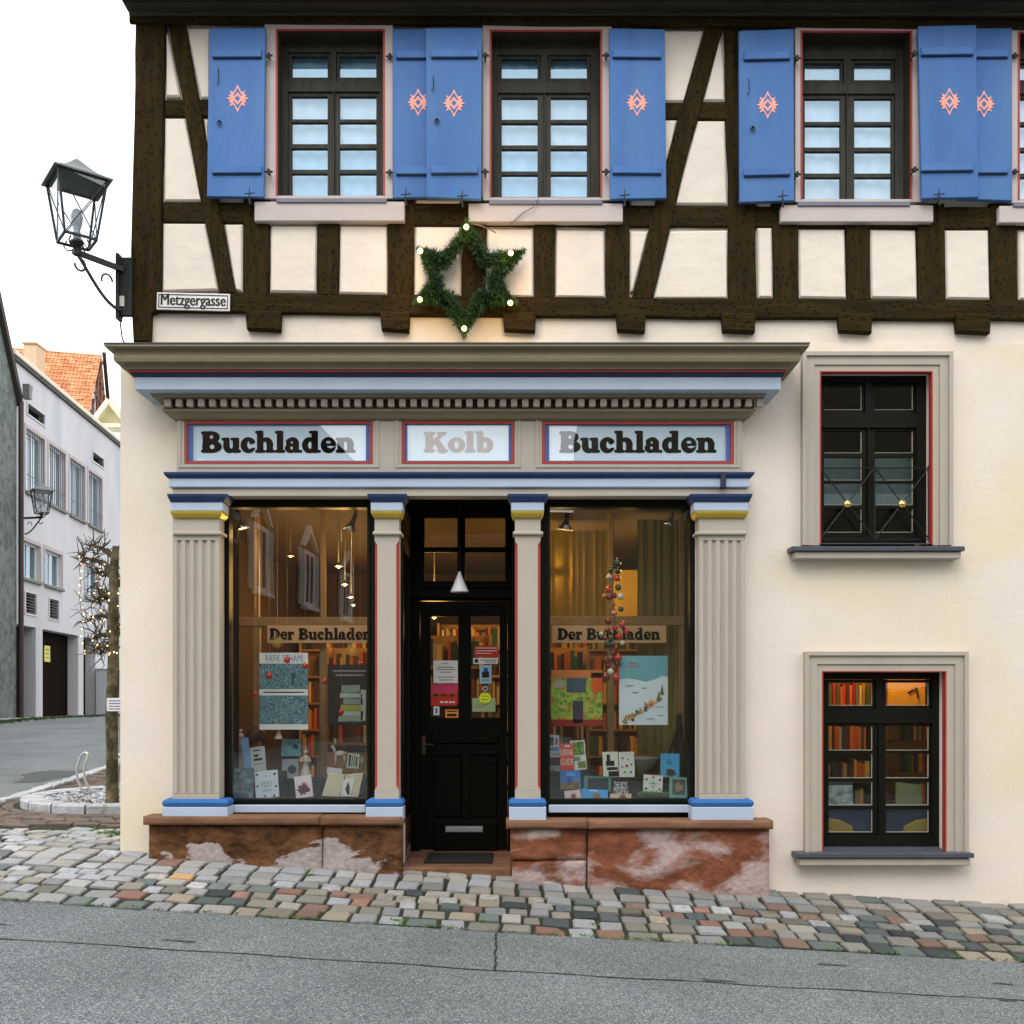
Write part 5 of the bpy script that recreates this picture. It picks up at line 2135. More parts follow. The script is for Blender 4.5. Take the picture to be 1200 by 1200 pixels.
# ================================================================== SHOP INTERIOR
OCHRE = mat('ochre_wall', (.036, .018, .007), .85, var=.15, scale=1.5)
WOODI = mat('honey_wood', (.36, .19, .055), .5, var=.25, scale=5, stretch=(1, 1, .2), bump=.2)
WOODB = mat('beige_wood', (.27, .17, .08), .6, var=.2, scale=5, bump=.15)
FLOORI = mat('brown_floorboards', (.16, .085, .035), .5, var=.3, scale=4)
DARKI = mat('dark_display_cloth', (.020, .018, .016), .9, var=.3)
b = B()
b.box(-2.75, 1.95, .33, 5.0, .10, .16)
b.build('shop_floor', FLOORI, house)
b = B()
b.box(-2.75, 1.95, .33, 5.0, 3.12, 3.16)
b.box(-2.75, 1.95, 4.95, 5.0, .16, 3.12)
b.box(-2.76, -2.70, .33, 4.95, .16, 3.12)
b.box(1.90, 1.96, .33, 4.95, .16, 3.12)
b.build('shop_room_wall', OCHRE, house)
# display platforms
ZD = Z(936, .12)
for (a, c) in ((258, 441), (640, 822)):
    b = B()
    b.box(X(a) + .0, X(c), .115, .62, ZD - .03, ZD)
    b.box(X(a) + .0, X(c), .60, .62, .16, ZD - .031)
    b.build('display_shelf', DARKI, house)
# partitions beside the entrance recess (keep the recess dark)
b = B()
b.box(-.96, -.925, .12, .84, .16, 3.1)
b.box(.06, .09, .12, .84, .16, 3.1)
b.box(-2.69, -.97, .90, .93, .0, .01)
b.build('recess_lining', WOODB, house)


def frame_back(x0, x1, posts, ybk, beam_py):
    b = B()
    b.box(X(x0, ybk), X(x1, ybk), ybk, ybk + .07, Z(beam_py[1], ybk), Z(beam_py[0], ybk), c=.006)
    for p in posts:
        b.box(X(p - 4, ybk), X(p + 4, ybk), ybk + .005, ybk + .065, ZD, Z(beam_py[1], ybk) - .001, c=.005)
        b.box(X(p - 3, ybk), X(p + 3, ybk), ybk + .01, ybk + .06, Z(beam_py[0], ybk) + .001, 3.1, c=.004)
    b.build('display_back_frame', WOODB, house)


frame_back(255, 452, (300, 378), .66, (723, 734))
frame_back(636, 830, (716, 800), .66, (722, 733))
b = B()
b.box(X(372, .67), X(441, .67), .67, .69, ZD, Z(882, .67))
b.box(X(716, .67), X(772, .67), .67, .69, ZD, Z(884, .67))
b.build('display_back_board', WOODI, house)

BOARD = mat('beige_sign_board', (.60, .37, .20), .6, var=.08, scale=4)
for (x0, x1, t0, t1, lab) in ((313, 433, 316, 436, 'beige inner board reading Der Buchladen, hung in the left shop window'),
                              (647, 781, 653.5, 774, 'beige inner board reading Der Buchladen, behind the bauble garland')):
    y_ = .60
    t = thing('inner_sign', lab, 'sign', P((x0 + x1) / 2, 752, y_), 'beige boards in the shop windows')
    b = B()
    b.box(X(x0, y_), X(x1 + (12 if x0 < 400 else 0), y_), y_, y_ + .02, Z(753.5, y_), Z(733, y_), c=.002)
    b.build('board', BOARD, t)
    fat_text('Der Buchladen', X(t0, y_ - .003), X(t1, y_ - .003), Z(749.5, y_), Z(736.5, y_), y_ - .003, LETTER, 'lettering', t, n=30)

# book shelves along the back and side: shelf boards with rows of books
BOOKC = [srgb(*c) for c in ((150, 40, 25), (190, 90, 30), (200, 150, 50), (60, 70, 60), (35, 60, 90), (170, 160, 130), (90, 30, 25), (40, 90, 60), (220, 190, 120), (110, 60, 30), (30, 30, 35), (200, 110, 60))]
BMATS = [mat('book_cloth_%d' % i, c, .6, var=.1, scale=20) for i, c in enumerate(BOOKC)]


def book_row(b, x0, x1, y, z, hmax, dep=.16):
    x = x0
    while x < x1 - .03:
        w = R.uniform(.014, .045)
        if R.random() < .05:
            x += R.uniform(.04, .15)
            continue
        h = hmax * R.uniform(.68, .96)
        b.box(x, x + w - .002, y, y + dep * R.uniform(.8, 1), z, z + h, mi=R.randrange(len(BMATS)))
        x += w


def bookcase(lab, x0, x1, y, z0, z1, n, mt, dep=.26, cols=None):
    t = thing('bookcase', lab, 'bookcase', ((x0 + x1) / 2, y, z0))
    b = B()
    b.box(x0, x0 + .03, y, y + dep, z0, z1)
    b.box(x1 - .03, x1, y, y + dep, z0, z1)
    b.box(x0 + .031, x1 - .031, y + dep - .02, y + dep, z0, z1)
    b.build('carcass', mt, t)
    hh = (z1 - z0) / n
    bb = B()
    for k in range(n):
        b = B()
        b.box(x0 + .031, x1 - .031, y + .01, y + dep - .021, z0 + k * hh, z0 + k * hh + .025)
        b.build('shelf', mt, t)
        book_row(bb, x0 + .04, x1 - .04, y + .03, z0 + k * hh + .026, hh - .05)
    bb.build('book_row', BMATS, t, kind='stuff')
    return t


bookcase('tall bookcase full of books on the shop back wall, left of the door', -2.6, -1.0, 4.5, .17, 2.45, 7, WOODI)
bookcase('tall bookcase full of books on the back wall seen through the door panes', -.9, .1, 4.3, .17, 2.45, 7, WOODI)
bookcase('tall bookcase full of books on the back wall behind the right shop window', .2, 1.8, 4.5, .17, 2.45, 7, WOODI)
bookcase('low bookcase with orange and yellow books behind the left of the right shop window', .14, .72, 1.5, .17, 2.02, 6, WOODI)
bookcase('bookcase just inside the door behind the posted papers', -.95, -.2, 1.75, .17, 2.15, 6, WOODI)
bookcase('bookcase behind the black poster in the left shop window', -1.75, -1.05, 1.6, .17, 2.02, 6, WOODI)

SPOTCONE = mat('aluminium_reflector', (.60, .60, .60), .25, metal=.9)


def spot(lab, px_, py_, y, tilt, power, group='spot lamps in the shop windows', lit=True, sc=1.0):
    c = Vector(P(px_, py_, y))
    t = thing('spot_lamp', lab, 'lamp', tuple(c), group)
    b = B()
    d = Vector((sin(tilt), .1, -cos(tilt))).normalized()
    a = c - d * .13 * sc
    b.tube([Vector((a.x, a.y, 3.11)), Vector((a.x, a.y, min(3.10, a.z + .03))), a], .012, 6)
    b.build('stem', STEEL, t)
    b = B()
    rot = d.to_track_quat('Z', 'Y').to_matrix().to_4x4()
    b.lathe([(.014, -.13), (.018, -.07), (.026, -.045), (.058, .0), (.055, .0), (.024, -.038)], (0, 0, 0), 14)
    b.xf(Matrix.Translation(c) @ rot @ Matrix.Scale(sc, 4))
    b.build('lamp_shade', SPOTCONE, t, smooth=True)
    b = B()
    b.lathe([(.0, -.036), (.022, -.034), (.048, -.008), (.0, -.004)], (0, 0, 0), 12)
    b.xf(Matrix.Translation(c) @ rot @ Matrix.Scale(sc, 4))
    b.build('bulb', WARMBULB if lit else SPOTCONE, t, smooth=True)
    if lit and power:
        ld = bpy.data.lights.new('spot_light', 'POINT')
        ld.energy = power * 2.1
        ld.color = (1, .58, .19)
        ld.shadow_soft_size = .05
        lo_ = bpy.data.objects.new('spot_light', ld)
        COL.objects.link(lo_)
        lo_.parent = t
        lo_.location = d * .05
    return t


spot('spot lamp at top left of the left shop window', 284, 620, .35, .25, 1.2)
spot('larger spot lamp at top right of the left shop window', 410, 622, .32, -.35, 1.5, sc=1.15)
spot('spot lamp at top left of the right shop window', 662, 621, .32, -.15, 2.5, sc=1.15)
spot('unlit spot lamp at top right of the right shop window', 784, 616, .35, -.3, 0, lit=False, sc=.9)


def ceiling_bulb(lab, px_, py_, y, power, r=.035, grp='small warm ceiling lamps deep in the shop'):
    c = Vector(P(px_, py_, y))
    t = thing('ceiling_lamp', lab, 'lamp', tuple(c), grp)
    b = B()
    b.tube([(c.x, c.y, 3.115), (c.x, c.y, c.z + r)], .008, 6)
    b.build('stem', STEEL, t)
    b = B()
    b.lathe([(.01, .04), (.014, .02), (.036, .0), (.033, .0), (.012, .018)], tuple(c), 12)
    b.build('lamp_shade', SPOTCONE, t, smooth=True)
    b = B()
    b.ball((c.x, c.y, c.z + .002), r * .45, 10)
    b.build('bulb', WARMBULB, t, smooth=True)
    if power:
        ld = bpy.data.lights.new('lamp_light', 'POINT')
        ld.energy = power * 2.1
        ld.color = (1, .53, .13)
        ld.shadow_soft_size = .12
        lo_ = bpy.data.objects.new('lamp_light', ld)
        COL.objects.link(lo_)
        lo_.parent = t
        lo_.location = (0, 0, -.12)


ceiling_bulb('lone warm bulb high in the left shop window, left of the lamp row', 340.5, 652, 1.1, 4, .024)
ceiling_bulb('nearest lamp of the row receding in the left shop window', 397, 664, 1.3, 4)
ceiling_bulb('second lamp of the row receding in the left shop window', 404, 685, 1.9, 6)
ceiling_bulb('third lamp of the row receding in the left shop window', 411, 700, 2.6, 6, .03)
ceiling_bulb('farthest lamp of the row receding in the left shop window', 414, 709, 3.4, 9, .03)
ceiling_bulb('upper lamp near the left edge of the right shop window', 655, 655, 1.3, 9)
ceiling_bulb('lower lamp near the left edge of the right shop window', 653, 679, 2.2, 12, .026)
ceiling_bulb('single lamp in the middle top of the right shop window', 757, 654, 1.7, 5, .016)
ceiling_bulb('lamp seen through the top of the left door pane', 509, 724, 2.6, 12, .03)

# pendant in the entrance
t = thing('pendant_lamp', 'white cone pendant lamp hanging in the dark entrance', 'lamp', P(538.5, 694, .35))
b = B()
c = P(538.5, 694, .35)
zt = Z(671.5, .35)
b.lathe([(.078, 0), (.074, .006), (.012, zt - c[2]), (.010, zt - c[2] + .012), (.008, zt - c[2]), (.070, .004)], c, 20)
b.build('lamp_shade', mat('white_lamp_enamel', (.74, .75, .78), .3), t, smooth=True)
b = B()
b.tube([(c[0], c[1], zt + .01), (c[0], c[1], 3.09)], .004, 5)
b.build('cord', GREYIRON, t)

# doormat
b = B()
b.box(X(496, .1), X(577, .1), .12, .62, ZTH + .001, ZTH + .018, c=.006)
o = b.build('doormat', mat('black_rubber_mat', (.012, .012, .011), .9, bump=.6, bscale=90), origin=(X(537, .1), .3, ZTH))
tag(o, 'black doormat on the sandstone threshold of the shop door', 'doormat')


# papers on the door
def flat(name, lab, cat, r, y, mt, th=.002, group=None, lines=None, tilt=0, rows=None):
    """small flat thing with its own printed bits; r = px rect"""
    x0, x1, z0, z1 = X(r[0], y), X(r[2], y), Z(r[3], y), Z(r[1], y)
    t = thing(name, lab, cat, ((x0 + x1) / 2, y, z0), group)
    b = B()
    b.box(x0, x1, y, y + th, z0, z1)
    b.build('sheet', mt, t)
    if rows:
        for (u0, v0, u1, v1, m) in rows:
            b = B()
            b.box(x0 + (x1 - x0) * u0, x0 + (x1 - x0) * u1, y - .0012, y - .0002, z1 - (z1 - z0) * v1, z1 - (z1 - z0) * v0)
            b.build('print', m, t)
    if tilt:
        t.rotation_euler = (0, tilt, 0)
    return t


ydp = yl + .012
yp = yl - .004
PINK = colm(196, 60, 90)
REDP = colm(190, 45, 30)
YEL = mat('neon_yellow', (.72, .80, .02), .6)
ORG_ = colm(240, 150, 30)
flat('notice', 'white typed notice taped on the left door pane', 'notice', (508, 774, 536.5, 800.5), yp, WHITEP,
     rows=[(.35, .12, .6, .15, GREYINK), (.15, .28, .85, .32, GREYINK), (.12, .38, .9, .42, GREYINK), (.3, .50, .7, .54, GREYINK), (.15, .72, .85, .76, GREYINK), (.25, .84, .8, .88, GREYINK)])
flat('poster', 'plain pink poster strip under the white notice on the door', 'poster', (505, 802, 536, 813), yp, PINK)
flat('poster', 'red poster strip with a line of white letters low on the left door pane', 'poster', (505, 816.5, 536, 827), yp, REDP,
     rows=[(.35, .5, .47, .7, WHITEP), (.52, .5, .66, .7, WHITEP), (.7, .5, .8, .7, WHITEP), (.83, .5, .9, .7, WHITEP)])
flat('sticker', 'tiny white sticker in the lower left corner of the left door pane', 'sticker', (508, 828, 515, 838), yp - .004, WHITEP, rows=[(.35, .2, .65, .8, colm(60, 80, 150))])
flat('sticker', 'orange sticker in the lower right corner of the left door pane', 'sticker', (522, 831.5, 537, 841), yp - .004, ORG_, rows=[(.1, .15, .9, .3, INK), (.12, .5, .88, .85, INK)])
flat('notice', 'red notice with white lines at the top of the right door pane papers', 'notice', (556, 757, 584, 770), yp, REDP, rows=[(.05, .15, .95, .22, WHITEP), (.05, .4, .95, .47, WHITEP), (.05, .62, .7, .69, WHITEP)])
flat('notice', 'white strip with black print on the right door pane', 'notice', (554.5, 771, 583.5, 778), yp - .002, WHITEP, rows=[(.06, .2, .2, .8, INK), (.3, .3, .93, .45, GREYINK), (.5, .6, .93, .75, GREYINK)])
flat('card', 'light blue card with dark blue emblem on the right door pane', 'card', (562, 779.5, 576, 801), yp - .002, colm(150, 185, 205), rows=[(.2, .35, .8, .68, INK), (.35, .15, .7, .35, colm(30, 70, 150)), (.2, .78, .8, .84, GREYINK)])
flat('card', 'grey green card behind the round yellow sticker on the door', 'card', (553.5, 818, 580.5, 834), yp, colm(150, 165, 125), rows=[(.1, .5, .6, .54, GREYINK), (.1, .65, .5, .69, GREYINK)])
t = thing('sticker', 'round neon yellow sticker on the right door pane', 'sticker', P(568.5, 818, yp - .004))
b = B()
b.lathe([(.051, -.001), (.051, .001)], P(568.5, 818, yp - .005), 24, axis='y')
b.build('disc', YEL, t)
b = B()
for k, w in enumerate((.05, .07, .06, .05)):
    cc = P(568.5, 812 + k * 4, yp - .0075)
    b.box(cc[0] - w / 2, cc[0] + w / 2, cc[1], cc[1] + .001, cc[2], cc[2] + .004)
b.build('print', colm(60, 90, 20), t)
t = thing('sticker', 'round silver sticker above the neon yellow one', 'sticker', P(568.5, 807, yp - .004))
b = B()
b.lathe([(.026, -.001), (.026, .001)], P(568.5, 807, yp - .005), 18, axis='y')
b.build('disc', STEEL, t)
b = B()
b.lathe([(.011, -.001), (.011, .001)], P(568.5, 807, yp - .008), 14, axis='y')
b.build('print', INK, t)

# posters in the windows
PAT = ramp_mat('teal_scroll_print', 'noise', [(.30, (.010, .022, .05)), (.40, (.02, .10, .16)), (.455, (.25, .42, .46)), (.49, (.012, .03, .08)), (.53, (.04, .16, .22)), (.565, (.30, .44, .44)), (.62, (.015, .04, .09)), (.75, (.10, .26, .28))], 9, .5, distort=3.5)
yq = .30
t = flat('poster', 'teal and dark blue scrollwork poster with white title bands in the left shop window', 'poster', (304, 765, 361, 855), yq, PAT,
         rows=[(0, 0, 1, .14, WHITEP), (0, .475, 1, .555, WHITEP), (0, .93, 1, 1, WHITEP), (.08, .505, .92, .522, colm(170, 90, 90))])
o = text_mesh('RAFIK SCHAMI', .06, .30, colm(90, 120, 160), 'lettering', t, (X(333, yq), yq - .003, Z(771.5, yq)))
t = flat('poster', 'black poster with white heading and pale tower of books in the left shop window', 'poster', (384, 779, 434, 850), yq + .02, mat('black_poster_print', (.012, .012, .011), .5),
         rows=[(.12, .09, .9, .115, GREYINK), (.18, .16, .85, .185, GREYINK)])
b = B()
y_ = yq + .017
for (r, m_) in (((400, 803, 422, 812), 0), ((398, 812, 424, 818), 1), ((402, 818, 425, 826), 0), ((399, 826, 423, 833), 2), ((401, 833, 426, 839), 1), ((396, 839, 425, 846), 0), ((423, 808, 429, 845), 1)):
    b.prism(PX([(r[0] + R.uniform(-1, 1), r[1]), (r[2], r[1] + R.uniform(-1, 2)), (r[2] + R.uniform(-1, 1), r[3] - .4), (r[0], r[3] - .4)], y_), y_, y_ + .002, mi=m_)
b.build('print', [colm(125, 140, 130), colm(160, 165, 150), colm(150, 150, 60)], t)
FOL = ramp_mat('colourful_village_print', 'voronoi', [(0, (.03, .14, .02)), (.35, (.22, .48, .04)), (.6, (.45, .55, .08)), (.8, (.55, .22, .03)), (1, (.06, .12, .12))], 38, .5)
flat('poster', 'bright green picture poster with orange sky in the right shop window', 'poster', (646, 785, 706, 851), .42, FOL,
     rows=[(0, 0, 1, .14, colm(214, 120, 60)), (.30, .14, .68, .40, colm(70, 90, 110)), (.42, .55, .62, .95, colm(60, 55, 75)), (.78, .05, 1, .40, colm(225, 95, 30)), (0, .88, 1, 1, colm(150, 40, 30)), (.05, .2, .25, .32, colm(190, 170, 160))])
ysn = .22
t = flat('poster', 'winter poster of a line of skiers climbing a white snow slope under a teal sky', 'poster', (725.5, 768.5, 782.5, 849.5), ysn, mat('snow_print', (.62, .66, .72), .6, var=.06, scale=5),
         rows=[(0, 0, 1, .06, colm(95, 150, 165))])
b = B()
y_ = ysn - .0015
b.add([(X(a, y_), y_, Z(c, y_)) for a, c in ((725.5, 768.5), (782.5, 768.5), (782.5, 793), (777, 792), (768, 796), (757, 799), (745, 796), (735, 795), (725.5, 796))], [tuple(range(9))])
b.build('print', colm(105, 160, 170), t)
b = B()
for (a, c, w, h_, k) in ((737, 777, 9, 1.3, 0), (735, 780.5, 14, 1.2, 0), (733, 803, 9, 1.3, 1), (741, 811, 7, 1.4, 1), (752, 806, 6, 1, 1), (768, 828, 10, 1, 1), (770, 838, 8, .9, 1), (757, 842, 10, .9, 1)):
    b.box(X(a, y_), X(a + w, y_), y_ - .001, y_, Z(c + h_, y_), Z(c, y_), mi=k)
b.build('print', [colm(190, 70, 70), colm(110, 130, 160)], t)
b = B()
cs = [colm(190, 110, 50), colm(200, 90, 50), colm(90, 110, 60), colm(60, 70, 100), colm(220, 160, 90), colm(130, 150, 70)]
for i in range(46):
    q = i / 45
    a = 730 + 42 * q + R.gauss(0, 1.6)
    c = 845 - 27 * q ** 1.1 + R.gauss(0, 1.8)
    r_ = R.uniform(.007, .014)
    n = 7
    yy2 = y_ - .002 - i * .00002
    cx, cz = X(a, y_), Z(c, y_)
    b.add([(cx + r_ * cos(2 * pi * k / n), yy2, cz + 1.3 * r_ * sin(2 * pi * k / n)) for k in range(n)], [tuple(range(n))], R.randrange(6))
for (a, c) in ((771, 814), (775, 806)):
    b.add([(X(a - 2, y_), y_ - .004, Z(c + 8, y_)), (X(a + 3, y_), y_ - .004, Z(c + 8, y_)), (X(a + 1, y_), y_ - .004, Z(c - 5, y_))], [(0, 1, 2)], 2)
b.build('print', cs, t)
# inside wall picture, warm panels behind right window
b = B()
b.box(X(700, 2.4), X(753, 2.4), 2.4, 2.43, Z(736, 2.4), Z(668, 2.4))
tag(b.build('wall_panel', mat('yellow_board', (.34, .24, .05), .6), origin=(X(726, 2.4), 2.4, Z(736, 2.4))), 'plain yellow board standing behind the garland in the right shop window', 'board')
t = thing('curtain', 'sand coloured curtain hanging in folds at the right of the right shop window', 'curtain', P(775, 730, .8))
b = B()
n = 60
x0, x1 = X(748, .8), X(818, .8)
vs = []
for j in range(2):
    for i in range(n + 1):
        vs.append((x0 + (x1 - x0) * i / n, .86 + .009 * sin(i * .75 + sin(i * .3)) + .004 * sin(i * 1.9), [Z(885, .8), 3.08][j]))
b.add(vs, [(i, i + 1, n + 2 + i, n + 1 + i) for i in range(n)])
b.build('cloth', mat('sand_curtain_cloth', (.20, .16, .055), .9, var=.1), t, smooth=True)
t = thing('curtain', 'yellow curtain in narrow folds at the left of the right shop window', 'curtain', P(675, 715, 1.2))
b = B()
x0, x1 = X(645, 1.25), X(712, 1.25)
vs = []
for j in range(2):
    for i in range(n + 1):
        vs.append((x0 + (x1 - x0) * i / n, 1.25 + .012 * sin(i * .8 + 1.5 * sin(i * .23)), [Z(722, 1.25), 3.05][j]))
b.add(vs, [(i, i + 1, n + 2 + i, n + 1 + i) for i in range(n)])
b.build('cloth', mat('yellow_curtain_cloth', (.40, .28, .05), .9, var=.1), t, smooth=True)

# ------------------------------------------------------------------ books and things on display
def book(lab, px_, c, y, lean=0.12, roll=0.0, th=.022, prints=(), group=None, pages=True, name='book', cat='book'):
    """px_: (x0,y0,x1,y1) of its face; stands leaning back; y = depth of its foot"""
    x0, x1, z0, z1 = X(px_[0], y), X(px_[2], y), Z(px_[3], y), Z(px_[1], y)
    w, h = x1 - x0, z1 - z0
    t = thing(name, lab, cat, (0, 0, 0), group)
    b = B()
    b.box(-w / 2, w / 2, 0, .003, 0, h)
    b.box(-w / 2, w / 2, th - .003, th, 0, h)
    b.box(-w / 2, -w / 2 + .003, .0031, th - .0031, 0, h)
    b.build('cover', c, t)
    if pages:
        b = B()
        b.box(-w / 2 + .0035, w / 2 - .004, .0035, th - .0035, .004, h - .004)
        b.build('pages', CREAMP, t)
    for pr in prints:
        b = B()
        kind = pr[0]
        if kind == 'r':
            _, u0, v0, u1, v1, m = pr
            b.box(-w / 2 + w * u0, -w / 2 + w * u1, -.0012, -.0002, h * (1 - v1), h * (1 - v0))
        elif kind == 'o':
            _, u, v, r_, m = pr
            nn = 16
            b.add([(-w / 2 + w * u + w * r_ * cos(2 * pi * k / nn), -.0012, h * (1 - v) + w * r_ * sin(2 * pi * k / nn)) for k in range(nn)], [tuple(range(nn))])
        elif kind == 's':      # splash
            _, u, v, r_, m = pr
            nn = 22
            b.add([(-w / 2 + w * u + w * r_ * cos(2 * pi * k / nn) * R.uniform(.55, 1.1), -.0014, h * (1 - v) + w * r_ * sin(2 * pi * k / nn) * R.uniform(.5, 1)) for k in range(nn)] + [(-w / 2 + w * u, -.0014, h * (1 - v))],
                  [(k, (k + 1) % nn, nn) for k in range(nn)])
        elif kind == 't':
            _, s_, u, v, wf, m = pr
            o = text_mesh(s_, .05, w * wf, m, 'lettering', t, (-w / 2 + w * u, -.0016, h * (1 - v)))
            continue
        b.build('print', m, t)
    t.location = ((x0 + x1) / 2, y, z0)
    t.rotation_euler = (-lean, roll, 0)
    return t


def riser(a, c, y0, y1, z):
    b = B()
    b.box(X(a, y0), X(c, y0), y0, y1, ZD + .001, z, c=.006)
    o = b.build('display_riser', DARKI, origin=(X((a + c) / 2, y0), y0, ZD))
    return o


z2 = Z(904, .32)
tag(riser(270, 333, .31, .50, z2), 'black display step at the left of the left shop window', 'display step')
tag(riser(346, 432, .40, .56, Z(912, .40)), 'black display step at the right of the left shop window', 'display step')
tag(riser(334, 345, .40, .56, Z(913, .40)), 'narrow black display step between the other two on the left', 'display step')
tag(riser(644, 700, .31, .52, Z(904, .31)), 'black display step at the left of the right shop window', 'display step')
tag(riser(701, 756, .33, .52, Z(911, .33)), 'black display step in the middle of the right shop window', 'display step')
tag(riser(757, 808, .33, .52, Z(911, .33)), 'black display step at the right of the right shop window', 'display step')

WINTER = ramp_mat('grey_blue_forest_print', 'noise', [(.3, (.02, .035, .045)), (.5, (.07, .12, .15)), (.7, (.22, .30, .34))], 20, .4, distort=1)
book('grey blue forest picture book at the lower left of the left shop window', (268, 900, 296, 935), WINTER, .16, prints=[('r', .2, .78, .8, .82, GREYINK)])
book('white book with small black marks round its edge, left shop window', (300, 903, 327, 935), mat('cool_white_cover', (.55, .62, .72), .5), .20, roll=-.10,
     prints=[('t', '1001', .5, .50, .45, GREYINK), ('r', .25, .68, .75, .70, GREYINK), ('r', .3, .74, .7, .76, GREYINK), ('o', .12, .12, .05, INK), ('o', .88, .15, .06, INK), ('o', .1, .55, .05, INK), ('o', .9, .6, .05, INK), ('o', .4, .93, .04, INK), ('o', .8, .94, .05, INK), ('o', .5, .2, .04, GREYINK)])
book('narrow grey book with black type standing behind the white one', (295, 875, 312, 904), mat('cool_grey_cover', (.46, .47, .50), .5), .34, roll=-.12,
     prints=[('r', .2, .12, .75, .17, INK), ('r', .25, .30, .55, .40, INK), ('r', .2, .46, .8, .56, INK), ('r', .15, .68, .85, .72, GREYINK)])
book('slim light blue book standing nearly edge on in the left shop window', (286, 864, 294, 903), colm(120, 160, 205), .33, roll=-.13)
book('teal seascape picture book in the centre of the left shop window', (329.5, 866, 352, 886), ramp_mat('teal_sea_print', 'noise', [(.3, (.04, .14, .20)), (.6, (.13, .30, .38)), (.75, (.5, .55, .55))], 14, .4), .42, prints=[('s', .75, .45, .18, INK)])
book('grey book with a large black disc on its cover', (331, 889.5, 350, 912), colm(135, 140, 150), .41, roll=-.05, prints=[('o', .6, .55, .27, INK)])
book('white book with a dark red blossom splash, left shop window', (347, 909, 367, 934.5), mat('rosy_white_cover', (.66, .58, .62), .5), .18, roll=-.13, prints=[('s', .5, .62, .42, colm(90, 35, 40)), ('s', .55, .4, .15, colm(200, 90, 90))])
# open book
t = thing('open_book', 'open cream book with a pasted plate, right end of the left shop window', 'book', P(401, 934, .20))
b = B()
for (q, m_) in (([(385, 906), (404, 908), (398, 934), (377, 933)], 0), ([(405, 908), (426, 906), (420, 934), (399, 934)], 0)):
    b.prism(PX(q, .19), .19, .235, inset=.003, mi=m_)
b.build('pages', [mat('aged_paper', (.62, .52, .38), .7, var=.08, scale=8)], t)
b = B()
b.prism(PX([(402, 914), (416, 911), (411, 933), (399, 933)], .188), .1865, .189)
b.build('plate', WHITEP, t)
b = B()
b.prism(PX([(407, 931), (404.5, 925), (408, 916), (410, 922), (409.5, 931)], .186), .185, .1862)
b.build('print', INK, t)
b = B()
b.prism(PX([(384, 899), (401, 901), (401, 908), (383, 907)], .26), .25, .262)
b.build('page_marker', mat('lavender_paper', (.50, .48, .56), .6), t)
book('small framed black and white drawing above the open book', (406, 883, 420, 900), mat('drawing_frame', (.40, .44, .34), .5), .42, roll=.08,
     prints=[('r', .12, .10, .30, .9, INK), ('r', .38, .2, .46, .9, INK), ('r', .55, .12, .62, .85, INK), ('r', .72, .2, .85, .9, INK)], name='framed_drawing', cat='drawing', pages=False)
book('small yellow green card beside the framed drawing', (419, 887, 425.5, 894), colm(165, 160, 90), .45, name='card', cat='card', pages=False, th=.006)


def figure(lab, cat, name, base_px, h_px, y, m, kind, group=None):
    """little decorative figures"""
    s = h_px * (8 + y) / 1200
    t = thing(name, lab, cat, P(base_px[0], base_px[1], y), group)
    O = Vector(P(base_px[0], base_px[1], y))
    b = B()
    if kind == 'angel':
        b.lathe([(.22, 0), (.20, .05), (.13, .25), (.09, .45), (.12, .58), (.10, .68), (.03, .72)], (0, 0, 0), 12)
        b.ball((0, 0, .82), .095, 10)
        b.tube([(-.1, -.02, .62), (-.2, -.1, .50), (-.05, -.16, .52)], .035, 6)
        b.tube([(.1, -.02, .62), (.18, -.1, .48), (.05, -.16, .52)], .035, 6)
        b.ball((0, 0, .97), .05, 8)
    elif kind == 'deer':
        b.tube([(-.18, 0, .42), (0, 0, .46), (.16, 0, .44)], [.09, .12, .10], 8)
        for xx in (-.15, .14):
            for yy2 in (-.05, .05):
                b.tube([(xx, yy2, .40), (xx * 1.05, yy2, .2), (xx, yy2, 0)], [.035, .022, .018], 6)
        b.tube([(-.16, 0, .48), (-.22, 0, .62), (-.24, 0, .70)], [.07, .05, .04], 8)
        b.tube([(-.22, 0, .72), (-.34, 0, .68)], [.05, .025], 8)
        for yy2 in (-.03, .03):
            b.tube([(-.22, yy2, .74), (-.18, yy2 * 3, .86), (-.22, yy2 * 4, 1.0)], .014, 5)
            b.tube([(-.18, yy2 * 3, .86), (-.12, yy2 * 4, .95)], .012, 5)
        b.ball((.19, 0, .50), .03, 6)
    b.xf(Matrix.Translation(O) @ Matrix.Scale(s, 4))
    b.build('body', m, t, smooth=True)
    return t


PORC = mat('aged_ivory_figure', (.48, .44, .38), .5, var=.2, scale=30)
figure('tall pale figurine at the left edge of the left shop window', 'figurine', 'figurine', (282, 900), 45, .45, PORC, 'angel')
figure('slim pale figurine in front of the teal poster foot', 'figurine', 'figurine', (326.5, 866), 23, .36, PORC, 'angel')
figure('pale skating figurine right of the disc book', 'figurine', 'figurine', (358.5, 909), 34, .44, PORC, 'angel')
figure('small pale deer figurine left of the framed drawing', 'figurine', 'deer_figurine', (399, 899), 34, .5, PORC, 'deer')
figure('tiny brown figurine at the foot of the red splash book, left shop window', 'figurine', 'deer_figurine', (418, 915), 14, .43, mat('rosy_figure', (.42, .26, .22), .6), 'deer')
t = thing('brooch_shell', 'curved dark sculpture behind the narrow grey book', 'sculpture', P(305, 880, .48))
b = B()
b.tube([P(290 + 24 * k / 10, 872 - 12 * sin(pi * k / 10), .48) for k in range(11)], [.03, .05, .06, .065, .065, .06, .055, .05, .04, .03, .02], 8)
b.build('body', mat('dark_bronze', (.05, .03, .02), .4, metal=.4), t, smooth=True)

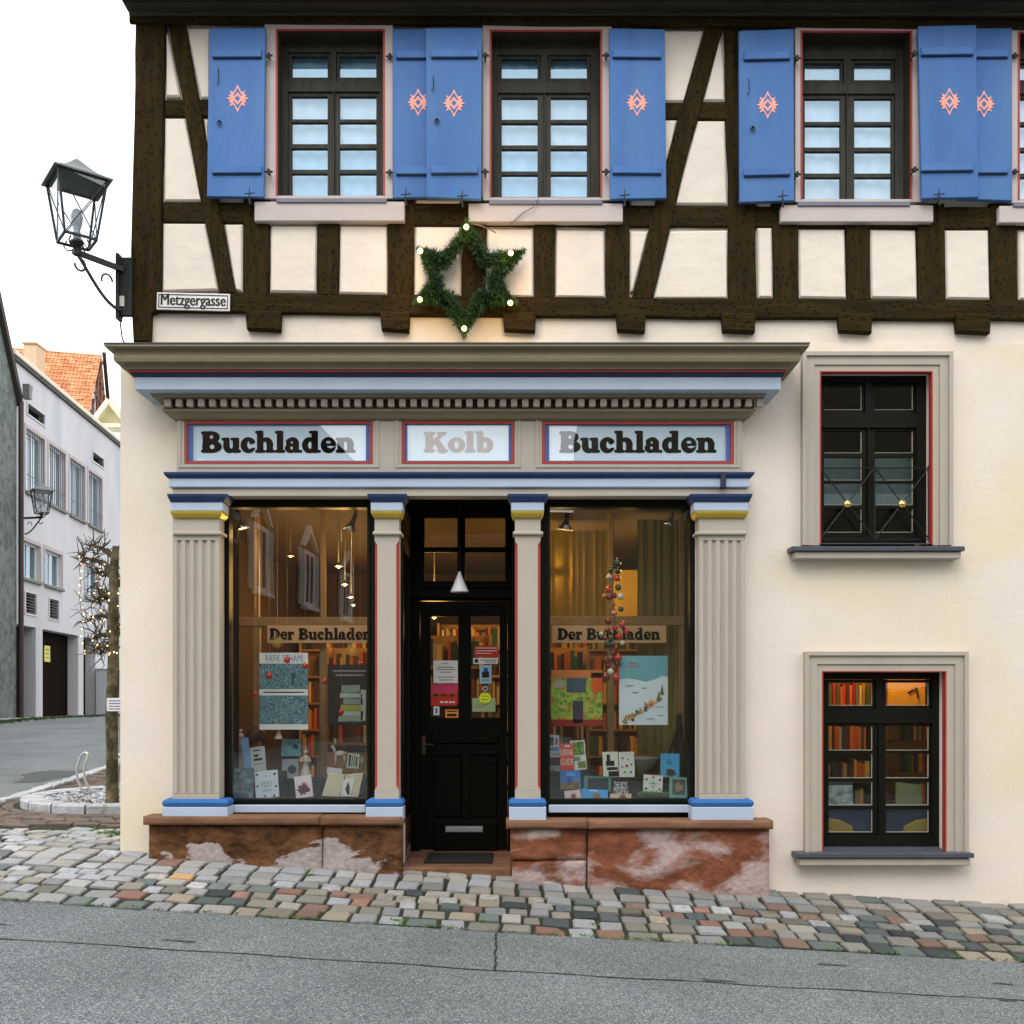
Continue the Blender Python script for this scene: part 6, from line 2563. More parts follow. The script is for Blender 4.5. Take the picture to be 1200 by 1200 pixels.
# red baubles hanging in the left window
BRED = mat('glossy_red_bauble', (.55, .02, .015), .15, var=.05, coat=.6)
BCAP = mat('gold_cap', (.7, .5, .15), .3, metal=.9)


def bauble_on_string(lab, px_, py_, y, r, grp):
    c = P(px_, py_, y)
    t = thing('bauble', lab, 'bauble', c, grp)
    b = B()
    b.ball(c, r, 14)
    b.build('ball', BRED, t, smooth=True)
    b = B()
    b.lathe([(r * .25, r * .9), (r * .25, r * 1.2), (r * .1, r * 1.25)], c, 8)
    b.tube([(c[0], c[1], c[2] + r * 1.2), (c[0], c[1], 3.11)], .0005, 4)
    b.build('cap_and_string', BCAP, t)


for (a, c, r_, lab) in ((336.5, 773.5, .026, 'red bauble before the title band of the teal poster'), (357.5, 780.5, .024, 'red bauble at the right edge of the teal poster'),
                        (315.5, 792, .026, 'red bauble over the upper left of the teal poster'), (380, 798.5, .022, 'red bauble between the teal and the black poster'),
                        (422, 777.5, .020, 'red bauble over the top right of the black poster'), (299, 813, .021, 'red bauble left of the teal poster'),
                        (400, 834, .022, 'red bauble over the lower part of the black poster')):
    bauble_on_string(lab, a, c, .20, r_, 'red baubles hanging in the left shop window')


def straw_star(lab, px_, py_, y, r, m, grp):
    c = P(px_, py_, y)
    t = thing('straw_star', lab, 'ornament', c, grp)
    b = B()
    for k in range(8):
        a_ = pi * k / 8
        b.tube([(c[0] - r * cos(a_), c[1], c[2] - r * sin(a_)), (c[0] + r * cos(a_), c[1] + .001 * k, c[2] + r * sin(a_))], .003, 4)
    b.build('straws', m, t)
    b = B()
    b.tube([(c[0], c[1], c[2] + r), (c[0], c[1], 3.11)], .001, 4)
    b.build('string', m, t)


STRAW = mat('gold_straw', (.62, .46, .10), .4, metal=.3)
straw_star('straw star under the D of the left inner board', 325, 752, .5, .055, STRAW, 'straw stars in the left shop window')
straw_star('straw star above the black poster', 412, 762, .5, .05, STRAW, 'straw stars in the left shop window')

# bauble garland
t = thing('bauble_garland', 'long hanging garland of red, green and white baubles in the right shop window', 'garland', P(719, 655, .2))
gm = [BRED, mat('dark_red_bauble', (.16, .012, .012), .2, coat=.5), mat('dark_green_bauble', (.012, .05, .03), .15, coat=.6), mat('pearl_bauble', (.62, .52, .46), .25, coat=.4), mat('rose_bauble', (.62, .16, .12), .25, coat=.4)]
gp = [(723.5, 659, 4.2, 2), (716, 668, 3.6, 2), (724, 669, 3.8, 2), (713.5, 676, 3.2, 3), (723.5, 677.5, 4, 0), (713, 691, 4, 0), (724.5, 688.5, 3.8, 2), (708, 698.5, 2.6, 4), (714, 700, 3.6, 1), (719.5, 698, 3.6, 1),
      (727, 699, 3.9, 3), (718.5, 708, 3, 4), (727.5, 714, 3.4, 2), (720, 718.5, 3.6, 4), (713, 728, 4, 1), (729, 732, 4, 0), (712, 738.5, 3.6, 1), (720.5, 736, 3.3, 0), (734, 740, 3.5, 0), (704.5, 743, 3, 3),
      (725, 746, 4.2, 0), (709, 748, 3, 1), (716, 749, 3.4, 2), (712, 755, 4.2, 2), (717.5, 755, 3.4, 2), (729.5, 753.5, 3, 3), (722, 760, 3, 1), (724.5, 771, 4.5, 0), (710, 774, 3.6, 1), (716, 773, 3.4, 1), (712, 780, 3.6, 1), (725, 778, 3.2, 1),
      (715.5, 787, 4, 3), (710, 793.5, 4.6, 1), (722, 794, 4.6, 0), (719, 765, 3, 1), (719.5, 783, 3, 1)]
for (a, c, r_, m_) in gp:
    yb = .2 + R.uniform(-.03, .03)
    b = B()
    k = r_ * (8 + yb) / 1200
    cc = P(a, c, yb)
    b.ball(cc, k, 14)
    b.lathe([(k * .25, k * .92), (k * .25, k * 1.2), (k * .08, k * 1.25)], cc, 6, mi=1)
    b.build('bauble', [gm[m_], BCAP], t, smooth=True)
b = B()
b.tube([P(719 + 1.5 * sin(k), 650 + k * 9.4, .2) for k in range(16)], .003, 5)
b.tube([P(719, 650, .2), (P(719, 650, .2)[0], .2, 3.11)], .0015, 4)
b.build('string', mat('dark_cord', (.02, .03, .02), .8), t)

# right shop window books
FLO = mat('ivory_cover', (.66, .66, .62), .5, var=.05)
book('white and blue collage book at the far left of the right shop window', (643.5, 861, 655.5, 887), colm(170, 180, 200), .36, prints=[('r', .1, .1, .45, .5, INK), ('r', .6, .15, .85, .45, colm(150, 40, 40)), ('r', .1, .55, .9, .75, colm(80, 100, 150)), ('r', .2, .8, .9, .95, GREYINK)])
book('small grey book with red spot under the collage book', (644, 897, 657, 909), colm(120, 130, 135), .32, prints=[('o', .3, .5, .12, colm(170, 40, 40)), ('o', .7, .5, .2, GREYINK)])
t = book('red SURVIVAL GUIDE book in the right shop window', (656.5, 871.5, 673, 903), colm(205, 62, 35), .34, roll=-.02,
         prints=[('t', 'SURVIVAL', .5, .32, .92, WHITEP), ('t', 'GUIDE', .5, .68, .92, WHITEP), ('r', .35, .06, .75, .11, WHITEP)])
book('green photo book with a white frame right of the red book', (671, 867.5, 688, 902), mat('white_cover', (.66, .68, .66), .5), .38, roll=-.08,
     prints=[('r', .08, .04, .92, .5, ramp_mat('leafy_print', 'noise', [(.35, (.02, .06, .01)), (.6, (.2, .38, .05)), (.75, (.02, .02, .03))], 34, .5)), ('r', .15, .55, .6, .7, colm(110, 150, 120)), ('r', .4, .72, .95, .95, colm(120, 130, 60))])
book('blue city view book below the red book', (657, 903, 681, 925), colm(45, 110, 185), .24, roll=-.03, prints=[('r', .0, .62, .9, 1, colm(120, 95, 60)), ('r', .3, .1, .75, .3, colm(70, 150, 220)), ('r', .35, .3, .55, .75, colm(40, 70, 120)), ('r', .7, .4, .85, .9, colm(150, 120, 70))])
book('pale pink booklet lying at the bottom left of the right shop window', (662, 926, 681, 936), mat('pale_pink_cover', (.66, .50, .50), .5), .14, roll=-.1, th=.012, prints=[('s', .55, .7, .2, colm(140, 60, 60))])
book('wide bright blue book lying low in the right shop window', (681, 925, 712, 936), colm(60, 150, 215), .15, roll=.05, prints=[('r', .3, .1, .6, .2, WHITEP), ('s', .6, .75, .18, colm(140, 90, 50))])
book('dark picture in a green frame, right shop window', (684, 909.5, 716, 927), colm(70, 125, 110), .27, roll=.03, prints=[('r', .14, .14, .9, .95, mat('dark_print', (.02, .02, .03), .5)), ('r', .3, .4, .6, .6, colm(50, 50, 90))], name='framed_picture', cat='picture', pages=False)
book('white book of black crowd silhouettes in the centre of the right shop window', (707, 881, 725, 911), FLO, .36, roll=-.02,
     prints=[('r', .25, .10, .48, .35, INK), ('r', .2, .35, .75, .55, INK), ('r', .25, .6, .95, .72, INK), ('r', .35, .76, 1, .97, INK)])
book('white book of tiny dancing figures right of the silhouette book', (726, 881, 744, 911), FLO, .362, roll=-.02,
     prints=[('o', .25, .25, .07, colm(60, 90, 150)), ('o', .6, .3, .06, colm(90, 120, 90)), ('o', .5, .55, .10, colm(170, 50, 40)), ('o', .2, .6, .07, colm(70, 130, 130)), ('o', .8, .5, .07, colm(60, 90, 150)), ('o', .35, .8, .07, colm(90, 100, 70)), ('o', .75, .8, .08, colm(60, 110, 160))])
book('black book reading THE BOYS MISSING in white capitals', (718, 911, 737, 932), mat('black_cover', (.015, .015, .018), .5), .26,
     prints=[('t', 'THE BOYS', .5, .42, .8, WHITEP), ('t', 'MISSING', .5, .72, .85, WHITEP)])
book('cream paperback lying below the black book', (715, 930, 740, 936), colm(200, 175, 150), .15, th=.03, prints=[('s', .6, .8, .18, colm(120, 70, 50))])
book('white book with a ring of small plants on its cover', (753.5, 907.5, 776, 932), FLO, .24, roll=.06,
     prints=[('r', 0, 0, 1, .03, colm(180, 60, 60)), ('o', .15, .25, .06, colm(60, 110, 60)), ('o', .5, .14, .06, colm(180, 60, 50)), ('o', .85, .25, .06, INK), ('o', .15, .7, .06, INK), ('o', .85, .7, .06, colm(60, 110, 60)), ('t', 'o', .5, .5, .2, GREYINK), ('r', .25, .42, .75, .45, GREYINK), ('o', .4, .88, .06, colm(60, 100, 60))])
book('sky blue book with a small bird group, right side of the right shop window', (774, 883, 796, 911), colm(75, 165, 215), .36, roll=.03, prints=[('t', 'in', .45, .3, .2, colm(40, 70, 110)), ('r', .35, .42, .6, .45, colm(40, 70, 110)), ('s', .55, .8, .3, colm(70, 60, 40))])
book('teal framed picture book at the right end of the right shop window', (784.5, 911, 806, 935), colm(110, 165, 155), .20, roll=.03, prints=[('r', .15, .10, .85, .85, colm(80, 85, 75)), ('s', .5, .5, .3, colm(150, 130, 100)), ('r', .3, .12, .7, .2, colm(170, 90, 80))])
t = thing('tinsel_branch', 'bright green artificial fir sprig lying under the white plant book', 'decoration', P(765, 936, .15))
b = B()
for _ in range(900):
    c = Vector(P(R.uniform(750, 781), 934, .14)) + Vector((0, R.uniform(0, .05), R.uniform(0, .03)))
    v = Vector((R.gauss(0, 1), R.gauss(0, .6), abs(R.gauss(0, .7)))).normalized() * .035
    w = v.orthogonal().normalized() * .002
    b.add([c - w, c + w, c + v], [(0, 1, 2)])
b.build('fir_needle', mat('bright_fir_needles', (.10, .20, .05), .6, var=.3), t, kind='stuff')
t = thing('stone_planter', 'cone shaped grey paper stand behind the crowd books', 'stand', P(742, 911, .5))
b = B()
cc = P(750, 900, .56)
b.lathe([(.02, -.14), (.05, -.06), (.19, .08), (.19, .1)], cc, 18)
b.build('body', mat('grey_papier', (.20, .18, .13), .8), t, smooth=True)
t = thing('book_stand', 'dark slanted easel leaning at the right side of the right shop window', 'easel', P(795, 935, .4))
b = B()
b.tube([P(797, 845, .5), P(770, 925, .45)], .012, 6)
b.tube([P(796, 845, .5), P(806, 925, .5)], .012, 6)
b.prism(PX([(793, 838), (799, 836), (806, 925), (786, 925)], .52), .52, .535)
b.build('body', DARKI, t)

# narrow books in the side showcase of the entrance
for (z0, z1, y_, m_, lab) in ((705, 770, .35, colm(40, 40, 50), 'dark book propped high in the entrance side window'), (775, 795, .25, colm(190, 195, 200), 'pale book in the entrance side window'),
                              (800, 870, .4, colm(90, 120, 160), 'blue book low in the entrance side window'), (880, 925, .25, colm(110, 150, 190), 'light blue book at the bottom of the entrance side window')):
    b = B()
    b.box(xw - .058, xw - .036, y_, y_ + .16, Z(z1, y_), Z(z0, y_), c=.002)
    t = b.build('book', m_, origin=(xw - .05, y_, Z(z1, y_)))
    tag(t, lab, 'book')

# ------------------------------------------------------------------ the room behind the lower right window
b = B()
b.box(2.1, 4.2, .33, 2.4, .05, .10)
b.box(2.1, 4.2, .33, 2.4, 2.45, 2.50)
b.box(2.1, 4.2, 2.4, 2.45, .05, 2.5)
b.box(2.05, 2.1, .33, 2.45, .05, 4.2)
b.box(4.2, 4.25, .33, 2.45, .05, 4.2)
b.build('back_room_wall', mat('brown_room_wall', (.14, .085, .035), .9), house)
yb = .95
t = thing('bookcase', 'bookcase with red and green spines seen through the lower right window', 'bookcase', (X(1030, yb), yb, Z(1000, yb)))
b = B()
for pz in (827.5, 880, 915, 950):
    b.box(X(960, yb), X(1040, yb), yb, yb + .22, Z(pz + 3, yb), Z(pz, yb))
b.box(X(1036, yb), X(1040, yb), yb, yb + .22, Z(985, yb), Z(790, yb))
b.box(X(955, yb), X(1045, yb), yb + .221, yb + .24, Z(985, yb), Z(790, yb))
b.build('shelf', mat('dark_shelf_wood', (.14, .07, .03), .6), t)
cols_ = ['ochre', 'olive', 'red', 'olive', 'orange', 'bright red', 'brown', 'orange', 'crimson', 'grey', 'cream', 'ochre', 'green']
ccol = dict(ochre=(170, 120, 40), olive=(95, 95, 40), red=(180, 45, 25), orange=(225, 110, 40), crimson=(160, 30, 40), grey=(110, 110, 100), cream=(220, 185, 120), brown=(90, 50, 25), green=(50, 90, 55))
ccol['bright red'] = (225, 60, 40)
x = 968.0
for i, cn in enumerate(cols_):
    w = R.uniform(3.2, 5.2)
    if x + w > 1035: break
    b = B()
    h = R.uniform(0, 5)
    b.box(X(x, yb), X(x + w - .4, yb), yb + .02, yb + .17, Z(827.4, yb), Z(800 + h, yb), c=.003)
    b.build('book', colm(*ccol[cn]), t, label=cn + ' book spine')
    x += w
bb = B()
for (pz, hh) in ((880, .24), (915, .2), (950, .2)):
    x0_ = X(966, yb)
    book_row(bb, x0_, X(1034, yb), yb + .02, Z(pz, yb) + .001, hh)
bb.build('book_row', BMATS, t, kind='stuff')
t = thing('bookcase', 'bookcase in the right half of the lower right window', 'bookcase', (X(1080, yb), yb + .3, Z(1000, yb)))
yc = 1.3
b = B()
for pz in (868, 905, 940):
    b.box(X(1042, yc), X(1110, yc), yc, yc + .22, Z(pz + 2.5, yc), Z(pz, yc))
b.build('shelf', mat('dark_shelf_wood', (.14, .07, .03), .6), t)
bb = B()
for pz in (868, 905, 940):
    book_row(bb, X(1062, yc), X(1105, yc), yc + .02, Z(pz, yc) + .001, .22)
bb.build('book_row', BMATS, t, kind='stuff')
AMB = mat('amber_wood_panel', (.80, .44, .07), .5, var=.12, scale=3, stretch=(.4, 1, 4))
b = B()
b.box(X(1036, 1.0), X(1084, 1.0), 1.0, 1.04, Z(829, 1.0), Z(794, 1.0))
o = b.build('wooden_box', AMB, origin=P(1060, 829, 1.0))
tag(o, 'lit amber wooden board in the top right pane of the lower right window', 'board')
b = B()
b.tube([P(1064, 812, .99), P(1074, 806, .985), P(1076, 818, .985)], .008, 6)
b.build('dark_mark', INK, o)
ld = bpy.data.lights.new('room_light', 'POINT')
ld.energy = 19
ld.color = (1, .55, .16)
ld.shadow_soft_size = .08
lamp = thing('ceiling_lamp', 'warm lamp hidden above the shelves of the lower right window room', 'lamp', (X(1040, .6), .62, 2.28))
b = B()
b.ball((X(1040, .6), .62, 2.30), .05, 10)
b.build('bulb', WARMBULB, lamp, smooth=True)
lo_ = bpy.data.objects.new('room_light', ld)
COL.objects.link(lo_)
lo_.parent = lamp
lo_.location = (0, 0, -.07)
yk = .36
book('pale blue grey art book on the sill of the lower right window', (971, 914, 1000, 945), ramp_mat('blue_grey_drawing_print', 'noise', [(.35, (.12, .16, .17)), (.55, (.42, .48, .50)), (.7, (.5, .56, .58))], 14, .5), yk, prints=[('r', 0, 0, 1, .2, mat('dark_green_band', (.04, .06, .06), .6))])
book('grey green linen book leaning on the sill of the lower right window', (1050, 918, 1080, 944), colm(128, 132, 100), yk, roll=.10, lean=.2, prints=[('r', .3, .4, .75, .43, GREYINK), ('r', .35, .5, .7, .53, GREYINK)])
b = B()
b.box(X(960, .34), X(1100, .34), .34, .56, Z(948, .34), Z(945, .34))
tag(b.build('window_board', mat('pale_shelf_board', (.30, .26, .20), .6), origin=P(1030, 948, .34)), 'narrow board carrying two books inside the lower right window', 'shelf')
CLB = mat('dark_blue_cloth', (.022, .035, .085), .8, var=.4, scale=9)
CLY = mat('mustard_cloth', (.42, .29, .035), .8, var=.15)
for (a, lab, fl) in ((971, 'blue and mustard cushion in the bottom left pane of the lower right window', 1), (1039, 'blue and mustard cushion in the bottom right pane of the lower right window', -1)):
    t = thing('cushion', lab, 'cushion', P(a + 25, 978, .34), 'two cushions inside the lower right window')
    b = B()
    pts = [(a - 3, 982), (a + 55, 982), (a + 55, 950), (a + 30, 947), (a - 3, 950)]
    b.prism(PX(pts, .36), .36, .50, inset=.03)
    b.build('blue_cloth', CLB, t, smooth=False)
    b = B()
    pts = [(a - 2, 981), (a + 32, 981), (a + 28, 968), (a + 14, 961), (a - 2, 959)]
    if fl < 0: pts = [(2 * a + 50 - q[0], q[1]) for q in pts][::-1]
    b.prism(PX(pts, .34), .34, .36, inset=.012)
    b.build('mustard_cloth', CLY, t)
# blind behind the upper right window
t = thing('roller_blind', 'grey blue translucent blind halfway up the grilled window', 'blind', P(1018, 594, .24))
b = B()
b.box(X(960, .26), X(1082, .26), .26, .264, Z(578, .26), Z(533, .26), mi=0)
b.box(X(960, .26), X(1082, .26), .262, .266, Z(594, .26), Z(578, .26) - .001, mi=1)
b.build('cloth', [mat('grey_green_blind', (.115, .155, .165), .8, var=.1, stretch=(6, 1, .4)), mat('pale_grey_blind', (.26, .33, .37), .8, var=.1)], t)

# ================================================================== PLANTER, TREE, HOOPS
pl = thing('planter_bed', 'round kerbed bed of grey pebbles at the foot of the tree', 'planter', (PC[0], PC[1], g(*PC)))
STONEW = mat('pale_kerb_stone', (.42, .43, .45), .8, var=.15, scale=12, bump=.4, col2=(.26, .27, .25), lo=.5, hi=.65)
n = 17
for i in range(n):
    t0, t1 = 2 * pi * i / n + .012, 2 * pi * (i + 1) / n - .012
    b = B()
    vs = []
    for (rr, hh) in ((1.0, -.1), (1.0, .085), (.985, .10), (.78, .095), (.775, -.1)):
        for t_ in (t0, (t0 + t1) / 2, t1):
            x, y = PC[0] + PRX * rr * cos(t_), PC[1] + PRY * rr * sin(t_)
            vs.append((x, y, g(x, y) + hh))
    fs = []
    for k in range(4):
        for j in range(2):
            fs.append((k * 3 + j, k * 3 + j + 1, (k + 1) * 3 + j + 1, (k + 1) * 3 + j))
    fs += [(0, 3, 6, 9, 12), (2, 14, 11, 8, 5)]
    b.add(vs, fs)
    b.build('rim_stone', STONEW, pl)
PEB = [mat('pebble_%d' % i, c, .7, var=.2) for i, c in enumerate([(.38, .41, .44), (.27, .29, .31), (.45, .47, .48), (.13, .14, .15), (.31, .31, .30)])]
b = B()
nn = 20
vs = [(PC[0], PC[1], g(*PC) + .05)] + [(PC[0] + PRX * .79 * cos(2 * pi * k / nn), PC[1] + PRY * .79 * sin(2 * pi * k / nn), g(*PC) + .05) for k in range(nn)]
b.add(vs, [(0, k + 1, (k + 1) % nn + 1) for k in range(nn)])
b.build('soil', MORTAR, pl)
b = B()
for _ in range(1500):
    a, q = R.uniform(0, 2 * pi), sqrt(R.random()) * .76
    x, y = PC[0] + PRX * q * cos(a), PC[1] + PRY * q * sin(a)
    s0 = len(b.v)
    r_ = R.uniform(.018, .036)
    b.ball((0, 0, 0), r_, 6, mi=R.randrange(5), sq=(R.uniform(.8, 1.4), R.uniform(.7, 1.1), R.uniform(.45, .7)))
    M = Matrix.Translation((x, y, g(x, y) + .055 + R.uniform(0, .03))) @ Matrix.Rotation(R.uniform(0, 6), 4, 'Z') @ Matrix.Rotation(R.gauss(0, .4), 4, 'X')
    b.xf(M, s0)
b.build('pebble', PEB, pl, kind='stuff', smooth=True)

BARK = mat('grey_brown_bark', (.13, .105, .060), .9, var=.6, scale=9, bump=1.0, bscale=14, dist=.03, col2=(.05, .042, .02), lo=.45, hi=.6)
TWIG = mat('dark_twig', (.060, .045, .024), .9, var=.4, scale=10)
tx, ty = -4.12, 2.60
tz = g(tx, ty)
tr = thing('pollarded_tree', 'bare pollarded tree wound with warm fairy lights at the house corner', 'tree', (tx, ty, tz))


def TP(px_, py_, y=ty): return Vector(P(px_, py_, y))


b = B()
tp = [(131, 962, 9.5), (131.5, 930, 7.2), (131.5, 880, 6.6), (131, 840, 7.2), (132.5, 800, 7.0), (133, 760, 6.0), (133, 720, 6.2), (133, 690, 5.6), (134, 660, 5.0), (136, 640, 3.6)]
b.tube([TP(a, c, ty + .02 * sin(c)) for a, c, r_ in tp], [r_ * 10.6 / 1200 for a, c, r_ in tp], 12)
b.build('trunk', BARK, tr, smooth=True)
limbs = []
for (sx_, sy_, ex, ey, r0) in ((133, 668, 96, 655, 3.2), (135, 655, 105, 640, 3.0), (133, 700, 108, 706, 2.6), (133, 725, 102, 728, 2.6), (133, 745, 106, 752, 2.8), (133, 690, 165, 672, 3), (134, 735, 168, 742, 3), (133, 765, 110, 762, 2.4), (133, 715, 112, 690, 2.2), (133, 680, 114, 672, 2.6), (133, 752, 118, 768, 2.4)):
    b = B()
    pts, rs = [], []
    yo = R.uniform(-.35, .35)
    for k in range(7):
        q = k / 6
        p = TP(sx_ + (ex - sx_) * q, sy_ + (ey - sy_) * q - 5 * sin(q * pi) + R.uniform(-1, 1), ty + yo * q)
        pts.append(p)
        rs.append((r0 * (1 - q) + .9) * 10.6 / 1200)
    b.tube(pts, rs, 7)
    b.build('limb', TWIG, tr, smooth=True)
    limbs.append(pts)
b = B()
lights = []
for pts in limbs:
    for k in range(2, 7):
        for _ in range(6):
            p = pts[k] + Vector((R.gauss(0, .02), R.gauss(0, .03), R.gauss(0, .02)))
            v = Vector((R.gauss(-.2, 1), R.gauss(0, .8), R.gauss(.15, .8))).normalized()
            L_ = R.uniform(.06, .22)
            mid_ = p + v * L_ * .5 + Vector((0, 0, R.gauss(.0, .02)))
            en = p + v * L_ + Vector((R.gauss(0, .03), 0, R.gauss(0, .04)))
            b.tube([p, mid_, en], [.007, .005, .002], 4, cap=False)
            if R.random() < .08: lights.append(mid_)
for (ax, ay, bx_, by_) in ((100, 650, 90, 628), (104, 645, 108, 632), (98, 655, 86, 668), (122, 640, 130, 632), (92, 655, 82, 652), (100, 648, 88, 652), (112, 642, 104, 634)):
    b.tube([TP(ax, ay), TP((ax + bx_) / 2 + 1, (ay + by_) / 2), TP(bx_, by_)], [.012, .009, .003], 5)
b.build('twig', TWIG, tr, kind='stuff')
b = B()
for k in range(14):
    lights.append(TP(93 + 2 * sin(k) + k * .4, 652 + k * 8.5))
for _ in range(22):
    lights.append(TP(R.uniform(104, 140), R.uniform(688, 776), ty + R.uniform(-.4, .1)))
for p in lights:
    b.ball(p, R.uniform(.006, .010), 5)
b.build('fairy_light', emis('fairy_light_glow', (1.0, .62, .26), 2.2), tr, kind='stuff')
b = B()
b.tube([TP(99, 650, ty + .02), TP(93, 665), TP(95, 690), TP(93, 700), TP(97, 730), TP(103, 765)], .003, 4)
b.build('light_string', TWIG, tr)
t = thing('notice_sign', 'small white notice with blue print tied to the tree trunk', 'sign', P(134, 834, ty - .12))
b = B()
yn = ty - .12
b.box(X(125, yn), X(152, yn), yn, yn + .006, Z(833.5, yn), Z(818, yn), c=.002)
b.build('plate', WENAMEL, t)
for k in range(4):
    b = B()
    b.box(X(127.5, yn), X(127.5 + (21 if k % 2 == 0 else 17), yn), yn - .0015, yn, Z(821.8 + k * 3.2, yn), Z(820.6 + k * 3.2, yn))
    b.build('print', colm(90, 110, 150), t)

HOOP = mat('galvanised_tube', (.50, .54, .52), .35, var=.15, scale=20, metal=.6)


def hoop(lab, top, y0, dx, dy, hpx, lean):
    """inverted U bent over sideways"""
    x0 = X(top[0], y0)
    z0 = g(x0, y0) + .04
    H = hpx
    t = thing('bicycle_stand', lab, 'bike stand', (x0, y0, z0), 'curved tube bicycle stands in the pebble bed')
    b = B()
    A = Vector((x0 + .26, y0 - .02, z0))
    def leg(off):
        return [Vector((x0 + .09, y0, z0)) + off, Vector((x0 + .055, y0, z0 + .10)) + off, Vector((x0 + .01, y0, z0 + .20)) + off,
                Vector((x0, y0, z0 + .27)) + off, Vector((x0 + .005, y0, z0 + .36)) + off, Vector((x0 + .045, y0, z0 + .47)) + off]
    o1, o2 = Vector((0, 0, 0)), Vector((dx, dy, .01))
    L1, L2 = leg(o1), leg(o2)
    arc = [L1[-1] + Vector((.04, 0, .035)), (L1[-1] + L2[-1]) / 2 + Vector((.07, 0, .055)), L2[-1] + Vector((.04, 0, .035))]
    arc = [L1[-1] + (L2[-1] - L1[-1]) * .15 + Vector((.008, 0, .025)), (L1[-1] + L2[-1]) / 2 + Vector((.008, 0, .036)), L1[-1] + (L2[-1] - L1[-1]) * .85 + Vector((.008, 0, .025))]
    b.tube(L1 + arc + L2[::-1], .0135, 8)
    b.build('tube', HOOP, t, smooth=True)


hoop('bent galvanised bicycle stand at the left of the pebble bed', (90, 0), 3.5, .09, -.02, .6, 0)
hoop('bicycle stand half hidden behind the house corner beside the tree trunk', (129, 0), 3.3, .09, -.02, .6, 0)

# ================================================================== SIDE STREET BUILDINGS
U = Vector((-.081, 1, 0)).normalized()
OB = Vector((-15.5, 24.0, 0))


def place_wallframe(t):
    t.rotation_euler = (0, 0, math.atan2(U.y, U.x))
    t.location = OB


def Tt(px_):
    k = (px_ - 600) / 1200
    return (-15.5 - 32 * k) / (k + .081)


def Zt(px_, py_): return EYE + (823 - py_) / 1200 * (32 + Tt(px_))


WHR = mat('grey_white_render', (.50, .50, .515), .9, var=.10, scale=.8, bump=.4, bscale=20, dist=.03, col2=(.40, .42, .45), lo=.5, hi=.68, stretch=(1, 1, .35))
CREAMR = mat('cream_coping', (.66, .60, .48), .8, var=.06)
WFR = mat('white_window_frame', (.66, .66, .64), .5, var=.05)
CURT = mat('white_net_curtain', (.78, .80, .82), .8, var=.12, stretch=(9, 9, .3), scale=2)
wb = thing('white_building', 'long grey white building with barred windows and dark garages in the side street', 'building', (0, 0, 0))
b = B()
UPW = [(30, 52), (57, 76.5), (81.5, 99.5), (103.5, 119.5)]
LOW = [(25, 47), (52.5, 72.5), (100, 116.5)]
zu0, zu1, zl0_, zl1_ = 8.27, 10.30, 5.48, 6.66
hol = [(Tt(a), Tt(c), zu0, zu1) for a, c in UPW] + [(Tt(a), Tt(c), zl0_, zl1_) for a, c in LOW]
GA = [(-2.5, Tt(42)), (Tt(50), Tt(92)), (Tt(98), Tt(112))]
hol += [(a, c, .0, 3.95) for a, c in GA]
LV = [((32, 52), 10.78, 11.12), ((108.5, 121.5), 10.78, 11.12), ((29.5, 42), 4.36, 5.03), ((57.5, 68.5), 4.36, 5.03)]
hol += [(Tt(a), Tt(c), z0, z1) for (a, c), z0, z1 in LV]
b.slab(-.35, 18, .5, 12.25, hol, 0, .9)
b.box(-.35, 18, .901, 12, .5, 12.25)
b.build('wall', WHR, wb)
b = B()
b.box(-.35, 18.2, -.14, .30, 12.26, 12.42, c=.02)
b.build('roof_coping', CREAMR, wb)
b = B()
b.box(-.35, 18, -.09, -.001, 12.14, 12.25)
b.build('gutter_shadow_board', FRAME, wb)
for (a, c) in UPW + LOW:
    up = (a, c) in UPW
    t0, t1 = Tt(a), Tt(c)
    z0, z1 = (zu0, zu1) if up else (zl0_, zl1_)
    b = B()
    tm = (t0 + t1) / 2
    e = .07
    b.slab(t0, t1, z0, z1, [(t0 + e, tm - e / 2, z0 + e, z1 - e), (tm + e / 2, t1 - e, z0 + e, z1 - e)], .12, .18)
    w = b.build('window', WFR, wb)
    for (p0, p1) in ((t0 + e, tm - e / 2), (tm + e / 2, t1 - e)):
        b = B()
        b.box(p0, p1, .15, .155, z0 + e, z1 - e)
        b.build('pane', GLASS_UP, w)
    b = B()
    nn = 24
    vs = [(t0 + (t1 - t0) * i / nn, .30 + .03 * sin(i * 1.7), z) for z in (z0, z1) for i in range(nn + 1)]
    b.add(vs, [(i, i + 1, nn + 2 + i, nn + 1 + i) for i in range(nn)])
    b.build('curtain', CURT if up else mat('grey_net_curtain', (.20, .21, .20), .8, var=.3, stretch=(9, 9, .3), scale=2), w)
    b = B()
    b.box(t0 - .05, t1 + .05, -.10, .12, z0 - .10, z0 - .001, c=.01)
    b.build('window_sill', mat('grey_sill', (.16, .155, .14), .7), wb)
    b = B()
    b.slab(t0 - .10, t1 + .10, z0, z1 + .12, [(t0, t1, z0, z1)], -.025, -.001)
    b.build('window_surround', mat('pinkish_surround', (.42, .36, .36), .8), wb)
    if up:
        b = B()
        nb = 9
        for i in range(nb):
            x = t0 + .04 + (t1 - t0 - .08) * i / (nb - 1)
            b.box(x - .008, x + .008, .0, .02, z0 + .02, z1 - .02)
        for zz in (z0 + .55, z1 - .16, z0 + .05):
            b.box(t0, t1, .021, .035, zz, zz + .022)
        b.build('window_bars', mat('grey_window_bars', (.12, .12, .13), .5), wb)
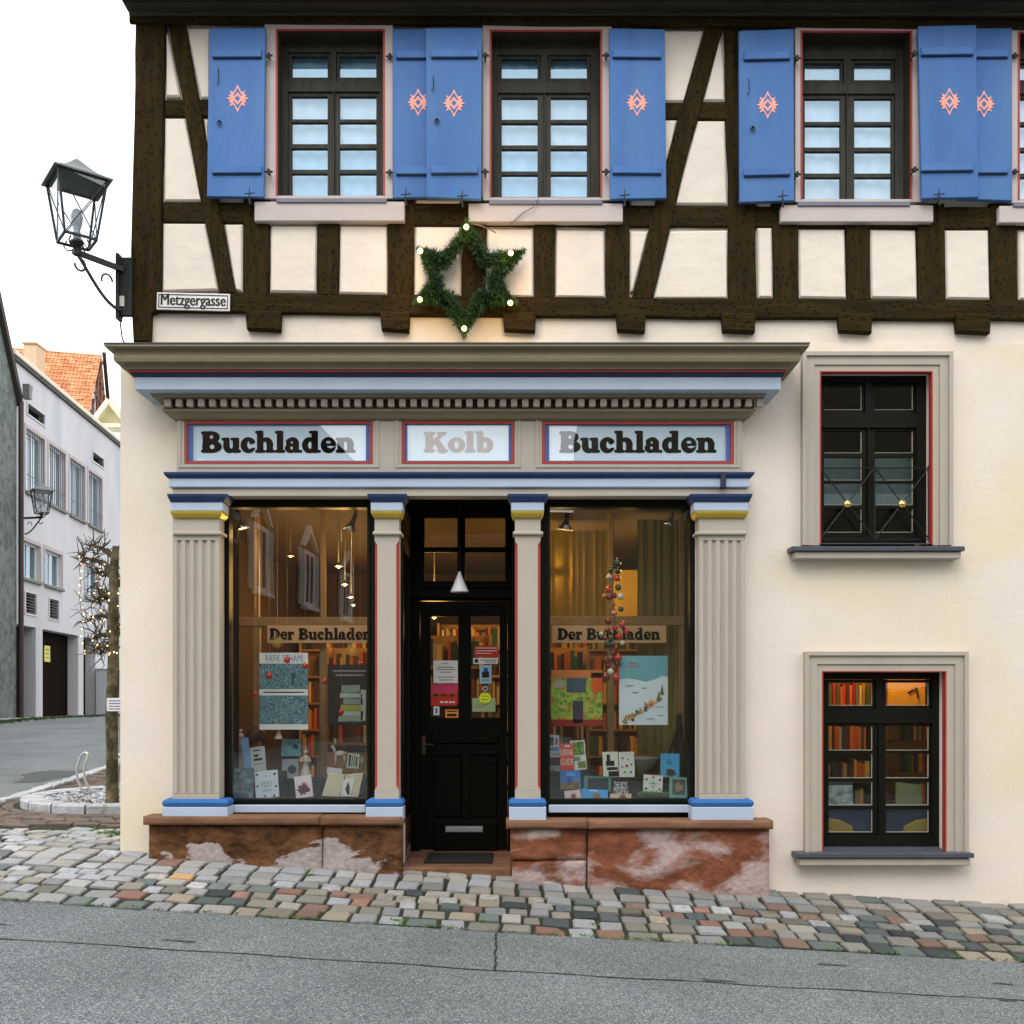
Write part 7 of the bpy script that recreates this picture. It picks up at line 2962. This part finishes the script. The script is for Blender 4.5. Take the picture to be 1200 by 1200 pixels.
for (a, c), z0, z1 in LV:
    t0, t1 = Tt(a), Tt(c)
    b = B()
    b.slab(t0 - .06, t1 + .06, z0 - .05, z1 + .05, [(t0, t1, z0, z1)], -.03, -.001)
    lv = b.build('vent', mat('vent_frame', (.5, .5, .5), .6), wb)
    b = B()
    b.box(t0, t1, .20, .21, z0, z1)
    b.build('vent_back', BLACKP, lv)
    ns = 4 if z0 > 9 else 7
    for k in range(ns):
        z_ = z0 + (z1 - z0) * (k + .5) / ns
        b = B()
        b.add([(t0, -.01, z_ - .02), (t1, -.01, z_ - .02), (t1, .08, z_ + .03), (t0, .08, z_ + .03)], [(0, 1, 2, 3)])
        b.build('slat', mat('vent_slat', (.17, .17, .16), .6), lv)
GD = mat('brown_garage_boards', (.010, .007, .005), .9, spec=.02, var=.3, scale=5, stretch=(6, 6, .3))
for i, (a, c) in enumerate(GA):
    b = B()
    b.box(a + .01, c - .01, .38, .44, .55, 3.94)
    gd = b.build('garage_door', GD, wb)
b = B()
b.box(Tt(62) + .2, Tt(68.5) + .2, .345, .365, Zt(66, 772) - .1, Zt(66, 760) + .1)
ys_ = b.build('warning_sign', mat('yellow_sign', (.62, .58, .03), .5), wb)
b = B()
for k in range(3):
    b.box(Tt(62) + .3, Tt(68.5) + .1, .340, .344, Zt(66, 772) + .02 + k * .14, Zt(66, 772) + .07 + k * .14)
b.build('print', GREYINK, ys_)
b = B()
b.box(Tt(35), Tt(37.5), .30, .375, Zt(36, 775), Zt(36, 767))
b.build('wall_box', GREYIRON, wb)
b = B()
b.box(-3, 16, -.9, -.01, .55, 1.02, c=.02)
b.build('plinth_step', mat('concrete_step', (.30, .30, .28), .9, var=.15, bump=.3), wb)
place_wallframe(wb)
t = thing('utility_cabinet', 'pale grey utility cabinet against the white building beside the tree', 'cabinet', (0, 0, 0))
b = B()
b.box(Tt(109), Tt(126), -.55, -.1, .98, 2.75, c=.02)
b.box(Tt(109) - .04, Tt(126) + .04, -.59, -.06, 2.751, 2.80, c=.01)
b.build('body', mat('cabinet_grey', (.40, .43, .45), .6, var=.08), t)
b = B()
b.box((Tt(109) + Tt(126)) / 2 - .01, (Tt(109) + Tt(126)) / 2 + .01, -.556, -.551, 1.05, 2.7)
b.build('door_gap', INK, t)
place_wallframe(t)
# mossy verge
b = B()
wM = Matrix.Translation(OB) @ Matrix.Rotation(math.atan2(U.y, U.x), 4, 'Z')
for _ in range(2600):
    p = wM @ Vector((R.uniform(-6, 16), -.95 - abs(R.gauss(0, .28)), 0))
    z0 = g(p.x, p.y)
    a = R.uniform(0, pi)
    w, h_ = R.uniform(.02, .06), R.uniform(.02, .07)
    b.add([(p.x - w * cos(a), p.y - w * sin(a), z0), (p.x + w * cos(a), p.y + w * sin(a), z0), (p.x + R.gauss(0, .03), p.y + R.gauss(0, .03), z0 + h_)], [(0, 1, 2)])
o = b.build('verge_grass', mat('dull_moss', (.045, .085, .018), .9, var=.5, scale=3), kind='stuff')

# green-grey neighbour at the far left
gb = thing('grey_green_house', 'grey green rendered gable house at the left edge of the side street', 'building', (0, 0, 0))
GRN = mat('grey_green_render', (.15, .175, .165), .95, var=.3, scale=5, bump=.7, bscale=20, dist=.05, col2=(.085, .105, .095), lo=.45, hi=.65)
b = B()
b.prism([(-20, .4), (-.1, .4), (-.1, 11.0), (-3.3, 16.0), (-9, 8.8), (-20, 8.8)], -.05, 5)  # low run left of the gable is out of view, added to shade the street
b.build('wall', GRN, gb)
b = B()
b.prism([(-.02, 10.75), (.02, 11.05), (-3.3, 16.3), (-9.3, 8.95), (-9.2, 8.65), (-3.3, 15.9)], -.20, 5.2)
b.build('roof', mat('dark_roof', (.035, .030, .025), .8, var=.3), gb)
b = B()
b.tube([(-.02, -.16, .9), (-.02, -.16, 10.9)], .085, 8)
b.build('downpipe', mat('brown_downpipe', (.035, .022, .018), .5), gb)
b = B()
b.prism([(-.03, 11.0), (.16, 11.0), (.24, 11.45), (-.05, 11.45)], -.42, -.21)
b.build('rain_hopper', mat('grey_hopper', (.13, .125, .12), .5), gb)
place_wallframe(gb)
lantern('small black lantern on the grey green house across the side street', (-15.2, 23.9, 7.05), (.60, -.12), radians(35), 1.55, None)

# tiled gable house behind
th = thing('tiled_gable_house', 'orange tiled house with a half-timbered gable behind the white building', 'house', (-26, 50, 5))
TILE = ramp_mat('orange_clay_tiles', 'voronoi', [(0, (.42, .15, .06)), (.4, (.62, .26, .11)), (.7, (.70, .36, .18)), (1, (.50, .20, .09))], 2.6, .85)
FR_, RR, BR = Vector((-22.9, 47, 16.2)), Vector((-24.05, 52, 21.85)), Vector((-25.4, 57, 16.2))
LL = Vector((-1, -.27, 0)).normalized() * 12


def rpt(u, v, off=0):
    """point on the front slope: u along ridge (0 at the gable), v from ridge to eave"""
    p = RR + (FR_ - RR) * v + LL * u
    nrm = (FR_ - RR).cross(LL).normalized()
    if nrm.z < 0: nrm = -nrm
    return p + nrm * off


b = B()
b.add([FR_ + LL, FR_, RR, RR + LL, BR, BR + LL], [(0, 1, 2, 3), (3, 2, 4, 5)])
b.build('roof', TILE, th)
b = B()
rows = 42
for r_ in range(rows):
    v0, v1 = r_ / rows, (r_ + 1) / rows
    for c_ in range(60):
        u0, u1 = c_ / 60 + .002 + (r_ % 2) * .005, (c_ + 1) / 60
        if u1 > .99: continue
        k = R.uniform(.0, .03)
        b.add([rpt(u0, v0, .015), rpt(u1 - .002, v0, .015), rpt(u1 - .002, v1, k + .05), rpt(u0, v1, k + .05)], [(0, 1, 2, 3)])
b.build('tile', TILE, th, kind='stuff')
b = B()
b.add([FR_ + Vector((0, 0, -12)) + LL * .04, BR + Vector((0, 0, -12)) + LL * .04, BR + LL * .04, RR + LL * .04, FR_ + LL * .04], [(0, 1, 2, 3, 4)])
b.add([FR_ + Vector((0, 0, -12)), FR_ + Vector((0, 0, -12)) + LL, FR_ + LL + Vector((0, .3, 0)), FR_ + Vector((0, .3, 0))], [(0, 1, 2, 3)])
b.build('wall', mat('white_gable_plaster', (.66, .60, .58), .9), th)
REDT = mat('dull_red_timber', (.16, .055, .045), .8)


def gp_(s_, z_): # on the gable plane: s 0 front eave .. 1 back eave
    p = FR_ + (BR - FR_) * s_
    return Vector((p.x, p.y, z_)) - LL * .004


def gbar(a, c):
    b = B()
    b.tube([gp_(*a), gp_(*c)], .075, 4)
    b.build('timber', REDT, th)


gbar((.15, 17.6), (.85, 17.6)); gbar((.28, 19.0), (.72, 19.0)); gbar((.38, 20.2), (.62, 20.2)); gbar((.02, 16.3), (.98, 16.3))
for s_ in (.5, .36, .64, .22, .78): gbar((s_, 16.3), (s_, 21.4 - abs(s_ - .5) * 10.5))
gbar((.36, 17.6), (.5, 19)); gbar((.64, 17.6), (.5, 19)); gbar((.2, 16.3), (.36, 17.6))
b = B()
for e, r_ in ((FR_, .035), (BR, .13)):
    d = (e - RR)
    b.tube([RR - LL * .012 + d * -.02, e - LL * .012], r_, 4)
b.build('verge_board', mat('verge_brown', (.055, .035, .02), .8), th)
b = B()
cz = [rpt(.62, .12), rpt(.62, .55)]
c0 = Vector(P(40, 430, 47))
b.box(c0.x - .34, c0.x + .34, c0.y - .5, c0.y + .6, 18.2, Z(407, 47), c=.02)
b.box(c0.x - .40, c0.x + .40, c0.y - .6, c0.y + .7, Z(407, 47) + .001, Z(404.5, 47), c=.02)
b.build('chimney', mat('pale_brick_chimney', (.58, .42, .27), .9, var=.15, scale=6), th)

# pedimented house between
ph = thing('pediment_house', 'yellowish house gable with a triangular pediment peeping over the white building', 'building', P(127, 520, 36))
YB = mat('yellowish_render', (.50, .46, .26), .9, var=.08)
yh = 36.0
b = B()
b.prism(PX([(112, 640), (160, 640), (160, 497), (112, 497)], yh), yh, yh + 5)
b.prism(PX([(116, 496.5), (156, 496.5), (156, 492), (128.5, 470), (116, 490)], yh), yh + .12, yh + 5)
b.build('wall', YB, ph)
b = B()
for (a, c) in (((110, 494), (128.5, 469)), ((128.5, 469), (150, 497))):
    b.tube([P(a[0], a[1], yh - .15), P(c[0], c[1], yh - .15)], .16, 4)
b.tube([P(110, 499, yh - .15), P(152, 499, yh - .15)], .12, 4)
b.tube([P(110, 503.5, yh - .05), P(152, 503.5, yh - .05)], .07, 4)
b.build('cornice', mat('cream_trim', (.66, .62, .45), .8), ph)
b = B()
b.box(X(131, yh), X(146, yh), yh - .06, yh - .01, Z(530, yh), Z(506, yh))
b.build('window', WFR, ph)
b = B()
b.box(X(133, yh), X(137.5, yh), yh - .08, yh - .061, Z(528, yh), Z(508, yh))
b.box(X(139, yh), X(144, yh), yh - .08, yh - .061, Z(528, yh), Z(508, yh))
b.build('pane', GLASS_UP, ph)

# ================================================================== HOUSES ACROSS THE STREET (seen mirrored in the shop windows)
def opposite(lab, x0, x1, y0, H, mt, gable, cols, rows):
    t = thing('opposite_house', lab, 'house', ((x0 + x1) / 2, y0, -.2), 'houses mirrored in the shop glass')
    b = B()
    b.box(x0, x1, y0 - 8, y0, -1, H)
    if gable:
        xm = (x0 + x1) / 2
        b.add([(x0, y0, H + .001), (x1, y0, H + .001), (xm, y0, H + gable), (x0, y0 - 8, H + .001), (x1, y0 - 8, H + .001), (xm, y0 - 8, H + gable)], [(0, 2, 1), (3, 4, 5)])
    b.build('wall', mt, t)
    b = B()
    xm = (x0 + x1) / 2
    rf = mat('opposite_roof_tiles', (.14, .06, .04), .9, var=.3)
    if gable:
        b.add([(x0 - .4, y0 + .3, H - .2), (xm, y0 + .3, H + gable + .15), (xm, y0 - 8.3, H + gable + .15), (x0 - .4, y0 - 8.3, H - .2)], [(0, 1, 2, 3)])
        b.add([(x1 + .4, y0 + .3, H - .2), (xm, y0 + .3, H + gable + .15), (xm, y0 - 8.3, H + gable + .15), (x1 + .4, y0 - 8.3, H - .2)], [(0, 3, 2, 1)])
    else:
        b.add([(x0 - .3, y0 + .5, H), (x1 + .3, y0 + .5, H), (x1 + .3, y0 - 4, H + 2.5), (x0 - .3, y0 - 4, H + 2.5)], [(0, 1, 2, 3)])
    b.build('roof', rf, t)
    for z0 in rows:
        for cx in cols:
            b = B()
            b.slab(cx - .55, cx + .55, z0, z0 + 1.7, [(cx - .42, cx - .03, z0 + .12, z0 + 1.58), (cx + .03, cx + .42, z0 + .12, z0 + 1.58)], y0 + .02, y0 + .09)
            # pediment and sill
            b.prism([(cx - .75, z0 + 1.78), (cx - .62, z0 + 1.78), (cx, z0 + 2.25), (cx + .62, z0 + 1.78), (cx + .75, z0 + 1.78), (cx, z0 + 2.45)], y0 + .02, y0 + .16)
            b.box(cx - .7, cx + .7, y0 + .02, y0 + .2, z0 - .12, z0 - .001)
            w = b.build('window', WFR, t)
            b = B()
            b.box(cx - .42, cx + .42, y0 + .04, y0 + .05, z0 + .12, z0 + 1.58)
            b.build('pane', mat('dark_far_glass', (.03, .035, .04), .1), w)
            for s_ in (-1, 1):
                b = B()
                b.box(cx + s_ * .60, cx + s_ * 1.05, y0 + .03, y0 + .08, z0, z0 + 1.7)
                b.build('shutter', mat('pale_green_shutter', (.30, .36, .33), .7), w)
    return t


oh = opposite('brown rendered house with pedimented shuttered windows running up the alley across the street', 0, 26, 0, 9.8, mat('brown_render', (.10, .055, .035), .9, var=.1), 0, (1.6, 5.6, 10, 15, 20.5), (4.4,))
oa = math.atan2(-1, .075)
oh.location = Vector((-7.0, -13.0, 0)) + Matrix.Rotation(oa, 3, 'Z') @ Vector(oh.location)
oh.rotation_euler = (0, 0, oa)
b = B()
opposite('dark house across the street right of the alley', 1.75, 15, -13.2, 8.9, mat('olive_render', (.11, .10, .06), .9, var=.1), 0, (8.2, 10.6), (1.9,))

opposite('far house closing the alley across the street', -7.5, 5.5, -40, 10.4, mat('dark_far_render', (.07, .065, .045), .9, var=.1), 0, (), ())

# unseen house added behind the bookshop to shade the side street
rh = thing('unseen_rear_house', 'unseen rendered house added behind the half-timbered house to shade the side street', 'house', (1.5, 10, .5))
b = B()
b.prism([(-3.9, -.5), (8.9, -.5), (8.9, 7.2), (2.5, 11.2), (-3.9, 7.2)], 9.3, 30)
b.build('wall', mat('unseen_rear_house_plaster', (.45, .42, .36), .9), rh)
